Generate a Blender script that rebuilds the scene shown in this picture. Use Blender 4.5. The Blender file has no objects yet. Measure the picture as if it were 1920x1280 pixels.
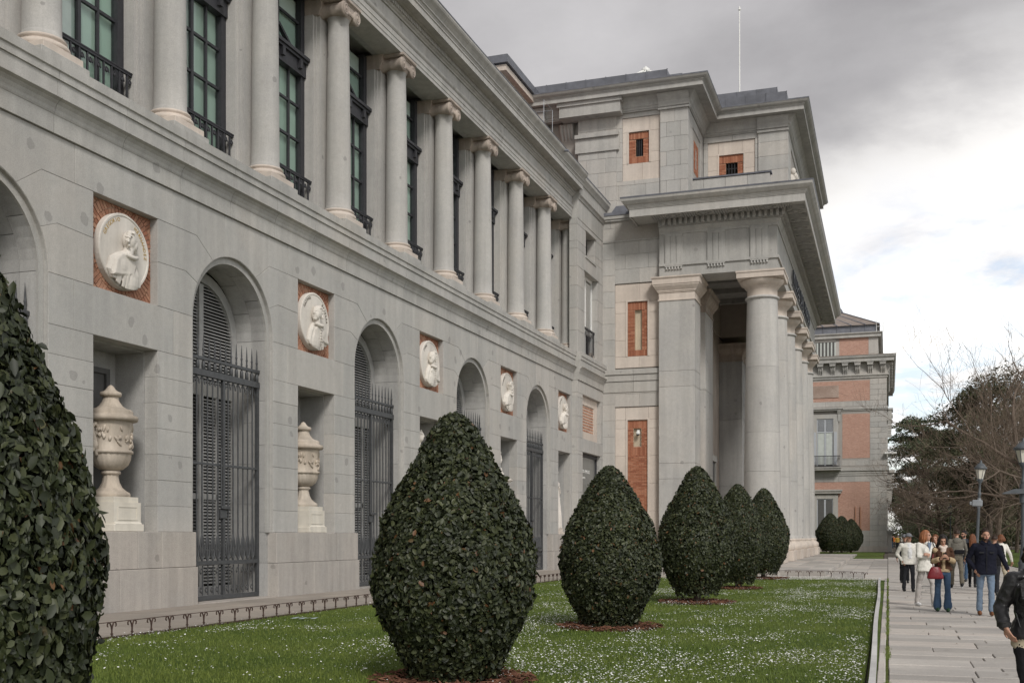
import bpy, math, random
import numpy as np
from mathutils import Vector, Matrix, noise as mnoise, kdtree

random.seed(7)
rng = np.random.default_rng(7)
SC = bpy.context.scene
COL = SC.collection
PI = math.pi
R = math.radians

# ------------------------------------------------------------------ camera
THETA = math.atan(730.0 / 2070.0)
cam_d = bpy.data.cameras.new('camera')
cam_d.sensor_width = 36.0
cam_d.lens = 36.0 * 2070.0 / 1920.0
cam_d.shift_y = (1004.5 - 640.0) / 1920.0
cam_d.clip_start = 0.1
cam_d.clip_end = 4000.0
cam = bpy.data.objects.new('camera', cam_d)
cam.location = (0, 0, 1.65)
cam.rotation_euler = (PI / 2, 0, THETA)
COL.objects.link(cam)
SC.camera = cam

# ------------------------------------------------------------------ view
SC.view_settings.view_transform = 'Standard'
SC.view_settings.look = 'None'
SC.view_settings.gamma = 1.0
SC.view_settings.use_curve_mapping = False
SC.view_settings.exposure = 0.60

# ------------------------------------------------------------------ world : overcast sky with a broken bright edge
SUN_EL, SUN_AZ = R(40), R(146)          # azimuth clockwise from +Y
world = bpy.data.worlds.new('World')
SC.world = world
world.use_nodes = True
nt = world.node_tree
nt.nodes.clear()
def wn(t, **k):
    n = nt.nodes.new(t)
    for a, v in k.items():
        setattr(n, a, v)
    return n
def wl(a, b):
    nt.links.new(a, b)
out = wn('ShaderNodeOutputWorld')
sky = wn('ShaderNodeTexSky', sky_type='NISHITA', sun_disc=False, sun_elevation=SUN_EL, sun_rotation=SUN_AZ)
bg_sky = wn('ShaderNodeBackground'); bg_sky.inputs['Strength'].default_value = 0.11
wl(sky.outputs[0], bg_sky.inputs['Color'])
tc = wn('ShaderNodeTexCoord')
sep = wn('ShaderNodeSeparateXYZ'); wl(tc.outputs['Generated'], sep.inputs[0])
def wmath(op, a, b=None, clamp=False):
    n = wn('ShaderNodeMath', operation=op, use_clamp=clamp)
    for i, v in enumerate((a, b)):
        if v is None: continue
        if isinstance(v, (int, float)): n.inputs[i].default_value = v
        else: wl(v, n.inputs[i])
    return n.outputs[0]
def wrange(v, a, b, c, d, smooth=True):
    n = wn('ShaderNodeMapRange', interpolation_type='SMOOTHSTEP' if smooth else 'LINEAR')
    wl(v, n.inputs[0])
    for i, x in enumerate((a, b, c, d)): n.inputs[i + 1].default_value = x
    return n.outputs[0]
zz = wmath('ADD', wmath('ABSOLUTE', sep.outputs['Z']), 0.22)
cx_ = wmath('DIVIDE', sep.outputs['X'], zz)
cy_ = wmath('DIVIDE', sep.outputs['Y'], zz)
comb = wn('ShaderNodeCombineXYZ'); wl(cx_, comb.inputs[0]); wl(cy_, comb.inputs[1]); comb.inputs[2].default_value = 3.7
def wnoise(scale, detail, rough=0.55, dist=0.0, vec=None):
    n = wn('ShaderNodeTexNoise')
    n.inputs['Scale'].default_value = scale
    n.inputs['Detail'].default_value = detail
    n.inputs['Roughness'].default_value = rough
    n.inputs['Distortion'].default_value = dist
    wl(vec if vec else comb.outputs[0], n.inputs['Vector'])
    return n.outputs['Fac']
n_big = wnoise(0.9, 4, 0.5, 0.3)
n_mid = wnoise(2.3, 8, 0.58, 0.2)
n_fine = wnoise(5.5, 9, 0.6, 0.1)
# height above the horizon, ragged by noise: below the ragged edge the deck breaks into bright cloud
hgt = wmath('ADD', sep.outputs['Z'], wmath('MULTIPLY', wmath('SUBTRACT', n_mid, 0.5), 0.30))
# the deck comes lower towards the west (the facade side)
hgt = wmath('SUBTRACT', hgt, wmath('MULTIPLY', sep.outputs['X'], 0.30))
deck = wrange(hgt, 0.20, 0.44, 0.0, 1.0)
# grey deck colour
g_val = wmath('ADD', wmath('MULTIPLY', n_big, 0.46), wmath('ADD', wmath('MULTIPLY', n_mid, 0.18), wmath('MULTIPLY', n_fine, 0.10)))
grey = wn('ShaderNodeValToRGB'); wl(g_val, grey.inputs[0])
e = grey.color_ramp.elements
e[0].position = 0.30; e[0].color = (0.165, 0.160, 0.168, 1)
e[1].position = 0.54; e[1].color = (0.44, 0.43, 0.438, 1)
white = wn('ShaderNodeValToRGB'); wl(n_mid, white.inputs[0])
e = white.color_ramp.elements
e[0].position = 0.30; e[0].color = (0.57, 0.57, 0.59, 1)
e[1].position = 0.56; e[1].color = (0.95, 0.93, 0.90, 1)
mixc = wn('ShaderNodeMix', data_type='RGBA'); wl(deck, mixc.inputs['Factor'])
wl(white.outputs[0], mixc.inputs['A']); wl(grey.outputs[0], mixc.inputs['B'])
bg_cl = wn('ShaderNodeBackground'); wl(mixc.outputs['Result'], bg_cl.inputs['Color'])
bg_cl.inputs['Strength'].default_value = 1.0
# blue gaps low down
gap = wrange(n_fine, 0.44, 0.60, 1.0, 0.0)
gap = wmath('MULTIPLY', gap, wmath('SUBTRACT', 1.0, wrange(hgt, 0.08, 0.30, 0.0, 1.0)))
gap = wmath('MULTIPLY', gap, 0.55)
cov = wmath('SUBTRACT', 1.0, gap, True)
mixs = wn('ShaderNodeMixShader'); wl(cov, mixs.inputs[0]); wl(bg_sky.outputs[0], mixs.inputs[1]); wl(bg_cl.outputs[0], mixs.inputs[2])
wl(mixs.outputs[0], out.inputs['Surface'])

# ------------------------------------------------------------------ sun : veiled, wide
sun_d = bpy.data.lights.new('sun', 'SUN')
sun_d.energy = 1.5
sun_d.angle = R(14)
sun_d.color = (1.0, 0.965, 0.91)
sun = bpy.data.objects.new('sun', sun_d)
sv = Vector((math.sin(SUN_AZ) * math.cos(SUN_EL), math.cos(SUN_AZ) * math.cos(SUN_EL), math.sin(SUN_EL)))
sun.rotation_euler = sv.to_track_quat('Z', 'Y').to_euler()
sun.location = (30, -30, 60)
COL.objects.link(sun)
# ================================================================== mesh builder and object helpers
# frame 'F' : the gallery facade. frame 'P' : portico, far wing and path, turned by 0.6 degrees against it
FRAME = {'F': 0.0, 'P': THETA - math.atan(705.0 / 2070.0)}

class MB:
    def __init__(s):
        s.v = []; s.f = []; s.m = []; s.sm = []
    def add(s, vs, fs, smooth=False, mat=0):
        o = len(s.v)
        s.v.extend(tuple(p) for p in vs)
        for f in fs:
            s.f.append(tuple(i + o for i in f)); s.m.append(mat); s.sm.append(smooth)
        return s
    def box(s, x0, x1, y0, y1, z0, z1, mat=0, bev=0.0):
        if bev > 0:
            b = bev
            P = []
            # bevelled box : 24 verts
            for sx in (0, 1):
                for sy in (0, 1):
                    for sz in (0, 1):
                        X = (x0, x1)[sx]; Y = (y0, y1)[sy]; Z = (z0, z1)[sz]
                        dx = b if sx == 0 else -b; dy = b if sy == 0 else -b; dz = b if sz == 0 else -b
                        P += [(X, Y + dy, Z + dz), (X + dx, Y, Z + dz), (X + dx, Y + dy, Z)]
            def i(sx, sy, sz, k): return (sx * 4 + sy * 2 + sz) * 3 + k
            F = []
            for sx in (0, 1):
                q = [i(sx, 0, 0, 0), i(sx, 1, 0, 0), i(sx, 1, 1, 0), i(sx, 0, 1, 0)]
                F.append(q if sx else q[::-1])
            for sy in (0, 1):
                q = [i(0, sy, 0, 1), i(1, sy, 0, 1), i(1, sy, 1, 1), i(0, sy, 1, 1)]
                F.append(q[::-1] if sy else q)
            for sz in (0, 1):
                q = [i(0, 0, sz, 2), i(1, 0, sz, 2), i(1, 1, sz, 2), i(0, 1, sz, 2)]
                F.append(q if sz else q[::-1])
            for sx in (0, 1):
                for sy in (0, 1):
                    F.append([i(sx, sy, 0, 0), i(sx, sy, 1, 0), i(sx, sy, 1, 1), i(sx, sy, 0, 1)])
                for sz in (0, 1):
                    F.append([i(sx, 0, sz, 0), i(sx, 1, sz, 0), i(sx, 1, sz, 2), i(sx, 0, sz, 2)])
            for sy in (0, 1):
                for sz in (0, 1):
                    F.append([i(0, sy, sz, 1), i(1, sy, sz, 1), i(1, sy, sz, 2), i(0, sy, sz, 2)])
            for a in (0, 1):
                for bb in (0, 1):
                    for c in (0, 1):
                        F.append([i(a, bb, c, 0), i(a, bb, c, 1), i(a, bb, c, 2)])
            return s.add(P, F, False, mat)
        P = [(x0, y0, z0), (x1, y0, z0), (x1, y1, z0), (x0, y1, z0), (x0, y0, z1), (x1, y0, z1), (x1, y1, z1), (x0, y1, z1)]
        return s.add(P, [(3, 2, 1, 0), (4, 5, 6, 7), (0, 1, 5, 4), (1, 2, 6, 5), (2, 3, 7, 6), (3, 0, 4, 7)], False, mat)
    def prism(s, poly, axis, lo, hi, bev=0.0, front='hi', mat=0, smooth=False):
        n = len(poly)
        def P(a, b, t):
            return (t, a, b) if axis == 'x' else ((a, t, b) if axis == 'y' else (a, b, t))
        def ring(pl, t): return [P(a, b, t) for a, b in pl]
        rings = []
        if bev > 0:
            ins = inset(poly, bev)
            d = bev if hi > lo else -bev
            if front in ('lo', 'both'):
                rings += [ring(ins, lo), ring(poly, lo + d)]
            else:
                rings.append(ring(poly, lo))
            if front in ('hi', 'both'):
                rings += [ring(poly, hi - d), ring(ins, hi)]
            else:
                rings.append(ring(poly, hi))
        else:
            rings = [ring(poly, lo), ring(poly, hi)]
        V = [p for r_ in rings for p in r_]
        F = [tuple(range(n))[::-1], tuple(range((len(rings) - 1) * n, len(rings) * n))]
        o = len(s.v)
        s.add(V, F, False, mat)
        for k in range(len(rings) - 1):
            for j in range(n):
                j2 = (j + 1) % n
                s.f.append((o + k * n + j, o + k * n + j2, o + (k + 1) * n + j2, o + (k + 1) * n + j)); s.m.append(mat); s.sm.append(smooth)
        return s
    def rings(s, rs, close=True, cap=True, smooth=True, mat=0):
        n = len(rs[0]); V = [p for r_ in rs for p in r_]; F = []
        m = n if close else n - 1
        for k in range(len(rs) - 1):
            for j in range(m):
                j2 = (j + 1) % n
                F.append((k * n + j, k * n + j2, (k + 1) * n + j2, (k + 1) * n + j))
        s.add(V, F, smooth, mat)
        if cap:
            # caps keep corners of their own, so the sides shade cleanly up to the edge
            s.add(list(rs[0]), [tuple(range(n))[::-1]], False, mat); s.add(list(rs[-1]), [tuple(range(n))], False, mat)
        return s
    def lathe(s, prof, c=(0, 0, 0), n=24, axis='z', smooth=True, mat=0, a0=0, a1=2 * PI, flute=0, fd=0.0):
        rs = []
        for r_, h in prof:
            ring = []
            for j in range(n):
                a = a0 + (a1 - a0) * j / n
                rr = r_ * (1 - fd * (0.5 + 0.5 * math.cos(a * flute))) if flute else r_
                p, q = rr * math.cos(a), rr * math.sin(a)
                if axis == 'z': ring.append((c[0] + p, c[1] + q, c[2] + h))
                elif axis == 'x': ring.append((c[0] + h, c[1] + p, c[2] + q))
                else: ring.append((c[0] + p, c[1] + h, c[2] + q))
            rs.append(ring)
        return s.rings(rs, True, True, smooth, mat)
    def tube(s, pts, r, n=6, mat=0, smooth=True, cap=True):
        pts = [Vector(p) for p in pts]
        rad = r if isinstance(r, (list, tuple)) else [r] * len(pts)
        rs = []; prev = None
        for k, p in enumerate(pts):
            t = (pts[min(k + 1, len(pts) - 1)] - pts[max(k - 1, 0)])
            if t.length < 1e-9: t = Vector((0, 0, 1))
            t.normalize()
            if prev is None:
                up = Vector((0, 0, 1)) if abs(t.z) < 0.9 else Vector((1, 0, 0))
                u = t.cross(up).normalized()
            else:
                u = (prev - t * prev.dot(t))
                u = u.normalized() if u.length > 1e-6 else t.orthogonal().normalized()
            prev = u; w = t.cross(u)
            rs.append([tuple(p + (u * math.cos(2 * PI * j / n) + w * math.sin(2 * PI * j / n)) * rad[k]) for j in range(n)])
        return s.rings(rs, True, cap, smooth, mat)
    def ell(s, c, r, nu=12, nv=8, mat=0, rot=None):
        rs = []
        for k in range(nv + 1):
            th = PI * k / nv; th = min(max(th, 0.05), PI - 0.05)
            ring = []
            for j in range(nu):
                a = 2 * PI * j / nu
                p = Vector((r[0] * math.sin(th) * math.cos(a), r[1] * math.sin(th) * math.sin(a), -r[2] * math.cos(th)))
                if rot is not None: p = rot @ p
                ring.append((c[0] + p.x, c[1] + p.y, c[2] + p.z))
            rs.append(ring)
        return s.rings(rs, True, True, True, mat)
    def sweep(s, prof, axis, lo, hi, mat=0, smooth=False):
        # prof : closed polygon across the run
        return s.prism(prof, axis, lo, hi, 0, 'hi', mat, smooth)
    def mesh(s, name, mats, off=(0, 0, 0)):
        me = bpy.data.meshes.new(name)
        if off != (0, 0, 0):
            V = [(a - off[0], b - off[1], c - off[2]) for a, b, c in s.v]
        else: V = s.v
        me.from_pydata(V, [], s.f)
        for m_ in (mats if isinstance(mats, (list, tuple)) else [mats]): me.materials.append(m_)
        if any(s.m): me.polygons.foreach_set('material_index', s.m)
        if any(s.sm): me.polygons.foreach_set('use_smooth', s.sm)
        fix_normals(me)
        me.update()
        return me

import bmesh
def fix_normals(me):
    if len(me.polygons) > 60000: return
    b = bmesh.new(); b.from_mesh(me)
    bmesh.ops.recalc_face_normals(b, faces=b.faces)
    b.to_mesh(me); b.free()

def inset(poly, d):
    n = len(poly)
    A = sum(poly[i][0] * poly[(i + 1) % n][1] - poly[(i + 1) % n][0] * poly[i][1] for i in range(n))
    sg = 1 if A > 0 else -1
    res = []
    for i in range(n):
        p0 = Vector(poly[i - 1]); p = Vector(poly[i]); p1 = Vector(poly[(i + 1) % n])
        a = (p - p0).normalized(); b = (p1 - p).normalized()
        n1 = Vector((-a.y, a.x)) * sg; n2 = Vector((-b.y, b.x)) * sg
        m = n1 + n2
        k = d / max(0.35, (m.length / 2) ** 2) if m.length > 1e-6 else d
        q = p + m / 2 * k if m.length > 1e-6 else p + n1 * d
        res.append((q.x, q.y))
    return res

def rot_pt(fr, p):
    a = FRAME[fr]; c, s_ = math.cos(a), math.sin(a)
    return (c * p[0] - s_ * p[1], s_ * p[0] + c * p[1], p[2])

BASE = {}
def tag(o, label=None, cat=None, group=None, kind=None):
    if label: o['label'] = label
    if cat: o['category'] = cat
    if group: o['group'] = group
    if kind: o['kind'] = kind
    return o
def thing(name, label, cat, fr='F', loc=(0, 0, 0), rotz=0.0, group=None):
    o = bpy.data.objects.new(name, None)
    o.empty_display_size = 0.2
    o.location = rot_pt(fr, loc); o.rotation_euler = (0, 0, FRAME[fr] + rotz)
    COL.objects.link(o)
    BASE[o.name] = loc
    return tag(o, label, cat, group)
def base_of(parent):
    # frame position of the origin of a thing or of a part
    return BASE.get(parent.name, (0, 0, 0))
def put(me, name, parent, at=(0, 0, 0), kind=None, label=None, rotz=0.0):
    # link a mesh (its origin at frame point 'at') as a part of parent
    o = bpy.data.objects.new(name, me)
    COL.objects.link(o)
    b = base_of(parent)
    o.parent = parent
    o.location = (at[0] - b[0], at[1] - b[1], at[2] - b[2])
    if rotz: o.rotation_euler = (0, 0, rotz)
    BASE[o.name] = at
    return tag(o, label=label, kind=kind)
def part(mb, name, mat, parent, at=None, kind=None, label=None):
    # mesh given in frame coordinates
    if at is None: at = base_of(parent)
    return put(mb.mesh(name, mat, tuple(at)), name, parent, at, kind, label)
def solo(mb, name, mat, label=None, cat=None, fr='F', loc=(0, 0, 0), kind=None, group=None):
    # a top-level object of one mesh, given in frame coordinates
    o = bpy.data.objects.new(name, mb.mesh(name, mat, tuple(loc)))
    COL.objects.link(o)
    o.location = rot_pt(fr, loc); o.rotation_euler = (0, 0, FRAME[fr])
    BASE[o.name] = loc
    return tag(o, label, cat, group, kind)
def copy_tree(o, parent=None):
    c = o.copy(); COL.objects.link(c)
    if parent is not None: c.parent = parent
    BASE[c.name] = BASE.get(o.name, (0, 0, 0))
    for ch in list(o.children):
        copy_tree(ch, c)
    return c
def dup(root, fr, loc, rotz=0.0, label=None, scale=None):
    c = copy_tree(root)
    c.location = rot_pt(fr, loc); c.rotation_euler = (0, 0, FRAME[fr] + rotz)
    if scale: c.scale = scale
    if label: c['label'] = label
    return c
def raw_mesh(name, V, F, mats, smooth=False, mi=None):
    # numpy arrays, all faces of one size
    V = np.asarray(V, dtype=np.float32); F = np.asarray(F, dtype=np.int32)
    me = bpy.data.meshes.new(name)
    k = F.shape[1]
    me.vertices.add(len(V)); me.vertices.foreach_set('co', V.ravel())
    me.loops.add(F.size); me.loops.foreach_set('vertex_index', F.ravel())
    me.polygons.add(len(F))
    me.polygons.foreach_set('loop_start', np.arange(0, F.size, k, dtype=np.int32))
    me.polygons.foreach_set('loop_total', np.full(len(F), k, dtype=np.int32))
    for m_ in (mats if isinstance(mats, (list, tuple)) else [mats]): me.materials.append(m_)
    if mi is not None: me.polygons.foreach_set('material_index', np.asarray(mi, dtype=np.int32))
    if smooth: me.polygons.foreach_set('use_smooth', np.ones(len(F), dtype=bool))
    me.update(); me.validate()
    return me
# ================================================================== materials
class G:
    def __init__(s, name):
        s.m = bpy.data.materials.new(name); s.m.use_nodes = True
        s.t = s.m.node_tree; s.t.nodes.clear()
        s.out = s.n('ShaderNodeOutputMaterial')
        s.b = s.n('ShaderNodeBsdfPrincipled')
        s.l(s.b.outputs[0], s.out.inputs['Surface'])
        s.pos = s.n('ShaderNodeNewGeometry').outputs['Position']
    def n(s, t, **k):
        x = s.t.nodes.new(t)
        for a, v in k.items(): setattr(x, a, v)
        return x
    def l(s, a, b): s.t.links.new(a, b)
    def i(s, n, k, v):
        if hasattr(v, 'is_linked') or hasattr(v, 'links'): s.l(v, n.inputs[k])
        else: n.inputs[k].default_value = v
    def noise(s, scale, detail=3, rough=0.5, vec=None, dist=0.0):
        x = s.n('ShaderNodeTexNoise'); x.inputs['Scale'].default_value = scale
        x.inputs['Detail'].default_value = detail; x.inputs['Roughness'].default_value = rough
        x.inputs['Distortion'].default_value = dist
        s.l(vec or s.pos, x.inputs['Vector']); return x.outputs['Fac']
    def rng(s, v, a, b, c, d, smooth=False):
        x = s.n('ShaderNodeMapRange'); x.interpolation_type = 'SMOOTHSTEP' if smooth else 'LINEAR'
        s.i(x, 0, v)
        for k, y in enumerate((a, b, c, d)): x.inputs[k + 1].default_value = y
        return x.outputs[0]
    def math(s, op, a, b=0.0, clamp=False):
        x = s.n('ShaderNodeMath', operation=op, use_clamp=clamp); s.i(x, 0, a); s.i(x, 1, b); return x.outputs[0]
    def mix(s, f, a, b, mode='MIX'):
        x = s.n('ShaderNodeMix', data_type='RGBA', blend_type=mode)
        s.i(x, 'Factor', f)
        s.i(x, 'A', a if not isinstance(a, tuple) else (*a, 1)[:4]); s.i(x, 'B', b if not isinstance(b, tuple) else (*b, 1)[:4])
        return x.outputs['Result']
    def scale(s, vec, sc):
        x = s.n('ShaderNodeVectorMath', operation='MULTIPLY'); s.i(x, 0, vec); x.inputs[1].default_value = sc; return x.outputs[0]
    def mulv(s, col, f):
        x = s.n('ShaderNodeVectorMath', operation='SCALE'); s.i(x, 0, col); s.i(x, 'Scale', f); return x.outputs[0]
    def bump(s, h, strength, dist=0.02):
        x = s.n('ShaderNodeBump'); x.inputs['Strength'].default_value = strength; x.inputs['Distance'].default_value = dist
        s.l(h, x.inputs['Height']); s.l(x.outputs[0], s.b.inputs['Normal'])
    def fin(s, col, rough=0.8, spec=0.3, metal=0.0):
        s.i(s.b, 'Base Color', col if not isinstance(col, tuple) else (*col, 1)[:4]); s.i(s.b, 'Roughness', rough)
        s.b.inputs['Specular IOR Level'].default_value = spec; s.b.inputs['Metallic'].default_value = metal
        return s.m
def objrand(g): return g.n('ShaderNodeObjectInfo').outputs['Random']
def island(g): return g.n('ShaderNodeNewGeometry').outputs['Random Per Island']

def stone(name, c1, c2, c3=None, speck=0.16, rand=0.09, spots=0.0, streak=0.12, rough=0.85, bump=0.25, warm=None):
    g = G(name)
    col = g.mix(g.rng(g.noise(0.55, 5, 0.6), 0.32, 0.68, 0, 1, True), c1, c2)
    if c3: col = g.mix(g.math('MULTIPLY', g.rng(g.noise(0.23, 4, 0.55), 0.50, 0.68, 0, 1, True), 0.6), col, c3)
    if warm: col = g.mix(g.rng(objrand(g), 0.72, 1.0, 0.0, 0.55), col, warm)
    f = g.rng(g.noise(38, 3, 0.7), 0.25, 0.75, 1 - speck, 1 + speck)
    f = g.math('MULTIPLY', f, g.rng(g.noise(7, 5, 0.6), 0.3, 0.7, 0.955, 1.045))
    f = g.math('MULTIPLY', f, g.rng(objrand(g), 0, 1, 1 - rand, 1 + rand))
    if streak:
        st = g.noise(1.0, 5, 0.6, g.scale(g.pos, (2.6, 2.6, 0.16)))
        f = g.math('MULTIPLY', f, g.rng(st, 0.36, 0.62, 1 - streak, 1.03, True))
    col = g.mulv(col, f)
    if spots:
        v = g.n('ShaderNodeTexVoronoi', feature='F1'); v.inputs['Scale'].default_value = 1.45; v.inputs['Randomness'].default_value = 1.0
        wob = g.n('ShaderNodeVectorMath', operation='ADD'); g.l(g.pos, wob.inputs[0])
        nz = g.n('ShaderNodeTexNoise'); nz.inputs['Scale'].default_value = 5.0; g.l(g.pos, nz.inputs['Vector'])
        g.l(g.scale(nz.outputs['Color'], (0.16, 0.16, 0.16)), wob.inputs[1]); g.l(wob.outputs[0], v.inputs['Vector'])
        sx = g.n('ShaderNodeSeparateColor'); g.l(v.outputs['Color'], sx.inputs[0])
        rad = g.rng(g.math('POWER', g.rng(sx.outputs[0], 0.3, 1.0, 0.0, 1.0), 2.0), 0.0, 1.0, 0.0, 0.20)
        hit = g.math('LESS_THAN', v.outputs['Distance'], rad)
        col = g.mix(g.math('MULTIPLY', hit, spots), col, (c1[0] * 0.42, c1[1] * 0.42, c1[2] * 0.43))
        blot = g.rng(g.noise(1.6, 6, 0.68, None, 0.6), 0.56, 0.74, 0, 0.22, True)
        col = g.mix(blot, col, (c1[0] * 0.62, c1[1] * 0.60, c1[2] * 0.57))
    g.bump(g.math('ADD', g.noise(60, 4, 0.7), g.math('MULTIPLY', g.noise(6, 4), 1.2)), bump, 0.012)
    return g.fin(col, rough, 0.25)

M = {}
M['granite'] = stone('granite', (0.435, 0.42, 0.395), (0.385, 0.377, 0.36), (0.45, 0.42, 0.385), spots=0.40, rand=0.05, streak=0.075, warm=(0.43, 0.40, 0.365))
M['granite_trim'] = stone('granite_trim', (0.425, 0.412, 0.388), (0.37, 0.363, 0.345), (0.435, 0.408, 0.37), spots=0.4, rand=0.05, streak=0.10)
M['granite_shaft'] = stone('granite_shaft', (0.45, 0.435, 0.41), (0.40, 0.39, 0.375), (0.455, 0.425, 0.39), spots=0.5, rand=0.05, streak=0.09, speck=0.13)
M['granite_warm'] = stone('granite_warm', (0.42, 0.385, 0.35), (0.365, 0.343, 0.318), (0.43, 0.39, 0.345), spots=0.45, rand=0.06, warm=(0.41, 0.36, 0.315))
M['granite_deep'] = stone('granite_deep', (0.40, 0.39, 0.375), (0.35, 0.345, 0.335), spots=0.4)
M['mortar'] = stone('mortar', (0.32, 0.30, 0.275), (0.36, 0.34, 0.315), rand=0, streak=0, speck=0.2)
M['limestone'] = stone('limestone', (0.585, 0.51, 0.445), (0.52, 0.455, 0.40), (0.62, 0.56, 0.50), speck=0.06, rand=0.05, streak=0.08, bump=0.15)
M['limestone_old'] = stone('limestone_old', (0.46, 0.39, 0.335), (0.36, 0.305, 0.265), (0.52, 0.455, 0.395), speck=0.09, rand=0.05, streak=0.22, bump=0.2)
M['marble'] = stone('marble', (0.66, 0.62, 0.565), (0.58, 0.54, 0.49), (0.68, 0.63, 0.58), speck=0.05, rand=0.03, streak=0.12, bump=0.15)
M['urn_stone'] = stone('urn_stone', (0.57, 0.505, 0.43), (0.47, 0.40, 0.325), (0.60, 0.545, 0.475), speck=0.07, rand=0.03, streak=0.26, bump=0.2)
M['pedestal'] = stone('pedestal', (0.65, 0.61, 0.535), (0.61, 0.565, 0.485), (0.62, 0.55, 0.43), speck=0.04, rand=0.03, streak=0.1, bump=0.1)
M['stucco'] = stone('stucco', (0.56, 0.47, 0.35), (0.50, 0.42, 0.32), speck=0.05, rand=0.02, streak=0.12)
M['paving'] = stone('paving', (0.45, 0.42, 0.385), (0.375, 0.352, 0.328), (0.46, 0.42, 0.375), speck=0.14, rand=0.22, streak=0, spots=0.0, bump=0.35, warm=(0.36, 0.31, 0.27))
M['walk'] = stone('walk', (0.33, 0.29, 0.25), (0.28, 0.25, 0.22), (0.36, 0.31, 0.26), speck=0.12, rand=0.10, streak=0)
M['concrete'] = stone('concrete', (0.56, 0.55, 0.54), (0.46, 0.45, 0.44), speck=0.1, rand=0.06, streak=0.0)

def brick_mat():
    g = G('brick'); r_ = island(g)
    ramp = g.n('ShaderNodeValToRGB'); g.l(r_, ramp.inputs[0])
    e = ramp.color_ramp.elements
    e[0].position = 0; e[0].color = (0.27, 0.105, 0.062, 1); e[1].position = 1; e[1].color = (0.43, 0.205, 0.128, 1)
    x = e.new(0.5); x.color = (0.35, 0.145, 0.085, 1)
    col = g.mulv(ramp.outputs[0], g.rng(g.noise(30, 4, 0.6), 0.3, 0.7, 0.85, 1.15))
    g.bump(g.noise(80, 3), 0.3, 0.01)
    return g.fin(col, 0.9, 0.2)
M['brick'] = brick_mat()
def old_brick_mat():
    g = G('old_brick'); r_ = island(g)
    ramp = g.n('ShaderNodeValToRGB'); g.l(r_, ramp.inputs[0])
    e = ramp.color_ramp.elements
    e[0].position = 0; e[0].color = (0.30, 0.135, 0.085, 1); e[1].position = 1; e[1].color = (0.46, 0.27, 0.185, 1)
    col = g.mulv(ramp.outputs[0], g.rng(g.noise(12, 5, 0.6), 0.3, 0.7, 0.82, 1.18))
    g.bump(g.noise(80, 3), 0.3, 0.01)
    return g.fin(col, 0.9, 0.2)
M['old_brick'] = old_brick_mat()
M['brick_mortar'] = stone('brick_mortar', (0.50, 0.38, 0.29), (0.42, 0.31, 0.23), rand=0, streak=0.1, speck=0.1)
def wall_brick_mat(axis='x'):
    g = G('far_brick_' + axis)
    sp = g.n('ShaderNodeSeparateXYZ'); g.l(g.pos, sp.inputs[0])
    cb = g.n('ShaderNodeCombineXYZ'); g.l(sp.outputs[0 if axis == 'x' else 1], cb.inputs[0]); g.l(sp.outputs[2], cb.inputs[1])
    b = g.n('ShaderNodeTexBrick')
    g.l(cb.outputs[0], b.inputs['Vector'])
    b.inputs['Scale'].default_value = 1.0
    b.inputs['Brick Width'].default_value = 0.30; b.inputs['Row Height'].default_value = 0.095
    b.inputs['Mortar Size'].default_value = 0.016; b.inputs['Mortar Smooth'].default_value = 0.3
    b.inputs['Color1'].default_value = (0.37, 0.185, 0.135, 1); b.inputs['Color2'].default_value = (0.47, 0.27, 0.205, 1)
    b.inputs['Mortar'].default_value = (0.46, 0.34, 0.28, 1)
    col = g.mix(g.rng(g.noise(0.5, 5, 0.65), 0.35, 0.7, 0, 0.55, True), b.outputs['Color'], (0.47, 0.30, 0.24))
    col = g.mulv(col, g.rng(g.noise(9, 4, 0.6), 0.3, 0.7, 0.88, 1.12))
    g.bump(b.outputs['Fac'], -0.3, 0.02)
    return g.fin(col, 0.9, 0.2)
M['far_brick'] = wall_brick_mat()

def plain(name, col, rough=0.6, spec=0.4, metal=0.0, var=0.12, scale=6.0, bump=0.0, rand=0.0):
    g = G(name)
    f = g.rng(g.noise(scale, 4, 0.6), 0.3, 0.7, 1 - var, 1 + var)
    if rand: f = g.math('MULTIPLY', f, g.rng(objrand(g), 0, 1, 1 - rand, 1 + rand))
    c = g.mulv(g.mix(0.0, col, col), f)
    if bump: g.bump(g.noise(scale * 6, 4, 0.6), bump, 0.01)
    return g.fin(c, rough, spec, metal)
M['iron'] = plain('iron', (0.052, 0.054, 0.057), 0.5, 0.5, 0.0, 0.25, 9)
M['iron_dark'] = plain('iron_dark', (0.032, 0.032, 0.037), 0.55, 0.4, 0.0, 0.2, 9)
M['rust_iron'] = plain('rust_iron', (0.062, 0.038, 0.030), 0.75, 0.3, 0.0, 0.35, 18)
M['lead'] = plain('lead', (0.125, 0.13, 0.15), 0.55, 0.45, 0.0, 0.22, 2.2, 0.2, rand=0.22)
M['lead_warm'] = plain('lead_warm', (0.24, 0.20, 0.175), 0.6, 0.4, 0.0, 0.22, 1.2, 0.2, rand=0.15)
M['shutter'] = plain('shutter', (0.34, 0.335, 0.325), 0.6, 0.3, 0.0, 0.12, 4)
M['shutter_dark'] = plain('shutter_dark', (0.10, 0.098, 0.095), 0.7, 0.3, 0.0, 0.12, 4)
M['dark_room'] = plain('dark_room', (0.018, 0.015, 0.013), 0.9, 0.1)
M['blind'] = plain('blind', (0.42, 0.51, 0.455), 0.75, 0.2, 0.0, 0.10, 0.8, 0.0, 0.22)
M['pale_backing'] = plain('pale_backing', (0.50, 0.53, 0.50), 0.8, 0.2, 0.0, 0.1, 3)
M['white_paint'] = plain('white_paint', (0.74, 0.74, 0.72), 0.5, 0.4, 0.0, 0.05)
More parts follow.
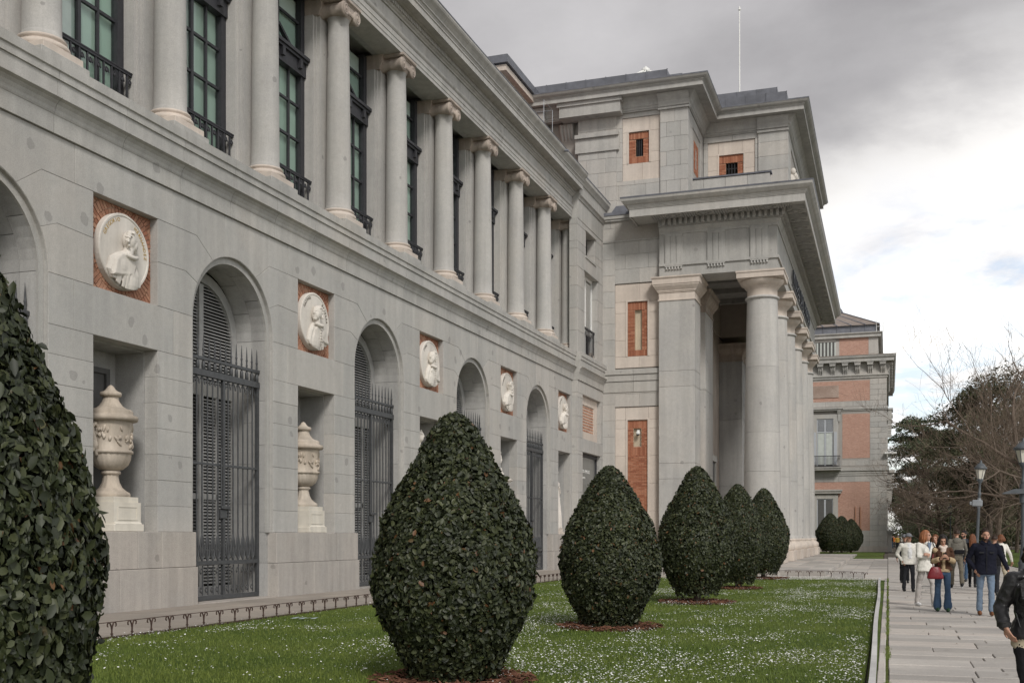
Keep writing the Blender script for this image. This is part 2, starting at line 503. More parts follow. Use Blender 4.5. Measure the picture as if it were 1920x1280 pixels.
M['grey_paint'] = plain('grey_paint', (0.42, 0.44, 0.47), 0.5, 0.4, 0.0, 0.06)
M['letter'] = plain('letter', (0.03, 0.032, 0.04), 0.45, 0.5)
M['gold'] = plain('gold', (0.42, 0.27, 0.07), 0.45, 0.5, 0.4)
M['engraved'] = plain('engraved', (0.10, 0.08, 0.06), 0.8, 0.2)
M['plaster'] = plain('plaster', (0.40, 0.35, 0.31), 0.9, 0.2, 0, 0.06, 2)
def glass_mat():
    g = G('window_glass')
    tr = g.n('ShaderNodeBsdfTransparent'); tr.inputs[0].default_value = (0.80, 0.87, 0.84, 1)
    gl = g.n('ShaderNodeBsdfGlossy'); gl.inputs['Roughness'].default_value = 0.03
    fr = g.n('ShaderNodeLayerWeight'); fr.inputs['Blend'].default_value = 0.5
    mx = g.n('ShaderNodeMixShader'); g.l(g.math('ADD', g.math('MULTIPLY', g.math('POWER', fr.outputs['Facing'], 4.0), 0.6), 0.06), mx.inputs[0]); g.l(tr.outputs[0], mx.inputs[1]); g.l(gl.outputs[0], mx.inputs[2])
    g.l(mx.outputs[0], g.out.inputs['Surface']); return g.m
M['glass'] = glass_mat()

def leaf_mat(name, dark, mid, light, dry=None, rough=0.38, trans=0.0, dryamt=0.992):
    g = G(name); r_ = island(g)
    ramp = g.n('ShaderNodeValToRGB'); g.l(r_, ramp.inputs[0]); e = ramp.color_ramp.elements
    e[0].position = 0; e[0].color = (*dark, 1); e[1].position = 0.975; e[1].color = (*light, 1)
    x = e.new(0.5); x.color = (*mid, 1)
    if dry:
        y = e.new(dryamt); y.color = (*dry, 1)
    col = g.mulv(ramp.outputs[0], g.rng(g.noise(1.3, 4, 0.6), 0.3, 0.7, 0.8, 1.2))
    return g.fin(col, rough, 0.38)
M['laurel'] = leaf_mat('laurel', (0.014, 0.019, 0.008), (0.029, 0.037, 0.015), (0.058, 0.066, 0.026), (0.12, 0.056, 0.022), 0.52)
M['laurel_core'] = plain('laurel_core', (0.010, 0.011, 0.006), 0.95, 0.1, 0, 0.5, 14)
M['bark'] = plain('bark', (0.14, 0.11, 0.088), 0.95, 0.15, 0, 0.35, 7, 0.5)
M['bark_dark'] = plain('bark_dark', (0.07, 0.055, 0.046), 0.95, 0.15, 0, 0.35, 5, 0.5)
M['twig'] = plain('twig', (0.19, 0.148, 0.115), 0.95, 0.1, 0, 0.3, 0.6)
M['needle'] = leaf_mat('needle', (0.048, 0.066, 0.036), (0.082, 0.108, 0.058), (0.13, 0.155, 0.08), None, 0.75)
M['needle_dark'] = leaf_mat('needle_dark', (0.040, 0.052, 0.026), (0.068, 0.080, 0.040), (0.11, 0.115, 0.058), (0.10, 0.075, 0.045), 0.8)
M['dry_leaf'] = leaf_mat('dry_leaf', (0.08, 0.058, 0.034), (0.12, 0.088, 0.05), (0.16, 0.125, 0.07), None, 0.9)
def grass_mat():
    g = G('grass_blade'); r_ = island(g)
    c = g.mix(r_, (0.085, 0.120, 0.018), (0.175, 0.212, 0.045))
    c = g.mix(g.rng(g.noise(0.5, 4, 0.6), 0.35, 0.7, 0, 0.6, True), c, (0.085, 0.130, 0.022))
    return g.fin(c, 0.6, 0.3)
M['grass'] = grass_mat()
def lawn_mat():
    g = G('lawn_ground')
    c = g.mix(g.rng(g.noise(0.45, 5, 0.6), 0.35, 0.68, 0, 1, True), (0.068, 0.108, 0.018), (0.12, 0.16, 0.032))
    c = g.mulv(c, g.rng(g.noise(22, 5, 0.75), 0.28, 0.72, 0.45, 1.45))
    c = g.mix(g.rng(g.noise(1.7, 4, 0.6), 0.66, 0.8, 0, 0.5, True), c, (0.06, 0.065, 0.025))
    g.bump(g.noise(45, 5, 0.75), 0.8, 0.04)
    return g.fin(c, 0.85, 0.15)
M['lawn'] = lawn_mat()
M['petal'] = plain('petal', (0.80, 0.80, 0.78), 0.7, 0.2, 0, 0.04)
M['pollen'] = plain('pollen', (0.55, 0.38, 0.04), 0.8, 0.2)
def mulch_mat():
    g = G('mulch_chip'); r_ = island(g)
    c = g.mix(r_, (0.060, 0.026, 0.017), (0.20, 0.098, 0.062))
    return g.fin(c, 0.9, 0.15)
M['mulch'] = mulch_mat()
M['soil'] = plain('soil', (0.055, 0.024, 0.016), 0.95, 0.1, 0, 0.4, 12, 0.5)
M['dirt'] = plain('dirt', (0.13, 0.115, 0.095), 0.95, 0.1, 0, 0.2, 0.8)
M['moss'] = plain('moss', (0.07, 0.085, 0.02), 0.95, 0.1, 0, 0.4, 9)
FOLD = set()
class Body:
    # labelled closed pieces, fused into one continuous surface by a voxel remesh
    def __init__(s): s.P = []
    def loft(s, rings, lab, n=38):
        # ring : (centre, rx, ry, [axis frame]) ; vertical rings
        m = MB(); rs = []
        dense = [rings[0]]
        for A, B in zip(rings[:-1], rings[1:]):
            k = max(1, int(abs(B[0][2] - A[0][2]) / .022))
            for i in range(1, k + 1):
                t = i / k; dense.append((tuple(p + (q - p) * t for p, q in zip(A[0], B[0])), A[1] + (B[1] - A[1]) * t, A[2] + (B[2] - A[2]) * t))
        for c, rx, ry in dense:
            rs.append([(c[0] + rx * math.cos(2 * PI * j / n), c[1] + ry * math.sin(2 * PI * j / n), c[2]) for j in range(n)])
        m.rings(rs); s.P.append((m, lab)); return s
    def tube(s, pts, r_, lab, n=10):
        pp, rr = [Vector(pts[0])], [r_[0]]
        for A, B, ra, rb in zip(pts[:-1], pts[1:], r_[:-1], r_[1:]):
            A, B = Vector(A), Vector(B); k = max(1, int((B - A).length / .03))
            for i in range(1, k + 1): pp.append(A.lerp(B, i / k)); rr.append(ra + (rb - ra) * i / k)
        m = MB().tube(pp, rr, n); s.P.append((m, lab))
        for p, q in ((pts[0], r_[0]), (pts[-1], r_[-1])): s.P.append((MB().ell(p, (q, q, q), n, 6), lab))
        return s
    def ell(s, c, r_, lab, rot=None): s.P.append((MB().ell(c, r_, 12, 8, 0, rot), lab)); return s
    def fuse(s, voxel, smooth=3, folds=0.0, seed=0.0):
        allm = MB(); kd_pts = []; labs = []
        for m, lab in s.P:
            allm.add(m.v, m.f, True)
            # denser samples for the label look-up : face centres and corners
            for p in m.v: kd_pts.append(p); labs.append(lab)
            for f in m.f:
                if len(f) > 4: continue
                c = [sum(m.v[i][k] for i in f) / len(f) for k in range(3)]
                kd_pts.append(tuple(c)); labs.append(lab)
        me = allm.mesh('tmp', [])
        o = bpy.data.objects.new('tmp', me); COL.objects.link(o)
        rm = o.modifiers.new('r', 'REMESH'); rm.mode = 'VOXEL'; rm.voxel_size = voxel; rm.use_smooth_shade = True
        sm = o.modifiers.new('s', 'SMOOTH'); sm.factor = .5; sm.iterations = smooth
        dg = bpy.context.evaluated_depsgraph_get()
        res = bpy.data.meshes.new_from_object(o.evaluated_get(dg))
        bpy.data.objects.remove(o); bpy.data.meshes.remove(me)
        kd = kdtree.KDTree(len(kd_pts))
        for i, p in enumerate(kd_pts): kd.insert(p, i)
        kd.balance()
        names = []
        idx = np.zeros(len(res.polygons), np.int32)
        co = np.empty(len(res.vertices) * 3, np.float32); res.vertices.foreach_get('co', co); co = co.reshape(-1, 3)
        for k, p in enumerate(res.polygons):
            lab = labs[kd.find(p.center)[1]]
            if lab not in names: names.append(lab)
            idx[k] = names.index(lab)
        # settle the borders between materials : each face takes the vote of its neighbourhood
        ls = np.empty(len(res.polygons), np.int32); res.polygons.foreach_get('loop_total', ls)
        lv = np.empty(len(res.loops), np.int32); res.loops.foreach_get('vertex_index', lv)
        lf_ = np.repeat(np.arange(len(ls)), ls)
        for _ in range(12 if len(names) > 1 else 0):
            vote = np.zeros((len(res.vertices), len(names)), np.float32); np.add.at(vote, (lv, idx[lf_]), 1.0)
            fv = np.zeros((len(ls), len(names)), np.float32); np.add.at(fv, lf_, vote[lv])
            idx = fv.argmax(1).astype(np.int32)
        # folds : cloth is pushed in and out a little, skin is left alone
        if folds:
            fl = np.array([isinstance(nme, bpy.types.Material) and nme.name in FOLD for nme in names])
            nv = np.zeros(len(res.vertices), bool); nv[lv[np.repeat(fl[idx], ls)]] = True
            no = np.empty(len(res.vertices) * 3, np.float32); res.vertex_normals.foreach_get('vector', no); no = no.reshape(-1, 3)
            for i in np.nonzero(nv)[0]:
                x, y, z = (float(q) for q in co[i])
                d = .55 * (.5 - 2.2 * abs(mnoise.noise(Vector((x * 5, y * 5, z * 11 + x * 4 + seed))))) + .45 * mnoise.noise(Vector((x * 14 + z * 6, y * 14, z * 17 - x * 12 + seed)))
                co[i] += no[i] * d * folds
            res.vertices.foreach_set('co', co.ravel())
        res.materials.clear()
        for nme in names: res.materials.append(nme if isinstance(nme, bpy.types.Material) else M[nme])
        res.polygons.foreach_set('material_index', idx)
        res.polygons.foreach_set('use_smooth', np.ones(len(res.polygons), bool))
        res.update()
        return res

# ================================================================== the arcaded wing
XW = -16.0                                   # face of the wall
ARC0, BAY = 15.84, 8.33                      # first arch in view, arch to arch
ARCHES = [ARC0 + BAY * k for k in range(-1, 5)]
NICHES = [a + BAY / 2 for a in ARCHES]
RO, RI, ZS = 1.80, 1.64, 6.9                 # outer and inner radius of the arches, springing
Y0W, Y1W = 3.36, 54.66
wing = thing('museum_wing', 'long grey granite wing with arches below and Ionic columns above, left of the lawn', 'building', 'F', (XW, 30, 0))

_cache = {}
def rep(key, fn, name, mat, parent, at, **k):
    # alike pieces share one mesh : fn builds it round the origin
    if key not in _cache: _cache[key] = fn().mesh(name, mat)
    return put(_cache[key], name, parent, at, **k)

# --- wall stones of one bay, cut as polygons (u along the wall from the arch centre, z up)
def arcpts(a0, a1, n, r_=RO):
    return [(r_ * math.cos(R(a0 + (a1 - a0) * i / n)), ZS + r_ * math.sin(R(a0 + (a1 - a0) * i / n))) for i in range(n + 1)]
G_ = 0.0032                                   # half a joint
def sh(poly): return inset(poly, G_)
NW = 1.06                                    # half width of niche and medallion recess
HB = BAY / 2
NL = HB - NW
ROWS = [1.75, 2.34, 2.93, 3.52, 4.11, 4.70, 5.29, 5.88]
half = []
for i in range(7):
    half.append([(RO, ROWS[i]), (NL, ROWS[i]), (NL, ROWS[i + 1]), (RO, ROWS[i + 1])])
half.append([(RO, 5.88), (2.52, 5.88), (2.52, 6.9), (RO, 6.9)])
a28, a58, a80 = 28, 58, 79
half.append([(NL, 6.9), (NL, 7.9), (2.05, 7.93)] + arcpts(a28, 0, 6))
half.append([(NL, 7.9), (NL, 8.88), (1.62, 8.88)] + arcpts(a58, a28, 6) + [(2.05, 7.93)])
half.append([(2.55, 8.88), (2.55, 9.68), (0.47, 9.68)] + arcpts(a80, a58, 5) + [(1.62, 8.88)])
key = [(0.47, 9.68), (-0.47, 9.68)] + arcpts(180 - a80, a80, 5)
TH = 0.36
def stone_poly(poly, x0=-TH, x1=0.0):
    return MB().prism(sh(poly), 'x', x0, x1, 0.006, 'hi')
for bi, ya in enumerate(ARCHES):
    for sgn in (1, -1):
        for k, pl in enumerate(half):
            pp = [(u * sgn, z) for u, z in pl]
            rep(('w', k, sgn), lambda pp=pp: stone_poly(pp), 'stone', M['granite'], wing, (XW + random.uniform(-0.004, 0.004), ya, 0))
    rep('key', lambda: stone_poly(key), 'keystone', M['granite'], wing, (XW + 0.002, ya, 0))
for yn in NICHES:
    if yn > Y1W: continue
    for u0, u1 in ((-1.645, -0.2), (-0.2, 1.645)):
        if abs(u0) > 1.7: continue
    rep('lin', lambda: stone_poly([(-1.645, 5.88), (1.645, 5.88), (1.645, 6.9), (-1.645, 6.9)]), 'lintel', M['granite'], wing, (XW, yn, 0))
    rep('top', lambda: stone_poly([(-1.615, 8.88), (1.615, 8.88), (1.615, 9.68), (-1.615, 9.68)]), 'stone', M['granite'], wing, (XW + 0.003, yn, 0))
    # plinth of two courses under niche and piers
    w = NL + NW - RO + NW
    pw = HB - RO - 0.03 + 0.04
    for zz0, zz1, ex, cuts in ((0.0, 0.92, 0.16, (-1, -0.18, 0.42, 1)), (0.92, 1.75, 0.11, (-1, 0.10, 0.45, 1))):
        for c0, c1 in zip(cuts[:-1], cuts[1:]):
            rep(('pl', zz0, c0), lambda: MB().box(-1.2, ex, c0 * pw + 0.005, c1 * pw - 0.005, zz0 + 0.004, zz1 - 0.004, 0, 0.010), 'plinth_stone', M['granite_warm'], wing, (XW, yn, 0))
part(MB().box(XW - TH, XW, 54.37, 54.656, 1.76, 5.874).box(XW - TH, XW, 54.37, 54.656, 6.906, 8.874).box(XW - 1.2, XW - TH - .004, 54.36, 54.656, 1.76, 9.68), 'end_jamb', M['granite'], wing)
# mortar behind the joints (set back 25 mm) and the inner wall with openings
def backing():
    m = MB()
    x0, x1 = XW - 0.30, XW - 0.016
    for ya in ARCHES:
        for sgn in (1, -1):
            def U(u): return ya + sgn * u
            for pl in ([(RO + .012, 1.75), (NL - .012, 1.75), (NL - .012, 6.95), (RO + .012, 6.95)],
                       [(NL - .012, 6.90), (NL - .012, 8.90), (1.66, 8.90)] + arcpts(64, 0, 9, RO + 0.012),
                       [(2.57, 8.86), (2.57, 9.7), (0, 9.7)] + arcpts(90, 60, 5, RO + 0.012) + [(1.66, 8.86)]):
                m.prism([(U(u), z) for u, z in pl], 'x', x0, x1)
    for yn in NICHES:
        m.box(x0, x1, yn - 1.66, yn + 1.66, 5.89, 6.89)
        m.box(x0, x1, yn - 1.66, yn + 1.66, 8.89, 9.7)
    return m
part(backing(), 'mortar_bed', M['mortar'], wing)

# --- arch : rebated ring, deep reveal of stones, louvred window at the back
XA0, XA1 = -0.10, -1.05
def ring_mesh():
    m = MB(); n = 24
    prof = [(RO, 0.0), (RO, XA0 + 0.0), (RI, XA0), (RI, XA0 - 0.06), (RO + 0.05, XA0 - 0.06), (RO + 0.05, -0.002)]
    # jambs and ring as one band
    path = [(-1, 1.75)] + [None]
    rs = []
    def sect(cu, cz, du, dz):
        return [(x, cu + du * r_, cz + dz * r_) for r_, x in [(RO - 0.004, -0.012), (RO - 0.004, XA0), (RI, XA0), (RI, XA0 - 0.06), (RO + 0.03, XA0 - 0.06), (RO + 0.03, -0.012)]]
    rs.append(sect(0, 1.75, 1, 0))
    for i in range(n + 1):
        a = PI * i / n
        rs.append(sect(0, ZS, math.cos(a), math.sin(a)))
    rs.append(sect(0, 1.75, -1, 0))
    m.rings(rs, True, True, False)
    return m
def reveal_block(a0, a1):
    m = MB()
    n = max(1, int(abs(a1 - a0) / 7))
    pts = [(RI * math.cos(R(a0 + (a1 - a0) * i / n)), ZS + RI * math.sin(R(a0 + (a1 - a0) * i / n))) for i in range(n + 1)]
    pts += [(1.95 * math.cos(R(a1 + (a0 - a1) * i / n)), ZS + 1.95 * math.sin(R(a1 + (a0 - a1) * i / n))) for i in range(n + 1)]
    return m, pts
def slats(u0, u1, z0, z1, pitch=0.085, arch=None):
    m = MB(); z = z0 + pitch / 2
    while z < z1 - pitch / 2:
        w0, w1 = u0, u1
        if arch:
            dz = z - arch[0]
            if dz > 0:
                lim = math.sqrt(max(arch[1] ** 2 - dz * dz, 0))
                w0, w1 = max(u0, -lim), min(u1, lim)
        if w1 - w0 > 0.05:
            m.prism([(-0.030, z + 0.016), (-0.024, z + 0.024), (0.030, z - 0.024), (0.024, z - 0.032)], 'y', w0, w1)
        z += pitch
    return m
WX = -1.08                                   # window plane behind the arch
def window_frame():
    m = MB(); n = 22; ro, ri = 1.66, 1.40
    rs = [[(WX - .05, ro, 0.1), (WX + .06, ro, 0.1), (WX + .06, ri, 0.1), (WX - .05, ri, 0.1)]]
    for i in range(n + 1):
        a = PI * i / n
        rs.append([(x, r_ * math.cos(a), ZS - 0.1 + r_ * math.sin(a)) for x, r_ in ((WX - .05, ro), (WX + .06, ro), (WX + .06, ri), (WX - .05, ri))])
    rs.append([(WX - .05, -ro, 0.1), (WX + .06, -ro, 0.1), (WX + .06, -ri, 0.1), (WX - .05, -ri, 0.1)])
    m.rings(rs, True, True, False)
    for i in range(2): m.box(WX - .03, WX + .05, -1.39, 1.39, (0.1, 5.28)[i], (0.35, 5.62)[i])
    m.box(WX - .03, WX + .07, -0.09, 0.09, 0.35, 8.15)
    for s_ in (-1, 1):
        m.box(WX - .03, WX + .05, s_ * 0.74 - 0.05, s_ * 0.74 + 0.05, 0.35, 5.3)
        m.box(WX - .03, WX + .05, s_ * 0.42 - 0.34, s_ * 0.42 + 0.34, 2.6, 2.75)
    return m
for bi, ya in enumerate(ARCHES):
    rep('ring', ring_mesh, 'archivolt', M['granite_trim'], wing, (XW, ya, 0))
    for xi, (xa, xb) in enumerate(((XA0 - 0.062, -0.56), (-0.566, XA1))):
        angs = (0, 38, 68, 112, 142, 180) if xi == 0 else (0, 26, 56, 90, 124, 154, 180)
        for a0, a1 in zip(angs[:-1], angs[1:]):
            def mk(a0=a0, a1=a1, xa=xa, xb=xb):
                m, pts = reveal_block(a0 + 0.25, a1 - 0.25); return m.prism(pts, 'x', xb, xa)
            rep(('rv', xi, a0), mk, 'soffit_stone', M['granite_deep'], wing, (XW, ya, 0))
        rows = (0.0, 0.93, 1.75, 2.93, 4.11, 5.29, ZS) if xi == 0 else (0.0, 1.4, 2.5, 3.6, 4.7, 5.8, ZS)
        for z0, z1 in zip(rows[:-1], rows[1:]):
            for s_ in (1, -1):
                u0, u1 = sorted((s_ * RI, s_ * 1.95))
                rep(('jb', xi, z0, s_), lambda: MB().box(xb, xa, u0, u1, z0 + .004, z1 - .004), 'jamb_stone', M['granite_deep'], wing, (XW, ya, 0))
    fr = rep('wfr', window_frame, 'arched_window', M['shutter'], wing, (XW, ya, 0))
    at = (XW, ya, 0)
    for s_ in (-1, 1):
        u0, u1 = sorted((s_ * 0.09, s_ * 1.40))
        rep(('sl', s_), lambda: slats(u0, u1, 5.64, 8.2, 0.085, (ZS - .1, 1.41)), 'louvre', M['shutter'], fr, (XW + WX, ya, 0), kind='stuff')
        if s_ > 0:
            rep('sl2', lambda: slats(0.14, 0.69, 0.4, 5.26, 0.085), 'louvre', M['shutter'], fr, (XW + WX, ya, 0), kind='stuff')
            rep('sl3', lambda: slats(0.80, 1.39, 0.4, 5.26, 0.085), 'louvre', M['shutter'], fr, (XW + WX, ya, 0), kind='stuff')
        else:
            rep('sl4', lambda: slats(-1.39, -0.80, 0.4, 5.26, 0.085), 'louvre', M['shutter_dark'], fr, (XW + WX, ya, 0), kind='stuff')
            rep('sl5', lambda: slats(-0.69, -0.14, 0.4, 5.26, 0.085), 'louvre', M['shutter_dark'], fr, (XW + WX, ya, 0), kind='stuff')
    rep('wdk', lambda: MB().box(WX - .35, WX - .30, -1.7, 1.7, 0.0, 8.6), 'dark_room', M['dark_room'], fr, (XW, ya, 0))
    rep('thr', lambda: MB().box(WX - .2, 0.10, -RO - 0.05, RO + 0.05, -0.1, 0.035), 'threshold', M['granite_warm'], wing, (XW, ya, 0))

# --- niches : inner box, and the brick-lined medallion recess
def radial_bricks():
    m = MB(); r_ = 0.80; hh = 0.985; w_ = NW
    # courses of thin bricks set round the disc
    rr = 0.70; k = 0
    while rr < 1.62:
        L = 0.235; n = int(2 * PI * rr / 0.088)
        for i in range(n):
            a = 2 * PI * (i + 0.5 * (k % 2)) / n
            da = PI / n * 0.80
            q = []
            for (ra, aa) in ((rr, a - da), (rr + L - 0.014, a - da), (rr + L - 0.014, a + da), (rr, a + da)):
                y, z = ra * math.cos(aa), ra * math.sin(aa)
                q.append((min(max(y, -w_), w_), min(max(z, -hh), hh)))
            ar = 0
            for j in range(4): ar += q[j][0] * q[(j + 1) % 4][1] - q[(j + 1) % 4][0] * q[j][1]
            if abs(ar) > 0.002:
                d = random.uniform(0.020, 0.032)
                V = [(0, *p) for p in q] + [(d, *p) for p in q]
                m.add(V, [(4, 5, 6, 7), (0, 1, 5, 4), (1, 2, 6, 5), (2, 3, 7, 6), (3, 0, 4, 7)])
        rr += L; k += 1
    return m
DM = 0.23                                    # depth of the medallion recess
for yn in NICHES:
    at = (XW, yn, 0)
    rep('nich_in', lambda: (MB().box(-1.25, -1.15, -1.3, 1.3, 1.75, 5.95).box(-1.15, -TH - .004, NW - 0.03, 1.3, 1.75, 5.95)
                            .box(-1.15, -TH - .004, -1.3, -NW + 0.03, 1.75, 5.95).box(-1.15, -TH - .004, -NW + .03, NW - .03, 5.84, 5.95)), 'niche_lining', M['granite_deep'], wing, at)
    for z in (2.9, 4.05, 5.2):
        pass
    rep('nich_fl', lambda: MB().box(-1.15, -0.002, -NW - .02, NW + .02, 1.70, 1.752), 'niche_sill', M['granite_warm'], wing, at)
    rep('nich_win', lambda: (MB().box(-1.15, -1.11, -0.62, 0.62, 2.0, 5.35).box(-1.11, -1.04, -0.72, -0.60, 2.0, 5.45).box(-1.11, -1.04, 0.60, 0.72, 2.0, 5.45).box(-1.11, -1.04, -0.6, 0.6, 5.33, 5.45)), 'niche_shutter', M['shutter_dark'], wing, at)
    rep('med_back', lambda: MB().box(-DM - 0.08, -DM, -NW - .02, NW + .02, 6.86, 8.92), 'panel_bed', M['brick_mortar'], wing, at)
    rep('med_brick', radial_bricks, 'brick', M['old_brick'], wing, (XW - DM, yn, 7.89), kind='stuff')

# --- running bands : base course of the ledge, cavetto, ledge. Stones of a quarter bay
def band(prof, name, mat, key, y0, y1, step, parent=None, x=XW, gap=0.005):
    n = max(1, round((y1 - y0) / step)); st = (y1 - y0) / n
    for i in range(n):
        rep((key, round(st, 4)), lambda: MB().prism(prof, 'y', gap, st - gap), name, mat, parent or wing, (x, y0 + i * st, 0))
band([(-.5, 9.69), (0.06, 9.69), (0.06, 10.06), (-.5, 10.06)], 'band_stone', M['granite_trim'], 'b1', Y0W, Y1W, 2.08)
cav = [(-.5, 10.06), (0.07, 10.06), (0.09, 10.10), (0.10, 10.16), (0.14, 10.24), (0.20, 10.30), (0.28, 10.335), (0.28, 10.36), (-.5, 10.36)]
band(cav, 'cavetto_stone', M['granite_trim'], 'b2', Y0W, Y1W, 2.08)
band([(-.5, 10.36), (0.16, 10.362), (0.16, 10.73), (-.5, 10.73)], 'band_stone', M['granite_trim'], 'b3', Y0W, Y1W, 2.08)
led = [(-1.9, 10.73), (0.20, 10.73), (0.20, 10.88), (0.24, 10.90), (0.24, 11.10), (-1.9, 11.10)]
band(led, 'ledge_stone', M['granite_trim'], 'b4', Y0W, Y1W, 2.08)

# --- columns
COLX = XW - 0.42
COLY = [ARC0 + 2.0825 + 4.165 * k for k in range(-3, 10)]
def ionic_capital():
    m = MB()
    for s_ in (-1, 1):
        cy = s_ * 0.40
        prof = [(0.05, 0.52), (0.17, 0.52), (0.225, 0.50), (0.235, 0.46), (0.225, 0.42), (0.19, 0.30), (0.155, 0.08), (0.165, 0.06), (0.165, -0.06), (0.155, -0.08), (0.19, -0.30), (0.225, -0.42), (0.235, -0.46), (0.225, -0.50), (0.17, -0.52), (0.05, -0.52)]
        m.lathe([(a, b) for a, b in prof], (0, cy, -0.03), 16, 'x')
        for fx in (0.515, -0.515):
            sp = []
            for i in range(30):
                a = i / 29 * 2 * PI * 2.1; rr = 0.205 - 0.165 * (i / 29)
                sp.append((fx, cy + s_ * rr * math.sin(a), -0.03 + rr * math.cos(a)))
            m.tube(sp, 0.022, 5)
            m.ell((fx, cy, -0.03), (0.04, 0.05, 0.05), 8, 6)
    m.box(-0.48, 0.48, -0.42, 0.42, 0.02, 0.19)                     # channel between the scrolls
    m.box(-0.505, 0.505, -0.40, 0.40, 0.155, 0.19)
    m.lathe([(0.40, -0.20), (0.42, -0.16), (0.47, -0.10), (0.49, -0.02), (0.47, 0.03), (0.40, 0.05)], (0, 0, 0), 24)  # echinus
    for i in range(5):
        m.ell((0.475, -0.22 + 0.11 * i, -0.06), (0.045, 0.042, 0.075), 8, 6)  # eggs
    m.box(-0.54, 0.54, -0.56, 0.56, 0.19, 0.215).box(-0.57, 0.57, -0.59, 0.59, 0.215, 0.29)      # abacus
    return m
def scaled(m, a, b, c):
    m.v = [(x * a, y * b, z * c) for x, y, z in m.v]; return m
def col_shaft():
    m = MB(); prof = []
    for i in range(13):
        t = i / 12
        prof.append((0.385 - 0.062 * (t ** 1.6), 11.78 + (17.52 - 11.78) * t))
    prof = [(0.42, 11.66), (0.42, 11.70), (0.395, 11.76)] + prof + [(0.35, 17.54), (0.355, 17.60), (0.33, 17.64)]
    return m.lathe(prof, (0, 0, 0), 32)
def col_base():
    m = MB()
    m.box(-0.56, 0.56, -0.56, 0.56, 11.24, 11.40, 0, 0.01)
    m.lathe([(0.50, 11.40), (0.535, 11.42), (0.55, 11.47), (0.535, 11.52), (0.475, 11.545), (0.445, 11.56), (0.45, 11.585), (0.475, 11.60), (0.49, 11.63), (0.475, 11.655), (0.42, 11.66)], (0, 0, 0), 32)
    return m
# scrolls run across the wall, so the bolster axis is x
for i, yc in enumerate(COLY):
    at = (COLX, yc, 0)
    c = rep('shaft', col_shaft, 'column', M['granite_shaft'], wing, at)
    rep('cbase', col_base, 'base', M['limestone'], c, at)
    rep('cstep', lambda: MB().box(-0.66, 0.62, -0.68, 0.68, 11.10, 11.238, 0, 0.012), 'plinth', M['granite_trim'], c, at)
    rep('ccap', lambda: scaled(ionic_capital(), .90, .92, 1.0), 'capital', M['limestone_old'], c, (COLX, yc, 17.75))

# --- piers and windows behind the columns
PX = XW - 0.78
def pier():
    m = MB()
    m.prism([(0, -0.50), (0, 0.50), (-0.10, 0.50), (-0.10, 0.575), (-0.16, 0.575), (-0.16, 0.66), (-1.1, 0.66), (-1.1, -0.66), (-0.16, -0.66), (-0.16, -0.575), (-0.10, -0.575), (-0.10, -0.50)], 'z', 11.10, 17.55)
    return m
def pier_cap():
    m = MB()
    m.prism([(-.0, 17.55), (.03, 17.57), (.03, 17.62), (0.10, 17.78), (.10, 17.95), (.14, 18.04), (-1.0, 18.04), (-1.0, 17.55)], 'y', -0.62, 0.62)
    return m
WZ = [11.1, 12.60, 13.65, 14.70, 15.62]
def win_frame():
    m = MB(); a = 1.43
    X0 = -0.55
    m.box(X0 - .08, X0 + .10, -a, -a + .22, 11.1, 18.0).box(X0 - .08, X0 + .10, a - .22, a, 11.1, 18.0)
    m.box(X0 - .04, X0 + .05, -0.05, 0.05, 11.1, 15.66)
    for s_ in (-1, 1):
        m.box(X0 - .04, X0 + .04, s_ * 0.63 - .032, s_ * 0.63 + .032, 11.1, 15.66)
    for z in WZ[1:4]:
        m.box(X0 - .04, X0 + .035, -a + .2, a - .2, z - .035, z + .035)
    # iron transom : cornice and plain band, small consoles and a pediment
    m.box(X0 - .08, X0 + .16, -a + .01, a - .01, 15.62, 16.02)
    m.box(X0 - .08, X0 + .24, -a + .01, a - .01, 16.02, 16.10).box(X0 - .08, X0 + .30, -a + .01, a - .01, 16.10, 16.20)
    for s_ in (-1, 0, 1):
        m.box(X0 + .15, X0 + .26, s_ * 1.0 - .07, s_ * 1.0 + .07, 15.76, 16.02)
    m.prism([(-0.95, 16.20), (0, 16.78), (0.95, 16.20), (0.80, 16.20), (0, 16.68), (-0.80, 16.20)], 'x', X0 - .02, X0 + .10)
    m.box(X0 - .04, X0 + .05, -0.05, 0.05, 16.4, 18.0)
    m.box(X0 - .04, X0 + .035, -a + .2, a - .2, 17.2, 17.27)
    return m
def pane_(a, b, c, d): return MB().add([(-.55, a, c), (-.55, b, c), (-.55, b, d), (-.55, a, d)], [(0, 1, 2, 3)])
def balcony():
    m = MB(); X0 = -0.24; a = 1.47
    m.box(X0 - .03, X0 + .03, -a, a, 12.38, 12.43).box(X0 - .045, X0 + .045, -a, a, 12.43, 12.46)
    m.box(X0 - .025, X0 + .025, -a, a, 11.2, 11.25)
    return m
def baluster():
    m = MB()
    m.box(-.018, .018, -.022, .022, 11.25, 12.38)
    m.tube([(0, .02, 12.19), (0, .06, 12.27), (0, .10, 12.30), (0, .14, 12.27), (0, .18, 12.19)], .016, 5)
    m.ell((0, .10, 12.22), (.03, .04, .05), 8, 6)
    return m
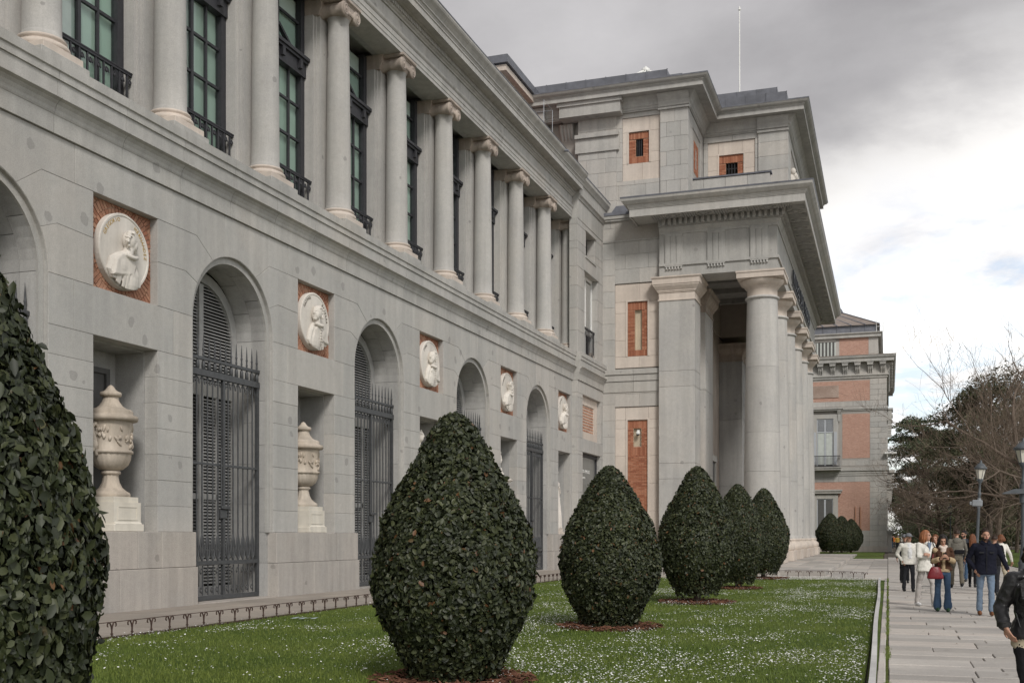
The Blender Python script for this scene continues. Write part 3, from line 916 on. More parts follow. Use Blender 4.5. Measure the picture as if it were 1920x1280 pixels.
for i in range(len(COLY) - 1):
    ym = (COLY[i] + COLY[i + 1]) / 2
    rep('pier', pier, 'pier', M['granite_shaft'], wing, (PX, COLY[i], 0))
    rep('pcap', pier_cap, 'pier_capital', M['limestone_old'], wing, (PX, COLY[i], 0))
    w = rep('gwin', win_frame, 'gallery_window', M['iron_dark'], wing, (PX, ym, 0))
    rep('blind', lambda: MB().box(-.67, -.65, -1.4, 1.4, 11.1, 17.9), 'blind', M['blind'], w, (PX, ym, 0))
    if i == 3: part(MB().box(PX - .645, PX - .635, ym - 1.25, ym - .10, 11.1, 17.9), 'pale_backing', M['white_paint'], w, (PX, ym, 0))  # white strip added behind the glass, imitates the sky reflected in these panes
    us = (-1.25, -0.63, 0.0, 0.63, 1.25)
    for k in range(4):
        for j in range(4):
            if k < 4:
                rep(('pane', k, j), lambda: pane_(us[k] + .03, us[k + 1] - .03, WZ[j] + .04, WZ[j + 1] - .04), 'pane', M['glass'], w, (PX, ym, 0))
    for k in (0, 2):
        rep(('paneu', k), lambda: pane_(us[k] + .05, us[k + 2] - .05, 16.22, 17.19), 'pane', M['glass'], w, (PX, ym, 0))
    b = rep('balc', balcony, 'balcony_rail', M['iron_dark'], wing, (PX, ym, 0))
    for k in range(11):
        rep('balu', baluster, 'baluster', M['iron_dark'], b, (PX - .24, ym - 1.38 + .265 * k, 0))
rep('pier', pier, 'pier', M['granite_shaft'], wing, (PX, COLY[-1], 0))
rep('pcap', pier_cap, 'pier_capital', M['limestone_old'], wing, (PX, COLY[-1], 0))
# end antae beside the last column
ya_ = COLY[-1] + 3.55
anta = part(MB().box(XW - 1.0, XW - 0.02, ya_ - 0.48, ya_ + 0.62, 11.66, 17.55), 'anta', M['granite_shaft'], wing, (XW, ya_, 0))
put(MB().prism([(-1.0, 17.55), (0.0, 17.55), (0.08, 17.62), (0.10, 17.80), (0.04, 17.9), (0.10, 18.04), (-1.0, 18.04)], 'y', -0.62, 0.56).mesh('capital', M['limestone_old']), 'capital', anta, (XW, ya_, 0))
put(MB().prism([(-1.0, 11.102), (0.16, 11.102), (0.16, 11.36), (0.10, 11.40), (0.12, 11.48), (0.05, 11.55), (0.02, 11.66), (-1.0, 11.66)], 'y', -0.62, 0.60).mesh('base', M['limestone']), 'base', anta, (XW, ya_, 0))
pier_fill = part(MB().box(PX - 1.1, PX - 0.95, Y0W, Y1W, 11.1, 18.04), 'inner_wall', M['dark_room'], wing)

# --- entablature
cof = thing
def soffit():
    m = MB()
    m.box(-1.02, -0.01, .004, 4.161, 18.045, 18.6)
    # a sunk panel : raised border under the beam
    m.box(-2.2, -1.025, .004, 4.161, 18.30, 18.6)
    for a, b, c, d in ((-2.2, -2.02, 0.004, 4.161), (-1.2, -1.025, 0.004, 4.161), (-2.02, -1.2, 0.004, 0.2), (-2.02, -1.2, 3.96, 4.161)):
        m.box(a, b, c, d, 18.20, 18.302)
    m.lathe([(0.02, 18.22), (.16, 18.24), (.20, 18.32)], (-1.6, 2.08, 0), 12)
    return m
for k in range(-3, 10):
    rep('soffit', soffit, 'architrave_soffit', M['granite_deep'], wing, (XW, ARC0 + 2.0825 + 4.165 * k, 0))
arch_p = [(-.8, 18.04), (0.0, 18.04), (0.0, 18.165), (0.018, 18.17), (0.018, 18.325), (0.036, 18.33), (0.036, 18.50), (.055, 18.51), (.085, 18.55), (.10, 18.60), (.10, 18.625), (-.8, 18.625)]
band(arch_p, 'architrave_stone', M['granite_trim'], 'e1', Y0W, Y1W, 4.165)
band([(-.8, 18.625), (0.01, 18.628), (0.01, 19.10), (-.8, 19.10)], 'frieze_stone', M['granite_trim'], 'e2', Y0W, Y1W, 2.08)
bed = [(-.8, 19.10), (.06, 19.10), (.08, 19.14), (.14, 19.17), (.16, 19.20), (.16, 19.36), (.24, 19.38), (.28, 19.42), (-.8, 19.42)]
band(bed, 'bed_moulding', M['granite_trim'], 'e3', Y0W, Y1W, 2.08)
cor = [(-.8, 19.42), (.56, 19.42), (.56, 19.40), (.60, 19.38), (.60, 19.60), (.63, 19.61), (.63, 19.64), (.58, 19.645), (.585, 19.72), (.62, 19.78), (.66, 19.80), (.66, 19.86), (.69, 19.90), (.74, 19.96), (.83, 20.04), (.86, 20.10), (.86, 20.16), (-.8, 20.16)]
band(cor, 'cornice_stone', M['granite_trim'], 'e4', Y0W, Y1W, 2.08)
dl = MB()
y = Y0W + .04
while y < Y1W - .1:
    dl.box(XW + .162, XW + .225, y, y + .075, 19.205, 19.345); y += .128
part(dl, 'dentil', M['granite_trim'], wing, kind='stuff')
band([(-.9, 20.162), (.87, 20.162), (.88, 20.20), (-.9, 20.22)], 'gutter_lead', M['lead'], 'e5', Y0W, Y1W, 2.08)
sp_ = part(MB().tube([(XW + .80, 50.6, 20.06), (XW + 1.02, 50.6, 20.03)], .06, 8), 'rain_spout', M['lead'], wing)
# roof and body behind
part(MB().prism([(XW - .9, 20.2), (XW - 6, 22.0), (XW - 20, 22.0), (XW - 24, 20.2)], 'y', Y0W, 60.0), 'roof', M['lead'], wing)
part(MB().box(XW - 24, XW - 2.12, Y0W, 60.0, 0, 20.19), 'core_wall', M['granite'], wing)

# --- end block of the wing, before the portico building
EX = XW + 0.30
eb = wing
YE0, YE1 = 54.66, 60.10
def wall_with_holes(x, y0, y1, z0, z1, holes, rows, mat, parent, depth, name='stone', vj=1.6, fr_x=True, gap=.0035, seed=1, axis='x', bev=0.01):
    # coursed blocks with rectangular openings left out. holes : (a0,a1,z0,z1)
    rs = random.Random(seed)
    zs = [z0]
    while zs[-1] < z1 - rows * 0.6: zs.append(zs[-1] + rows)
    zs[-1] = z1 if len(zs) > 1 else z1
    if len(zs) == 1: zs.append(z1)
    zs = sorted(set([round(q, 3) for q in zs] + [round(h[k], 3) for h in holes for k in (2, 3) if z0 < h[k] < z1]))
    zs2 = [zs[0]]
    for q in zs[1:]:
        if q - zs2[-1] > 0.16 or any(abs(q - h[k]) < .002 for h in holes for k in (2, 3)): zs2.append(q)
    zs2[-1] = z1
    for ri, (a, b) in enumerate(zip(zs2[:-1], zs2[1:])):
        spans = [(y0, y1)]
        for h in holes:
            if h[2] < b - .01 and h[3] > a + .01:
                ns = []
                for p, q in spans:
                    if h[0] > p: ns.append((p, min(q, h[0])))
                    if h[1] < q: ns.append((max(p, h[1]), q))
                spans = [t for t in ns if t[1] - t[0] > .02]
        for p, q in spans:
            n = max(1, round((q - p) / vj)); off = (0.5 if ri % 2 else 0.0)
            cuts = [p] + ([p + (q - p) * (k + off * 0.9 + (0.05 if not off else 0)) / n for k in range(0 if off else 1, n)] if n > 1 else []) + [q]
            cuts = sorted(set(cuts)); cuts = [c for j, c in enumerate(cuts) if j == 0 or c - cuts[j - 1] > .15] 
            if cuts[-1] != q: cuts.append(q)
            for c0, c1 in zip(cuts[:-1], cuts[1:]):
                j = rs.uniform(0, .006)
                m = MB()
                if axis == 'x':
                    m.box(x - depth, x + j, c0 + gap, c1 - gap, a + gap, b - gap, 0, bev); at = (x, (c0 + c1) / 2, (a + b) / 2)
                else:
                    m.box(c0 + gap, c1 - gap, x - j, x + depth, a + gap, b - gap, 0, bev); at = ((c0 + c1) / 2, x, (a + b) / 2)
                part(m, name, mat, parent, at)
HW = [(55.62, 59.28, 0.55, 6.05), (55.62, 59.28, 6.75, 9.05), (56.0, 58.55, 11.10, 15.55), (56.25, 58.05, 16.45, 17.7)]
wall_with_holes(EX, YE0, YE1, 0.0, 9.68, [h for h in HW if h[2] < 9], .98, M['granite'], eb, .45, vj=1.9, seed=4)
wall_with_holes(EX, YE0, YE1, 11.1, 18.0, [h for h in HW if h[2] > 9], 1.15, M['granite'], eb, .45, vj=1.9, seed=5)
part(MB().box(EX - .40, EX - .05, YE0 + .3, YE1, 0, .56).box(EX - .44, EX - .05, YE0 + .02, 55.61, 0, 18).box(EX - .44, EX - .05, 59.3, YE1, 0, 18)
     .box(EX - .44, EX - .05, 55.6, 59.3, 6.06, 6.74).box(EX - .44, EX - .05, 55.6, 59.3, 9.06, 11.1).box(EX - .44, EX - .05, 55.6, 59.3, 15.6, 16.4), 'mortar_bed', M['mortar'], eb)
for prof, nm, key in (([(-.8, 9.69), (0.06, 9.69), (0.06, 10.06), (-.8, 10.06)], 'band_stone', 'x1'), (cav, 'cavetto_stone', 'x2'),
                      ([(-.5, 10.36), (0.16, 10.362), (0.16, 10.73), (-.5, 10.73)], 'band_stone', 'x3'), (led, 'ledge_stone', 'x4')):
    band(prof, nm, M['granite_trim'], key, YE0, YE1, 2.7, wing, EX)
ent1 = [(-.8, 18.0), (0.0, 18.0), (0.02, 18.02), (0.02, 18.98), (-.8, 18.98)]
ent2 = [(-.8, 18.98), (.06, 18.98), (.10, 19.10), (.18, 19.16), (.18, 19.22), (-.8, 19.22)]
ent3 = [(-.8, 19.22), (.10, 19.22), (.10, 19.80), (-.8, 19.80)]
ent4 = [(-.8, 19.80), (.14, 19.80), (.20, 19.90), (.32, 20.02), (.34, 20.16), (-.8, 20.16)]
for q, nm, key in ((ent1, 'frieze_stone', 'y1'), (ent2, 'bed_moulding', 'y2'), (ent3, 'frieze_stone', 'y3'), (ent4, 'cornice_stone', 'y4')):
    band(q, nm, M['granite_trim'], key, YE0, YE1, 2.7, wing, EX)
band([(-.9, 20.162), (.35, 20.162), (.36, 20.22), (-.9, 20.24)], 'gutter_lead', M['lead'], 'y5', YE0, YE1, 2.7, wing, EX)
# blind panel with a reticulated terracotta field
pf = part(MB().box(EX - .40, EX - .26, 55.60, 59.30, 6.74, 9.06), 'blind_panel', M['limestone'], wing, (EX, 57.45, 7.9))
part(MB().box(EX - .26, EX - .20, 55.62, 59.28, 6.76, 7.20).box(EX - .26, EX - .20, 55.62, 59.28, 8.62, 9.04).box(EX - .26, EX - .20, 55.62, 56.25, 7.2, 8.62).box(EX - .26, EX - .20, 58.6, 59.28, 7.2, 8.62), 'frame', M['limestone'], pf)
tc_ = MB()
for a in range(15):
    for b in range(9):
        yy, zz_ = 56.36 + .153 * a, 7.27 + .155 * b
        tc_.ell((EX - .255, yy + (b % 2) * .07, zz_), (.022, .062, .062), 6, 4)
part(tc_, 'carved_field', M['old_brick'], pf, kind='stuff')
# street-level window with its notice
sw = part(MB().box(EX - .32, EX - .22, 55.62, 55.74, .55, 6.05).box(EX - .32, EX - .22, 59.10, 59.28, .55, 6.05).box(EX - .32, EX - .22, 55.74, 59.10, 5.86, 6.05).box(EX - .32, EX - .22, 55.74, 59.10, 3.30, 3.72), 'shop_window', M['iron_dark'], wing, (EX, 57.45, 3))
part(MB().box(EX - .29, EX - .285, 55.74, 59.10, 3.72, 5.86), 'pane', plain('frosted_pane', (0.155, 0.155, 0.145), 0.14, 0.6, 0, .05), sw)
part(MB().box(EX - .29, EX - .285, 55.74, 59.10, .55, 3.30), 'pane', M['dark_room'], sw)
_txt = {}
def text(name, s_, size, mat, parent, at, rot, ext=.004, align='LEFT', local=None):
    # lettering as mesh ; equal letters share one mesh
    key = (s_, size, mat.name, ext, align)
    if key not in _txt:
        cu = bpy.data.curves.new('tmp', 'FONT'); cu.body = s_; cu.size = size; cu.extrude = ext; cu.align_x = align
        cu.resolution_u = 2
        q = bpy.data.objects.new('tmp', cu); COL.objects.link(q)
        me = bpy.data.meshes.new_from_object(q.evaluated_get(bpy.context.evaluated_depsgraph_get()))
        bpy.data.objects.remove(q); me.name = name
        me.materials.clear(); me.materials.append(mat); _txt[key] = me
    o = bpy.data.objects.new(name, _txt[key]); COL.objects.link(o)
    b = base_of(parent)
    o.parent = parent; o.location = (at[0] - b[0], at[1] - b[1], at[2] - b[2]); o.rotation_euler = rot
    return o
FACE_E = (PI / 2, 0, PI / 2)                 # lettering that faces +x, reading towards +y
text('lettering', 'ACCESO AMIGOS', .26, M['white_paint'], sw, (EX - .28, 55.95, 5.02), FACE_E)
text('lettering', 'Friends access', .20, M['white_paint'], sw, (EX - .28, 55.95, 4.72), FACE_E)
# upper windows of the end block
uw = part(MB().box(EX - .40, EX - .30, 56.0, 56.1, 11.1, 15.55).box(EX - .40, EX - .30, 58.45, 58.55, 11.1, 15.55).box(EX - .40, EX - .30, 57.2, 57.34, 11.1, 15.5).box(EX - .40, EX - .28, 56.1, 58.45, 15.4, 15.55).box(EX - .40, EX - .3, 56.1, 58.45, 12.5, 12.62), 'shuttered_window', M['white_paint'], wing, (EX, 57.3, 13))
for u0, u1 in ((56.12, 57.18), (57.36, 58.43)):
    sl_ = MB(); z = 12.68
    while z < 15.36:
        sl_.prism([(EX - .39, z - .025), (EX - .38, z - .03), (EX - .33, z + .022), (EX - .34, z + .028)], 'y', u0, u1); z += .09
    part(sl_, 'louvre', M['white_paint'], uw, kind='stuff')
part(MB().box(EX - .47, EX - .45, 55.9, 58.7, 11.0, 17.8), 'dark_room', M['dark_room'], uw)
rl = part(MB().box(EX - .2, EX - .14, 56.0, 58.55, 12.66, 12.76).box(EX - .2, EX - .16, 56.0, 58.55, 11.15, 11.22), 'balcony_rail', M['iron_dark'], wing, (EX, 57.3, 12))
for k in range(10): part(MB().box(EX - .195, EX - .165, 56.04 + .27 * k, 56.09 + .27 * k, 11.22, 12.66), 'baluster', M['iron_dark'], rl)
part(MB().box(EX - .02, EX + .06, 55.85, 58.70, 15.56, 15.64).box(EX - .02, EX + .05, 56.1, 58.2, 16.30, 16.42).box(EX - .02, EX + .05, 56.1, 58.2, 17.72, 17.82), 'window_hood', M['granite_trim'], wing)

# ================================================================== medallions
def relief_ring(m, r_, d, n=40):
    m.lathe([(0.02, 0.0), (r_, 0.0), (r_, d - .02), (r_ - .02, d), (r_ - .07, d), (r_ - .085, d - .02), (0.02, d - .02)], (0, 0, 0), n, 'x', False)
    return m
def bust(kind, seed):
    # half-length portrait in relief, facing left (-1), right (1) or front (0)
    m = MB(); rs = random.Random(seed)
    f = {'left': -1, 'right': 1, 'front': 0}[kind]
    X = .0
    g_ = f if f else 1
    def outline(pts, d0, d1, bev=.03):
        m.prism([(y * g_, z) for y, z in pts], 'x', X + d0, X + d1, bev, 'hi')
    outline([(-.60, -.74), (-.56, -.40), (-.46, -.14), (-.26, -.02), (-.10, .04), (.10, .02), (.22, -.06), (.36, -.24), (.44, -.50), (.46, -.74)], 0, .10, .05)
    outline([(-.50, -.52), (-.42, -.20), (-.26, -.05), (-.06, .02), (.12, -.02), (.20, -.20), (.12, -.42), (-.08, -.46), (-.26, -.50)], .08, .165, .03)
    m.ell((X + .08, -.20 * g_, -.28), (.10, .22, .24), 16, 10)
    m.ell((X + .07, .12 * g_, -.52), (.10, .22, .28), 14, 8)
    hy, hz = (.05 * g_, .235) if f else (0, .24)
    m.tube([(X + .06, hy - .05 * f, -.06), (X + .08, hy, .12)], [.115, .10], 12)
    m.ell((X + .09, hy - .015 * f, hz + .02), (.13, .150, .185), 16, 12)
    m.ell((X + .10, hy + .075 * f, hz - .065), (.115, .100, .125), 14, 10)
    if f:
        q = Matrix.Rotation(-.5 * f, 3, 'X')
        m.ell((X + .11, hy + .168 * f, hz - .015), (.045, .030, .055), 10, 6, 0, q)
        m.ell((X + .12, hy + .125 * f, hz + .045), (.055, .040, .020), 8, 6)
        m.ell((X + .11, hy + .140 * f, hz - .095), (.045, .035, .018), 8, 6)
        m.ell((X + .11, hy + .125 * f, hz - .155), (.06, .055, .055), 10, 6)
        m.ell((X + .19, hy - .030 * f, hz - .02), (.022, .022, .04), 8, 6)
    else:
        m.ell((X + .225, 0, hz - .03), (.045, .028, .055), 8, 6)
        for s_ in (-1, 1):
            m.ell((X + .20, s_ * .062, hz + .045), (.03, .042, .016), 8, 6); m.tube([(X + .215, s_ * .01, hz - .10), (X + .205, s_ * .075, hz - .115)], [.022, .012], 6)
        m.ell((X + .17, 0, hz - .19), (.06, .05, .07), 10, 6)
    for i in range(34):
        if f:
            a = rs.uniform(-.3, 2.6); r_ = rs.uniform(.11, .18)
            y, z = hy - f * (.02 + .12 * math.sin(a) * 1.0) , hz + .04 + math.cos(a) * r_
            if (y - hy) * f > .06: continue
        else:
            a = rs.uniform(.0, PI); y, z = math.cos(a) * .165, hz + .05 + math.sin(a) * .15
        m.tube([(X + rs.uniform(.10, .19), y, z), (X + rs.uniform(.14, .22), y - f * .03 + rs.gauss(0, .02), z - .035), (X + .12, y - f * .02, z - .07)], [.030, .028, .012], 6)
    for i in range(11):
        t = -1 + 2 * i / 10
        m.ell((X + .15 + .05 * (1 - t * t), hy * .4 + t * .17, -.055 - .035 * (1 - t * t)), (.05, .030, .045), 8, 6)
    for i in range(12):
        y0 = rs.uniform(-.42, .34) * g_
        m.tube([(X + .12, y0 * .6, -.16), (X + .155 - .1 * abs(y0), y0 * .85, -.42), (X + .09, y0 * 1.0, -.72)], [.012, .026, .022], 6)
    if f < 0:
        for i in range(7): m.ell((X + .20, .02, -.18 - .075 * i), (.025, .022, .022), 8, 6)
    return m
def clip_disc(m, r_):
    m.v = [(x, y, z) if y * y + z * z < r_ * r_ or x > 3 else (x, y * r_ / math.hypot(y, z), z * r_ / math.hypot(y, z)) for x, y, z in m.v]
    return m
def arc_text(parent, s_, rad, a_mid, step, size, mat, at):
    n = len(s_)
    for i, ch in enumerate(s_):
        if ch == ' ': continue
        a = a_mid + (i - (n - 1) / 2) * step                         # clockwise from the top
        o = text('letter', ch, size, mat, parent, (at[0], at[1] + rad * math.sin(a), at[2] + rad * math.cos(a)), (0, 0, 0), .003, 'CENTER')
        o.rotation_mode = 'QUATERNION'
        o.rotation_quaternion = (Matrix.Rotation(-a, 3, 'X') @ Matrix(((0, 0, 1), (1, 0, 0), (0, 1, 0)))).to_quaternion()
MED = [('right', '', '', 'round stone portrait medallion behind the nearest bush, at the left edge'),
       ('right', 'GREGORIO', 'HERNANDEZ', 'round portrait medallion of a bearded man facing right in a cape, gilt lettering'),
       ('left', 'GASPAR', 'BECERRA', 'round portrait medallion of a man facing left with a ruff and a buttoned coat'),
       ('left', 'JUAN', '', 'round portrait medallion of a figure in sweeping drapery, third from the left'),
       ('front', 'ALONSO', '', 'round portrait medallion of a moustached man looking straight out, wide collar'),
       ('right', 'DIEGO', '', 'round portrait medallion nearest the portico, seen almost edge on')]
for i, yn in enumerate(NICHES):
    k, t1, t2, lab = MED[i]
    loc = (XW - DM + .03, yn, 7.87)
    t = thing('medallion', lab, 'medallion', 'F', loc, group='portrait medallions on the arcade wall')
    part(MB().lathe([(0.02, 0.0), (.83, 0.0), (.83, .13), (.815, .15), (.775, .15), (.765, .135), (0.02, .135)], loc, 48, 'x', False), 'disc', M['marble'], t)
    b = clip_disc(bust(k, 11 + i), .72)
    b.v = [(loc[0] + .13 + x * 1.1, loc[1] + y * 1.10, loc[2] - .04 + z * 1.10) for x, y, z in b.v]
    q = Body(); q.P.append((b, 'marble'))
    me = q.fuse(.0115, 2); me.transform(Matrix.Translation(-Vector(loc))); put(me, 'bust', t, loc)
    if t1: arc_text(t, t1, .655, -.72 if k != 'front' else -.9, .125, .12, M['gold'] if i == 1 else M['engraved'], (loc[0] + .139, loc[1], loc[2]))
    if t2: arc_text(t, t2, .655, 1.05, .125, .12, M['gold'] if i == 1 else M['engraved'], (loc[0] + .139, loc[1], loc[2]))

# ================================================================== urns and statues in the niches
def urn(yn, lab):
    loc = (XW - .48, yn + .06, 1.752)
    t = thing('stone_urn', lab, 'urn', 'F', loc, group='lidded stone urns in the niches')
    x, y, z = loc
    ped = part(MB().box(x - .45, x + .45, y - .45, y + .45, z + .16, z + .64).box(x - .50, x + .50, y - .50, y + .50, z, z + .16, 0, .01)
               .prism([(x - .50, z + .16), (x - .45, z + .21), (x + .45, z + .21), (x + .50, z + .16)], 'y', y - .44, y + .44).box(x - .41, x + .41, y - .41, y + .41, z + .64, z + .76), 'pedestal', M['pedestal'], t)
    part(MB().box(x + .451, x + .462, y - .30, y + .30, z + .53, z + .555).box(x + .451, x + .462, y - .30, y + .30, z + .25, z + .275)
         .box(x + .451, x + .462, y - .325, y - .30, z + .25, z + .555).box(x + .451, x + .462, y + .30, y + .325, z + .25, z + .555), 'panel_border', M['pedestal'], ped)
    zz_ = z + .76
    sc = 1.0
    P = lambda r_, h: (r_ * sc, h * sc)
    foot = MB().lathe([P(.40, 0), P(.42, .04), P(.40, .09), P(.33, .13), P(.25, .20)], (x, y, zz_), 28)
    foot.lathe([P(.25, .20), P(.19, .32), P(.165, .44), P(.17, .50)], (x, y, zz_), 40, flute=12, fd=.10)
    foot.lathe([P(.17, .49), P(.205, .51), P(.215, .54), P(.20, .57), P(.16, .59)], (x, y, zz_), 28)
    part(foot, 'foot', M['urn_stone'], t)
    bowl = MB().lathe([P(.16, .58), P(.26, .61), P(.37, .70), P(.425, .82), P(.44, .94), P(.44, .965)], (x, y, zz_), 56, flute=22, fd=.05)
    bowl.lathe([P(.44, .95), P(.475, .96), P(.475, 1.01), P(.44, 1.03), P(.425, 1.2), P(.43, 1.4), P(.46, 1.62), P(.47, 1.66), P(.40, 1.67)], (x, y, zz_), 36)
    part(bowl, 'bowl', M['urn_stone'], t)
    fr_ = MB(); rs = random.Random(3)
    for i in range(46):                                              # figures in low relief round the body
        a = rs.uniform(-2.3, 2.1); h = rs.uniform(1.10, 1.55)
        q = Matrix.Rotation(a, 3, 'Z')
        fr_.ell((x + .445 * math.cos(a), y + .445 * math.sin(a), zz_ + h), (.035, rs.uniform(.02, .05), rs.uniform(.04, .10)), 7, 5, 0, q @ Matrix.Rotation(rs.uniform(-.9, .9), 3, 'X'))
    part(fr_, 'relief_figures', M['urn_stone'], t)
    for a in (-PI / 2, PI / 2):
        hd = MB(); c, s_ = math.cos(a), math.sin(a)
        pts = [(.40, 1.45), (.50, 1.58), (.60, 1.52), (.60, 1.38), (.52, 1.22), (.50, 1.05), (.46, .9)]
        hd.tube([(x + p * c, y + p * s_, zz_ + h) for p, h in pts], [.03, .05, .05, .055, .06, .05, .035], 8)
        hd.ell((x + .54 * c, y + .54 * s_, zz_ + 1.12), (.09, .09, .12), 10, 8)
        hd.ell((x + .58 * c, y + .58 * s_, zz_ + 1.02), (.05, .05, .06), 8, 6)
        part(hd, 'handle', M['urn_stone'], t)
    lid = MB().lathe([P(.44, 1.655), P(.56, 1.67), P(.585, 1.72), P(.57, 1.78), P(.48, 1.80), P(.47, 1.83), P(.475, 1.88), P(.44, 1.92), P(.36, 1.94)], (x, y, zz_), 36)
    lid.lathe([P(.36, 1.935), P(.26, 2.0), P(.19, 2.10), P(.16, 2.22)], (x, y, zz_), 48, flute=18, fd=.07)
    lid.lathe([P(.15, 2.21), P(.22, 2.22), P(.235, 2.27), P(.22, 2.31), P(.15, 2.33), P(.10, 2.38), P(.06, 2.44), P(.02, 2.47)], (x, y, zz_), 24)
    part(lid, 'lid', M['urn_stone'], t)
    return t
urn(NICHES[1], 'lidded stone urn under the medallion with gilt lettering')
urn(NICHES[2], 'lidded stone urn under the medallion of the man in a ruff')

# ================================================================== iron gates in the arches
def make_gate(ya, lab):
    gx = XW - .36
    t = thing('iron_gate', lab, 'gate', 'F', (gx, ya, 0.035), group='spiked iron gates closing the arches')
    W = RI - .015
    at = lambda u=0: (gx, ya + u, 0)
    rails = ((.05, .16, .03), (.93, 1.03, .045), (3.42, 3.48, .03), (5.62, 5.78, .06), (6.02, 6.10, .04))
    for k, (z0, z1, d) in enumerate(rails):
        e = .06 if k >= 3 else 0
        rep(('grail', k), lambda: MB().box(-d, d, -W - 0, W + 0, z0, z1, 0, .006), 'rail', M['iron'], t, at())
    for k, u in enumerate((-W + .05, 0, W - .05)):
        rep('gpost', lambda: MB().box(-.04, .04, -.045, .045, .05, 5.64), 'post', M['iron'], t, at(u))
    us = [-W + .05 + (W - .05) * (j + 1) / 7 for j in range(6)]
    us += [(W - .05) * (j + 1) / 7 for j in range(6)]
    for u in us:
        rep('gbar', lambda: MB().tube([(0, 0, 1.0), (0, 0, 5.66)], .021, 8), 'bar', M['iron'], t, at(u))
        rep('gscroll', lambda: (MB().tube([(0, .02, .18), (0, .02, .92)], .016, 6)
                                .tube([(0, .02, .30), (0, -.03, .24), (0, -.07, .26), (0, -.085, .32), (0, -.06, .37), (0, -.03, .34)], .014, 5)
                                .tube([(0, .02, .78), (0, -.03, .84), (0, -.07, .82), (0, -.085, .76), (0, -.06, .71), (0, -.03, .74)], .014, 5)), 'scroll', M['iron'], t, at(u))
        rep('gloop', lambda: (MB().tube([(0, 0, 1.75), (.0, -.05, 1.55), (0, -.085, 1.33), (0, -.07, 1.15), (0, -.01, 1.04)], [.008, .02, .022, .022, .018], 6)
                              .tube([(0, 0, 1.75), (.0, .05, 1.55), (0, .085, 1.33), (0, .07, 1.15), (0, .01, 1.04)], [.008, .02, .022, .022, .018], 6)), 'loop', M['iron'], t, at(u))
        rep('gcusp', lambda: MB().tube([(0, -.10, 5.42), (0, -.08, 5.52), (0, -.04, 5.58), (0, 0, 5.60), (0, .04, 5.58), (0, .08, 5.52), (0, .10, 5.42)], .014, 5), 'cusp', M['iron'], t, at(u))
    for j in range(14):
        u = -W + .06 + (2 * W - .12) * j / 13
        rep('gspike', lambda: MB().lathe([(.02, 5.77), (.05, 5.80), (.045, 5.95), (.022, 6.02), (.022, 6.12), (.03, 6.16), (.022, 6.19), (.022, 6.26), (.034, 6.29), (.022, 6.32), (.02, 6.40), (.004, 6.66)], (0, 0, 0), 8), 'spike', M['iron'], t, at(u))
    rep('gends', lambda: MB().lathe([(.06, -.05), (.085, -.03), (.085, .03), (.06, .05)], (.0, W - .0, 5.70), 10, 'x').lathe([(.05, -.05), (.06, 0), (.05, .05)], (.0, W - .02, 6.06), 10, 'x'), 'boss', M['iron'], t, at())
    lk = rep('glock', lambda: MB().box(-.05, .055, -.17, .10, 2.10, 2.32, 0, .01), 'lock_box', M['iron'], t, at())
    rep('gbolt', lambda: MB().box(.05, .12, -.2, .16, 2.34, 2.42, 0, .01).tube([(.06, -.16, 2.38), (.06, -.16, 3.9)], .022, 6), 'bolt', M['iron'], t, at())
GL = ['spiked iron gate outside the view', 'spiked iron gate rising behind the nearest bush at the left edge',
      'spiked iron gate between the two urns, seen whole', 'spiked iron gate right of the second urn, partly behind the middle bush',
      'spiked iron gate whose top shows over the point of the middle bush', 'spiked iron gate nearest the portico, right of the helmeted statue']
for ya, lab in zip(ARCHES, GL): 
    if ya > 10: make_gate(ya, lab)
# ================================================================== the portico building (frame P)
pav = thing('portico_building', 'tall granite portico block with giant Tuscan columns, deep cornice and attic, beyond the wing', 'building', 'P', (-10, 70, 0))
SY = 59.90                                    # its south wall
def msweep(path, prof, name, mat, parent, closed=False):
    # profile (out, z) carried along a plan polyline with mitred corners ; walls lie to the left of the run
    n = len(path); rs = []
    for i in range(n):
        p = Vector(path[i][:2])
        d0 = (p - Vector(path[i - 1][:2])).normalized() if i > 0 else None
        d1 = (Vector(path[i + 1][:2]) - p).normalized() if i < n - 1 else None
        if d0 is None: nn = Vector((d1.y, -d1.x))
        elif d1 is None: nn = Vector((d0.y, -d0.x))
        else:
            a, b = Vector((d0.y, -d0.x)), Vector((d1.y, -d1.x)); nn = (a + b); nn = nn / (nn.length_squared / 2)
        rs.append([(p.x + nn.x * o, p.y + nn.y * o, z) for o, z in prof])
    m = MB().rings(rs, True, True, False)
    return part(m, name, mat, parent)
def face_rect(m, u0, u1, z0, z1, d, y=None, x=None):
    if y is not None: m.box(u0, u1, y - d, y, z0, z1)
    else: m.box(x, x + d, u0, u1, z0, z1)
    return m

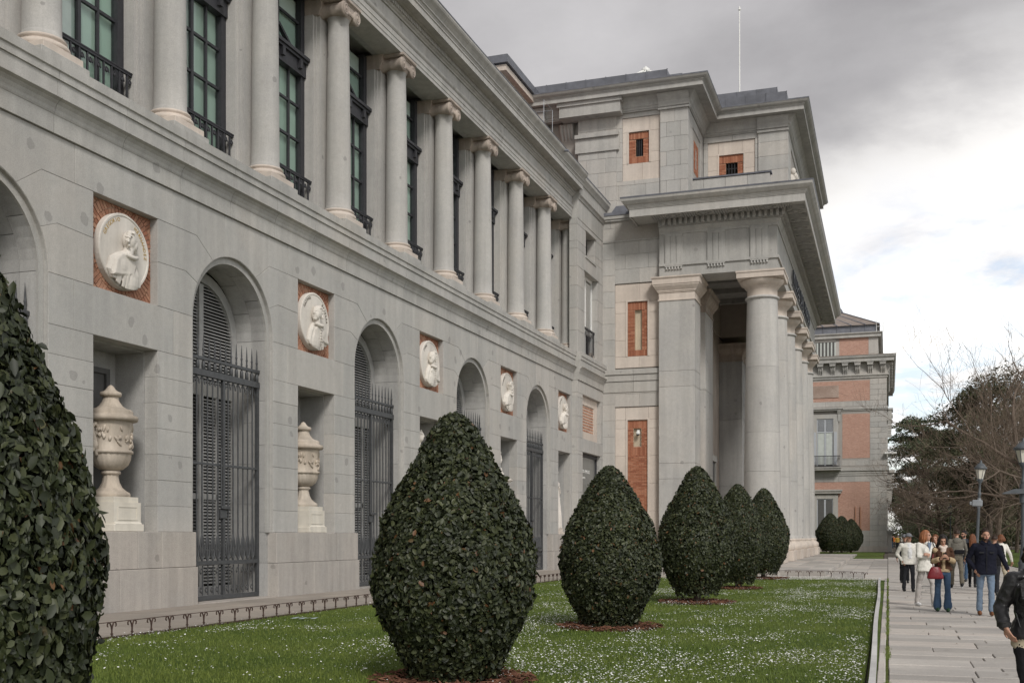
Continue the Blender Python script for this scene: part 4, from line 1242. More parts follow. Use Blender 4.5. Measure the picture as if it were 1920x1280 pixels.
def brick_panel(parent, axis, pos, u0, u1, z0, z1, hole, depth=.10, back=True, sold=None):
    # thin bricks in courses round a slot ; soldier courses above and below the slot. faces -y or +x
    m = MB(); rh, bw = .088, .31
    def blk(a0, a1, b0, b1):
        d = random.uniform(0, .008)
        if a1 - a0 < .03: return
        if axis == 'y': m.box(a0, a1, pos - d, pos + depth, b0, b1)
        else: m.box(pos - depth, pos + d, a0, a1, b0, b1)
    z = z0; k = 0
    h0, h1, hz0, hz1 = hole
    while z < z1 - .02:
        ze = min(z + rh, z1)
        sol = False
        u = u0 - (.155 if k % 2 else 0)
        while u < u1:
            a, b = max(u, u0), min(u + bw, u1)
            segs = [(a, b)]
            if hz0 - .005 < z + rh / 2 < hz1 + .005:
                segs = []
                if a < h0: segs.append((a, min(b, h0)))
                if b > h1: segs.append((max(a, h1), b))
            if sold and any(s0 < z + rh / 2 < s1 for s0, s1 in sold): segs = []
            for p, q in segs: blk(p + .006, q - .006, z + .006, ze - .006)
            u += bw
        z = ze; k += 1
    for s0, s1 in (sold or []):
        u = u0
        while u < u1 - .02:
            blk(u + .006, min(u + rh, u1) - .006, s0 + .006, s1 - .006); u += rh
    return part(m, 'brick', M['brick'], parent, kind='stuff')

def slit_panel(y, X0, X1, Z0, Z1, bx0, bx1, bz0, bz1, slot, kind, sold):
    # limestone field with a brick inset and a slot, south facing
    f = part(MB().box(X0, X1, y + .42, y + .5, Z0, Z1).box(X0, bx0, y + .16, y + .42, Z0, Z1).box(bx1, X1, y + .16, y + .42, Z0, Z1).box(bx0, bx1, y + .16, y + .42, Z0, bz0).box(bx0, bx1, y + .16, y + .42, bz1, Z1), 'panel_bed', M['mortar'], pav, (X0, y, Z0))
    wall_with_holes(y + .07, X0, X1, Z0, Z1, [(bx0, bx1, bz0, bz1)], 1.52, M['limestone'], pav, .12, 'panel_stone', 1.3, axis='y', gap=.004, seed=int(Z0 * 10), bev=.006)
    b = MB()
    w = .09
    for a0, a1, c0, c1 in ((bx0 - w, bx0, bz0, bz1), (bx1, bx1 + w, bz0, bz1), (bx0 - w, bx1 + w, bz1, bz1 + w)):
        b.box(a0, a1, y + .03, y + .12, c0, c1)
    part(b, 'panel_frame', M['limestone'], pav, (bx0, y, bz0))
    q0, q1, r0, r1 = slot
    part(MB().box(bx0, q0, y + .17, y + .22, bz0, bz1).box(q1, bx1, y + .17, y + .22, bz0, bz1).box(q0, q1, y + .17, y + .22, bz0, r0).box(q0, q1, y + .17, y + .22, r1, bz1), 'brick_bed', M['brick_mortar'], pav, (bx0, y, bz0))
    brick_panel(pav, 'y', y + .13, bx0, bx1, bz0, bz1, slot, .05, sold=sold)
    s0, s1, z0, z1 = slot
    if kind == 'blind':
        part(MB().box(s0, s1, y + .30, y + .34, z0, z1).box(s0 - .02, s0, y + .15, y + .34, z0, z1).box(s1, s1 + .02, y + .15, y + .34, z0, z1).box(s0, s1, y + .15, y + .34, z1, z1 + .02), 'blind_slot', M['stucco'], pav, (s0, y, z0))
    else:
        wn_ = part(MB().box(s0 - .02, s1 + .02, y + .36, y + .40, z0 - .02, z1 + .02), 'slot_window', M['dark_room'], pav, (s0, y, z0))
        g_ = MB(); n = 4 if kind == 'bars' else 4
        for k in range(1, n): g_.box(s0 + (s1 - s0) * k / n - .018, s0 + (s1 - s0) * k / n + .018, y + .2, y + .236, z0, z1)
        if kind == 'grid':
            for k in range(1, 5): g_.box(s0, s1, y + .2, y + .23, z0 + (z1 - z0) * k / 5 - .014, z0 + (z1 - z0) * k / 5 + .014)
            part(MB().box(s0, s1, y + .34, y + .35, z0, z0 + (z1 - z0) * .55), 'pane', M['grey_paint'], wn_)
        part(g_, 'window_bars', M['iron_dark'], wn_)

# --- south wall
XL, XI, XP = -15.10, -14.36, -11.86
rows = .895
wall_with_holes(SY, XL, XI, 0.0, 18.0, [], rows, M['granite'], pav, .4, vj=1.0, axis='y', seed=21)
wall_with_holes(SY, XI, XP + .1, 8.80, 10.2, [], .70, M['granite'], pav, .4, vj=1.4, axis='y', seed=22)
wall_with_holes(SY, XI, XP + .1, 15.62, 18.0, [], .80, M['granite'], pav, .4, vj=1.25, axis='y', seed=23)
wall_with_holes(SY + .04, XL, XP, 18.02, 19.4, [], .70, M['granite'], pav, .4, vj=1.25, axis='y', seed=24)
part(MB().box(-30, -10.4, SY + .40, SY + 2.0, 0, 19.5).box(-30, XI, SY + .018, SY + .40, 0, 18.0).box(XI, XP + .1, SY + .018, SY + .40, 8.82, 10.9).box(XI, XP + .1, SY + .018, SY + .40, 15.64, 19.3), 'mortar_bed', M['mortar'], pav)
slit_panel(SY, XI, XP + .08, 10.95, 15.60, -13.66, -12.53, 11.58, 14.60, (-13.26, -12.87, 11.94, 14.14), 'blind', [(14.14, 14.57), (11.60, 11.93)])
slit_panel(SY, XI, XP + .08, 0.0, 8.78, -13.66, -12.53, 0.5, 8.07, (-13.33, -12.91, 6.62, 7.60), 'blind', [(7.60, 8.03), (6.10, 6.58)])
for z0, z1, o in ((9.60, 10.18, .05), (10.20, 10.56, .10), (10.57, 10.84, .17)):
    for c0, c1 in ((XL, -13.3), (-13.3, XP + .05)):
        part(MB().box(c0 + .004, c1 - .004, SY - o, SY + .2, z0, z1, 0, .01), 'band_stone', M['granite_trim'], pav, (c0, SY, z0))
for z0, z1, o in ((17.93, 18.02, .06), (19.10, 19.22, .08), (19.22, 19.40, .14)):
    part(MB().box(XL, XP + .1, SY - o, SY + .2, z0, z1), 'band_stone', M['granite_trim'], pav, (XL, SY, z0))
part(MB().box(-15.4, -11.5, SY - .18, SY + 1.2, 19.40, 19.56).prism([(-14.6, 19.56), (-14.3, 19.95), (-11, 19.95), (-11, 19.56)], 'y', SY, SY + .9), 'roof_lead', M['lead'], pav)
cm = thing('security_camera', 'small white security camera in the lower brick slot of the portico building', 'camera', 'P', (-13.08, SY + .28, 7.45))
part(MB().box(-13.15, -13.01, SY + .20, SY + .30, 7.42, 7.52).tube([(-13.08, SY + .22, 7.46), (-13.08, SY + .08, 7.40)], .035, 8), 'bracket', M['white_paint'], cm)
part(MB().lathe([(.03, .12), (.11, .08), (.12, 0), (.10, -.06)], (-13.06, SY + .02, 7.33), 14), 'housing', M['white_paint'], cm)
part(MB().ell((-13.06, SY + .02, 7.27), (.09, .09, .085), 12, 8), 'dome', M['iron_dark'], cm)

# --- anta pier and the porch behind
def drum_box(x0, x1, y0, y1, zs, mat, name='pier_stone'):
    for a, b in zip(zs[:-1], zs[1:]):
        part(MB().box(x0, x1, y0, y1, a + .005, b - .005, 0, .014), name, mat, pav, ((x0 + x1) / 2, (y0 + y1) / 2, a))
PIX0, PIX1, PIY0, PIY1 = -11.82, -9.86, 59.5, 61.4
drum_box(PIX0, PIX1, PIY0, PIY1, (0.2, 4.75, 5.6, 9.75, 10.6, 14.48), M['granite_shaft'])
part(MB().box(PIX0 + .02, PIX1 - .02, PIY0 + .02, PIY1 - .02, 0, 15.7), 'mortar_bed', M['mortar'], pav)
part(MB().box(PIX0 - .16, PIX1 + .16, PIY0 - .16, PIY1 + .16, 0.1, 1.0, 0, .02).box(PIX0 - .08, PIX1 + .08, PIY0 - .08, PIY1 + .08, 1.0, 1.3, 0, .03), 'pier_base', M['limestone'], pav)
def anta_cap(x0, x1, y0, y1, z, mat, nm='anta_capital'):
    prof = [(0, z - .06), (.05, z - .06), (.05, z), (.0, z + .02), (.0, z + .36), (.05, z + .38), (.05, z + .42), (.09, z + .44), (.09, z + .48), (.20, z + .62), (.27, z + .72), (.27, z + .76), (.31, z + .80), (.31, z + 1.06), (.38, z + 1.14), (.38, z + 1.20), (-.1, z + 1.20), (-.1, z - .06)]
    rs = []
    for o_x, o_y in ((-1, -1), (1, -1), (1, 1), (-1, 1), (-1, -1)):
        rs.append([((x0 if o_x < 0 else x1) + o_x * o, (y0 if o_y < 0 else y1) + o_y * o, q) for o, q in prof])
    m = MB().rings(rs, True, False, False)
    return part(m, nm, mat, pav, ((x0 + x1) / 2, (y0 + y1) / 2, z))
anta_cap(PIX0, PIX1, PIY0, PIY1, 14.48, M['limestone'])
# side wall of the porch, second pilaster, recess, third pilaster
WX1 = -10.32
part(MB().box(WX1 - .8, WX1, PIY1, 63.2, 10.9, 15.7).box(WX1 - .8, WX1, PIY1, 63.2, .2, 8.8), 'side_wall', M['limestone'], pav, (WX1, 62, .2))
part(MB().box(WX1 - .8, WX1 + .02, PIY1, 63.2, 8.8, 9.5).box(WX1 - .8, WX1 + .05, PIY1, 63.2, 9.53, 10.1).box(WX1 - .8, WX1 + .12, PIY1, 63.2, 10.13, 10.55).box(WX1 - .8, WX1 + .18, PIY1, 63.2, 10.57, 10.9), 'band_stone', M['granite_trim'], pav, (WX1, 62, 8.8))
drum_box(WX1 - .6, -9.86, 63.2, 66.0, (.2, 5.2, 10.0, 14.48), M['granite_shaft'], 'pilaster_stone')
anta_cap(WX1 - .6, -9.86, 63.2, 66.0, 14.48, M['limestone_old'])
part(MB().box(-12.6, -11.5, 66.0, 96, .2, 15.9), 'porch_wall', M['limestone_old'], pav, (-11.5, 70, 0))
for k in range(2):
    dr = part(MB().box(-11.5, -11.36, 67.2 + 7 * k, 67.45 + 7 * k, .3, 6.8).box(-11.5, -11.36, 70.4 + 7 * k, 70.65 + 7 * k, .3, 6.8).box(-11.5, -11.30, 67.1 + 7 * k, 70.75 + 7 * k, 6.8, 7.2), 'door_frame', M['granite_trim'], pav, (-11.5, 69 + 7 * k, 0))
    part(MB().box(-11.5, -11.44, 67.45 + 7 * k, 70.4 + 7 * k, .3, 6.8), 'door_leaf', M['shutter_dark'], dr)
drum_box(-11.5, -9.86, 80.0, 83.0, (.2, 5.2, 10.0, 14.2), M['granite_deep'], 'pilaster_stone')
anta_cap(-11.5, -9.86, 80.0, 83.0, 14.2, M['limestone_old'])
drum_box(-11.82, -9.86, 89.1, 91.0, (.2, 5.2, 10.0, 14.48), M['granite_shaft'], 'pier_stone')
anta_cap(-11.82, -9.86, 89.1, 91.0, 14.48, M['limestone'])
part(MB().box(-12.6, -5.9, 80.0, 82.4, 15.9, 18.35), 'cross_beam', M['plaster'], pav, (-10, 80, 16))
part(MB().box(-12.6, -11.4, 60.4, 96, 15.9, 18.35), 'porch_upper_wall', M['plaster'], pav, (-11, 80, 16))
cl_ = MB().box(-12.6, -5.6, 60.6, 92, 18.35, 18.6)
for k in range(9): cl_.box(-11.4, -7.2, 62.0 + 3.3 * k, 62.35 + 3.3 * k, 18.0, 18.36)
part(cl_, 'porch_ceiling', M['granite_deep'], pav, (-8, 76, 18))
part(MB().box(-40, -12.6, 61.5, 100, 0, 19.5), 'core_wall', M['granite'], pav, (-20, 80, 0))

# --- giant columns
COLX2, CPY = -6.42, [60.72 + 5.84 * k for k in range(6)]
_cap = {}
def prep(key, fn, name, mat, parent, at, **k):
    if key not in _cap: _cap[key] = fn().mesh(name, mat)
    return put(_cap[key], name, parent, at, **k)
def rad(z): 
    t = min(max((z - 1.5) / 12.9, 0), 1); return .99 - .185 * t ** 1.5
def drum(z0, z1):
    n = 5
    pr = [(rad(z0 + (z1 - z0) * i / n), z0 + .004 + (z1 - z0 - .008) * i / n) for i in range(n + 1)]
    return MB().lathe(pr, (0, 0, 0), 48)
for i, yc in enumerate(CPY):
    at = (COLX2, yc, 0)
    c = prep('d0', lambda: MB().lathe([(rad(1.6) + .07, 1.50), (rad(1.6) + .07, 1.60), (rad(1.7), 1.68)] + [(rad(1.7 + 3.4 * j / 5), 1.7 + 3.4 * j / 5) for j in range(6)], (0, 0, 0), 48), 'giant_column', M['granite_shaft'], pav, at)
    cuts = (5.106, 8.1 + .9 * ((i * 7) % 3 - 1), 11.3 + .6 * ((i * 5) % 3 - 1), 14.36)
    for a, b in zip(cuts[:-1], cuts[1:]):
        prep(('dr', a, b), lambda: drum(a, b), 'drum', M['granite_shaft'], c, at)
    prep('cb', lambda: MB().box(-1.27, 1.27, -1.27, 1.27, .20, .80, 0, .02).lathe([(1.2, .80), (1.25, .86), (1.27, 1.0), (1.25, 1.14), (1.16, 1.22), (1.07, 1.30), (1.08, 1.36), (1.12, 1.40), (1.12, 1.46), (1.06, 1.50)], (0, 0, 0), 48), 'base', M['limestone'], c, at)
    prep('cc', lambda: MB().lathe([(.80, 14.34), (.90, 14.36), (.905, 14.44), (.82, 14.50)], (0, 0, 0), 48), 'collar', M['granite_shaft'], c, at)
    prep('ck', lambda: MB().lathe([(.80, 14.50), (.80, 14.90), (.86, 14.92), (.86, 14.96), (.90, 14.97), (.90, 15.01), (.94, 15.02), (1.06, 15.16), (1.15, 15.28), (1.15, 15.36), (1.1, 15.37)], (0, 0, 0), 48)
         .box(-1.23, 1.23, -1.23, 1.23, 15.36, 15.64).box(-1.27, 1.27, -1.27, 1.27, 15.64, 15.74), 'capital', M['limestone'], c, at)

# --- entablature of the portico : south side with triglyphs, east side plain with lettering
ES, EE, EN, EW = 59.55, -5.52, 91.1, -11.80       # outer faces
def run(prof, name, mat, w=EW):
    return msweep([(w, ES), (EE, ES), (EE, EN), (w, EN)], prof, name, mat, pav)
run([(-1.85, 15.74), (0, 15.74), (0, 16.30), (-1.85, 16.30)], 'architrave', M['granite_trim'])
run([(-1.8, 16.302), (.09, 16.302), (.09, 16.44), (-1.8, 16.44)], 'taenia', M['granite_trim'])
run([(-1.85, 16.442), (-.02, 16.442), (-.02, 18.02), (-1.85, 18.02)], 'frieze', M['granite_trim'])
run([(-1.8, 18.022), (.03, 18.022), (.05, 18.12), (.05, 18.14), (.18, 18.30), (.18, 18.40), (-1.8, 18.40)], 'bed_moulding', M['granite_trim'])
run([(-1.8, 18.402), (.30, 18.402), (.30, 18.78), (-1.8, 18.78)], 'dentil_band', M['granite_deep'])
CW = -11.45
def run2(prof, name, mat):
    return msweep([(-11.60, ES + 3), (-11.60, ES), (EE, ES), (EE, EN), (-11.6, EN)], prof, name, mat, pav)
run2([(-1, 18.782), (1.44, 18.782), (1.44, 18.72), (1.52, 18.72), (1.52, 19.12), (1.56, 19.13), (1.56, 19.17), (1.60, 19.19), (1.60, 19.23), (1.64, 19.25), (1.64, 19.30), (1.76, 19.36), (1.90, 19.50), (1.93, 19.62), (-1, 19.62)], 'portico_cornice', M['granite_trim'])
run2([(-1, 19.622), (1.94, 19.622), (1.96, 19.70), (-1, 19.78)], 'cornice_lead', M['lead'])
part(MB().box(-12.2, -6, 60, 91, 19.6, 19.9), 'portico_roof', M['lead'], pav, (-9, 75, 19.6))
dn = MB()
x = EW + .25
while x < EE + .30:
    dn.box(x, x + .165, ES - .48, ES - .295, 18.43, 18.775); x += .30
y = ES - .2
while y < EN + .2:
    dn.box(EE + .295, EE + .48, y, y + .165, 18.43, 18.775); y += .30
part(dn, 'dentil', M['granite_trim'], pav, kind='stuff')
# mutules under the soffit : ribbed plates and sunk lozenges
mu = MB()
def mut(cx, cy, a, k):
    L, Wd = .78, .50
    if k % 2 == 0:
        for j in range(6):
            u = -L / 2 + (j + .5) * L / 6
            p, q = (u, 0) if a == 's' else (0, u)
            if a == 's': mu.box(cx + u - .035, cx + u + .035, cy - Wd, cy + Wd, 18.735, 18.785)
            else: mu.box(cx - Wd, cx + Wd, cy + u - .035, cy + u + .035, 18.735, 18.785)
    else:
        for j in range(4):
            a0, a1 = j * PI / 2, (j + 1) * PI / 2
            mu.tube([(cx + .36 * math.cos(a0), cy + .36 * math.sin(a0), 18.765), (cx + .36 * math.cos(a1), cy + .36 * math.sin(a1), 18.765)], .04, 5)
        mu.lathe([(.03, 18.70), (.14, 18.73), (.18, 18.78)], (cx, cy, 0), 10)
for k in range(9): mut(EW + .1 + .83 * k, ES - .92, 's', k)
k = 0; y = ES - .4
while y < EN + .5: mut(EE + .92, y, 'e', k); y += .83; k += 1
part(mu, 'soffit_ornament', M['granite_deep'], pav, kind='stuff')
for tx in (-11.0, -8.72, -6.45):
    t_ = MB()
    for j in range(3): t_.box(tx - .46 + .31 * j, tx - .20 + .31 * j, ES - .07, ES + .03, 16.445, 17.90)
    t_.box(tx - .48, tx + .48, ES - .09, ES + .03, 17.88, 18.02).box(tx - .49, tx + .49, ES - .035, ES + .03, 16.445, 17.9)
    tg = part(t_, 'triglyph', M['granite_trim'], pav, (tx, ES, 16.4))
    gt = MB().box(tx - .48, tx + .48, ES - .08, ES + .02, 16.24, 16.30)
    for j in range(6): gt.lathe([(.035, 16.24), (.065, 16.10)], (tx - .40 + .16 * j, ES - .055, 0), 8)
    part(gt, 'guttae', M['granite_trim'], tg)
# bronze lettering on the east frieze, on two little rails
lt = thing('bronze_lettering', 'dark metal capital letters along the portico frieze above the columns', 'lettering', 'P', (EE, 68.5, 16.8))
yy = 68.5
adv = {'M': 1.16, 'U': 1.0, 'V': 1.0, 'S': .82, 'E': .80, 'O': 1.08, ' ': .62, 'D': 1.0, 'L': .78, 'P': .88, 'R': .95, 'A': 1.02}
for ch in 'MUSEO DEL PRADO':
    if ch != ' ':
        text('letter', ch, 1.22, M['letter'], lt, (EE + .10, yy, 16.88), FACE_E, .045)
    yy += adv[ch] * 1.10
part(MB().box(EE + .02, EE + .09, 68.5, yy, 16.80, 16.84), 'rail', M['letter'], lt)

# --- parapet on the portico roof
part(MB().box(-11.0, -6.15, 62.0, 62.4, 19.6, 21.62), 'parapet', M['granite'], pav, (-8.5, 62.2, 19.6))
for k in range(4): part(MB().box(-11.0 + 1.215 * k + .006, -11.0 + 1.215 * (k + 1) - .006, 61.94, 62.0, 19.85, 21.60, 0, .01), 'parapet_stone', M['granite'], pav, (-10.4 + 1.2 * k, 62, 20))
part(MB().box(-11.25, -6.05, 61.88, 62.46, 21.62, 21.70), 'parapet_lead', M['lead'], pav, (-8.5, 62.2, 21.6))

# --- attic
A1, A2, AE1, AE2, AN = 60.30, 65.60, -10.36, -5.48, 84.0
wall_with_holes(A1 + .10, -16.5, AE1, 19.6, 25.3, [(-14.05, -11.93, 21.45, 24.95)], .80, M['granite'], pav, .5, vj=1.6, axis='y', seed=31)
wall_with_holes(A1 + .005, -16.6, -14.38, 19.6, 25.2, [], .80, M['granite'], pav, .09, vj=1.1, axis='y', seed=32, name='pilaster_stone')
wall_with_holes(A1 - .02, -11.90, AE1, 19.6, 25.2, [], .80, M['granite'], pav, .11, vj=.75, axis='y', seed=33, name='pilaster_stone')
wall_with_holes(AE1 - .02, A1 + .09, A2, 19.6, 25.2, [(61.9, 64.6, 21.9, 24.6)], .80, M['granite'], pav, .4, vj=1.4, axis='x', seed=34)
wall_with_holes(A2, AE1, AE2, 19.6, 25.2, [(-10.1, -7.35, 21.7, 24.86)], .82, M['granite'], pav, .4, vj=1.5, axis='y', seed=35)
wall_with_holes(A2 - .10, -7.16, AE2 + .02, 19.6, 25.2, [], .82, M['granite'], pav, .09, vj=1.8, axis='y', seed=36, name='pilaster_stone')
part(MB().box(-30, AE1 - .06, A1 + .55, A2 + 2, 19.5, 25.9).box(-16.55, -14.1, A1 + .13, A1 + .6, 19.6, 25.3).box(-11.9, AE1 - .06, A1 + .13, A1 + .6, 19.6, 25.3)
     .box(AE1 - .5, AE1 - .08, A1 + .2, A2, 19.6, 25.3).box(-14.06, -11.9, A1 + .55, A1 + .6, 19.6, 25.3).box(-30, AE2 - .05, A2 + .42, AN, 19.5, 25.9), 'mortar_bed', M['mortar'], pav)
slit_panel(A1 + .10, -14.05, -11.93, 21.45, 24.95, -13.70, -12.55, 22.40, 24.15, (-13.32, -12.90, 22.80, 23.76), 'bars', [(23.76, 24.12), (22.42, 22.78)])
slit_panel(A2 + .02, -10.1, -7.35, 21.7, 24.86, -9.45, -8.02, 22.0, 24.08, (-9.06, -8.38, 22.0, 23.62), 'grid', [(23.62, 24.06)])
part(MB().box(AE1 - .20, AE1 - .10, 61.9, 64.6, 21.9, 24.6), 'side_panel', M['limestone'], pav, (AE1, 63, 22))
part(MB().box(AE1 - .12, AE1 - .06, 62.45, 64.05, 22.2, 24.1), 'brick_bed', M['brick_mortar'], pav, (AE1, 63, 22))
brick_panel(pav, 'x', AE1 - .05, 62.5, 64.0, 22.25, 24.05, (63.05, 63.45, 22.6, 23.7), .04)
# east face of the attic : carved frieze of figures in a frame
wall_with_holes(AE2, A2, AN, 19.6, 25.2, [(67.6, 82.0, 20.4, 24.75)], 1.1, M['granite'], pav, .4, vj=2.2, axis='x', seed=37)
part(MB().box(AE2 - .45, AE2 - .30, 67.5, 82.1, 20.3, 24.8), 'relief_ground', M['limestone'], pav, (AE2, 75, 22))
rf = MB(); rs = random.Random(5)
for k in range(17):
    yc = 68.2 + .82 * k + rs.uniform(-.15, .15); h = rs.uniform(2.6, 3.5)
    rf.ell((AE2 - .10, yc, 20.45 + h * .30), (.26, .30, h * .34), 12, 8).ell((AE2 - .02, yc, 20.45 + h * .68), (.26, .27, h * .22), 12, 8)
    rf.ell((AE2 + .08, yc + rs.uniform(-.1, .1), 20.45 + h * .95), (.17, .15, .21), 10, 8)
    for j in range(3):
        a = rs.uniform(-1.2, 1.2)
        rf.tube([(AE2 + .05, yc, 20.45 + h * .75), (AE2 + .16, yc + .35 * math.sin(a), 20.45 + h * .62), (AE2 + .16, yc + .6 * math.sin(a), 20.45 + h * (.6 + .25 * rs.random()))], [.10, .085, .06], 7)
    for j in range(5):
        y2 = yc + rs.uniform(-.3, .3)
        rf.tube([(AE2 + .05, y2, 20.45), (AE2 + .13, y2 + rs.uniform(-.1, .1), 20.45 + h * .3), (AE2 + .05, y2, 20.45 + h * .6)], [.07, .08, .05], 6)
part(rf, 'relief_figures', M['marble'], pav)
# cornice of the attic, following both blocks
apath = [(-30, A1), (AE1, A1), (AE1, A2), (AE2, A2), (AE2, AN), (-12, AN)]
def ar(prof, name, mat): return msweep(apath, prof, name, mat, pav)
ar([(-.3, 25.2), (.05, 25.2), (.05, 25.25), (.10, 25.28), (.10, 25.36), (.16, 25.42), (.20, 25.55), (.30, 25.70), (.45, 25.83), (.47, 25.88), (-.3, 25.88)], 'cavetto', M['granite_trim'])
ar([(-.3, 25.882), (.95, 25.882), (.95, 26.10), (.98, 26.11), (.98, 26.15), (1.02, 26.16), (1.02, 26.20), (1.10, 26.23), (1.18, 26.28), (1.25, 26.38), (-.3, 26.38)], 'attic_cornice', M['granite_trim'])
ar([(-.3, 26.382), (1.26, 26.382), (1.27, 26.44), (-.3, 26.50)], 'cornice_lead', M['lead'])
for x0, x1 in ((-11.98, AE1 + .06),):
    part(MB().box(x0 - .02, x1 + .04, A1 - .16, A1 + .2, 25.10, 25.20).prism([(A1 - .10, 25.2), (A1 - .20, 25.24), (A1 - .22, 25.34), (A1 - .30, 25.50), (A1 - .48, 25.70), (A1 - .55, 25.86), (A1 + .1, 25.86), (A1 + .1, 25.2)], 'x', x0, x1 + .04), 'pilaster_capital', M['granite_trim'], pav, (x0, A1, 25))
part(MB().box(-7.22, AE2 + .06, A2 - .20, A2 + .2, 25.08, 25.20).prism([(A2 - .12, 25.2), (A2 - .24, 25.26), (A2 - .26, 25.36), (A2 - .34, 25.52), (A2 - .5, 25.72), (A2 - .56, 25.86), (A2 + .1, 25.86), (A2 + .1, 25.2)], 'x', -7.2, AE2 + .05), 'pilaster_capital', M['granite_trim'], pav, (-7, A2, 25))
# left pilaster bands, long modillion, and scroll brackets of the older south block
for z0, z1, o in ((23.20, 23.42, .10), (23.42, 24.0, .07), (24.0, 24.22, .22)):
    part(MB().box(-16.75, -14.22, A1 - o, A1 + .2, z0, z1, 0, .012), 'band_stone', M['granite_trim'], pav, (-15.5, A1, z0))
part(MB().box(-17.5, -14.0, A1 - .70, A1 + .3, 25.10, 25.88).box(-17.62, -13.9, A1 - .80, A1 + .3, 25.68, 25.879), 'long_modillion', M['granite_trim'], pav, (-15.7, A1, 25))
wall_with_holes(A1 + 1.2, -30, -16.6, 19.6, 25.2, [], 1.1, M['granite'], pav, .4, vj=2.0, axis='y', seed=41)
part(MB().box(-30, -16.6, A1 + 1.22, A1 + 2, 19.6, 25.9).box(-30, -16.6, A1 + .95, A1 + 1.5, 23.5, 23.75).box(-30, -16.6, A1 + 1.05, A1 + 1.5, 22.3, 22.6), 'bracket_wall', M['granite'], pav, (-20, A1, 20))
for bx in (-17.35, -18.85, -20.4, -21.95, -23.5):
    b_ = MB().box(bx - .40, bx + .40, A1 - .55, A1 + 1.2, 25.15, 25.80).box(bx - .48, bx + .48, A1 - .63, A1 + 1.2, 25.62, 25.85)
    b2 = MB()
    for j in range(4):
        u = bx - .30 + .2 * j
        b2.tube([(u, A1 + .30, 25.05), (u, A1 + .28, 24.75), (u, A1 + .55, 24.35), (u, A1 + .90, 24.0), (u, A1 + 1.02, 23.78)], [.13, .12, .11, .10, .07], 8)
    if bx < -17.4: part(b_, 'modillion', M['granite_trim'], pav, (bx, A1, 25))
    part(b2, 'scroll_bracket', M['granite_trim'], pav, (bx, A1, 24))
# lead-clad roof edges
for k in range(16):
    x1 = -11.45 - 1.15 * k
    part(MB().box(x1 - 1.14, x1, 60.0 + random.uniform(-.01, .01), 60.1, 26.45, 27.22).box(x1 - .03, x1 + .02, 59.97, 60.02, 26.45, 27.24).box(x1 - 1.14, x1, 59.7, 60.0, 26.44, 26.60), 'lead_sheet', M['lead'], pav, (x1, 60, 26.7))
part(MB().box(-30, -11.45, 60.1, 80, 26.4, 27.2).box(-11.45, -10.65, 60.15, 80, 26.4, 26.95), 'roof_core', M['lead'], pav, (-20, 65, 26))
for k in range(4):
    x1 = -5.5 - 1.15 * k
    part(MB().box(x1 - 1.14, x1, 65.0, 65.06, 26.45, 27.15).box(x1 - .02, x1 + .02, 64.97, 65.0, 26.45, 27.16), 'lead_sheet', M['lead'], pav, (x1, 65, 26.7))
    part(MB().box(x1 - 1.74, x1 - .6, 65.7, 65.76, 27.1, 27.72).box(x1 - .62, x1 - .58, 65.67, 65.7, 27.1, 27.72), 'lead_sheet', M['lead'], pav, (x1, 65.7, 27.3))
part(MB().box(-11, -5.5, 65.06, 83, 26.45, 27.14).box(-11, -6.1, 65.76, 82, 27.1, 27.71).prism([(-9.6, 27.7), (-7.2, 28.0), (-7.1, 28.10), (-9.6, 27.85)], 'y', 67, 80), 'roof_core', M['lead'], pav, (-8, 70, 26.7))
# glazed pyramid lantern and mast on the roof
ln = thing('roof_lantern', 'small white-ribbed glass pyramid peeping over the portico roof', 'skylight', 'P', (-15.8, 75, 31.3))
lx, ly, lz = -15.8, 75, 31.3
part(MB().box(lx - 3.0, lx + 3.0, ly - 3.0, ly + 3.0, 27.0, 31.3), 'kerb', M['lead'], ln)
apx = (lx, ly, 33.75)
cor_ = [(lx - 2.9, ly - 2.9, 31.3), (lx + 2.9, ly - 2.9, 31.3), (lx + 2.9, ly + 2.9, 31.3), (lx - 2.9, ly + 2.9, 31.3)]
for k in range(4):
    a, b = cor_[k], cor_[(k + 1) % 4]
    part(MB().add([a, b, apx, tuple(.97 * q + .03 * w for q, w in zip(a, (lx, ly, 31.3))), tuple(.97 * q + .03 * w for q, w in zip(b, (lx, ly, 31.3))), (lx, ly, 33.65)], [(0, 1, 2), (3, 5, 4), (0, 3, 4, 1), (1, 4, 5, 2), (2, 5, 3, 0)]), 'pane', M['pale_backing'], ln)
    part(MB().tube([a, apx], .09, 6), 'rib', M['white_paint'], ln)
    mid = tuple((p + q) / 2 for p, q in zip(a, b))
    part(MB().tube([mid, apx], .06, 6), 'rib', M['white_paint'], ln)
    part(MB().tube([a, b], .07, 6), 'rail', M['white_paint'], ln)
part(MB().lathe([(.25, 33.65), (.30, 33.78), (.12, 33.9), (.02, 34.0)], (lx, ly, 0), 10), 'finial', M['white_paint'], ln)
ms = thing('flagpole', 'thin white bare flagpole standing on the portico roof', 'flagpole', 'P', (-9.55, 76, 27.6))
part(MB().lathe([(.06, 27.3), (.06, 29), (.05, 32), (.035, 37.3), (.02, 37.4)], (-9.55, 76, 0), 10), 'pole', M['white_paint'], ms)
part(MB().lathe([(.02, 37.3), (.10, 37.36), (.10, 37.42), (.04, 37.46), (.06, 37.52), (.02, 37.6)], (-9.55, 76, 0), 10), 'finial', M['white_paint'], ms)
part(MB().box(-9.8, -9.3, 75.7, 76.3, 27.2, 27.6), 'foot', M['lead'], ms)

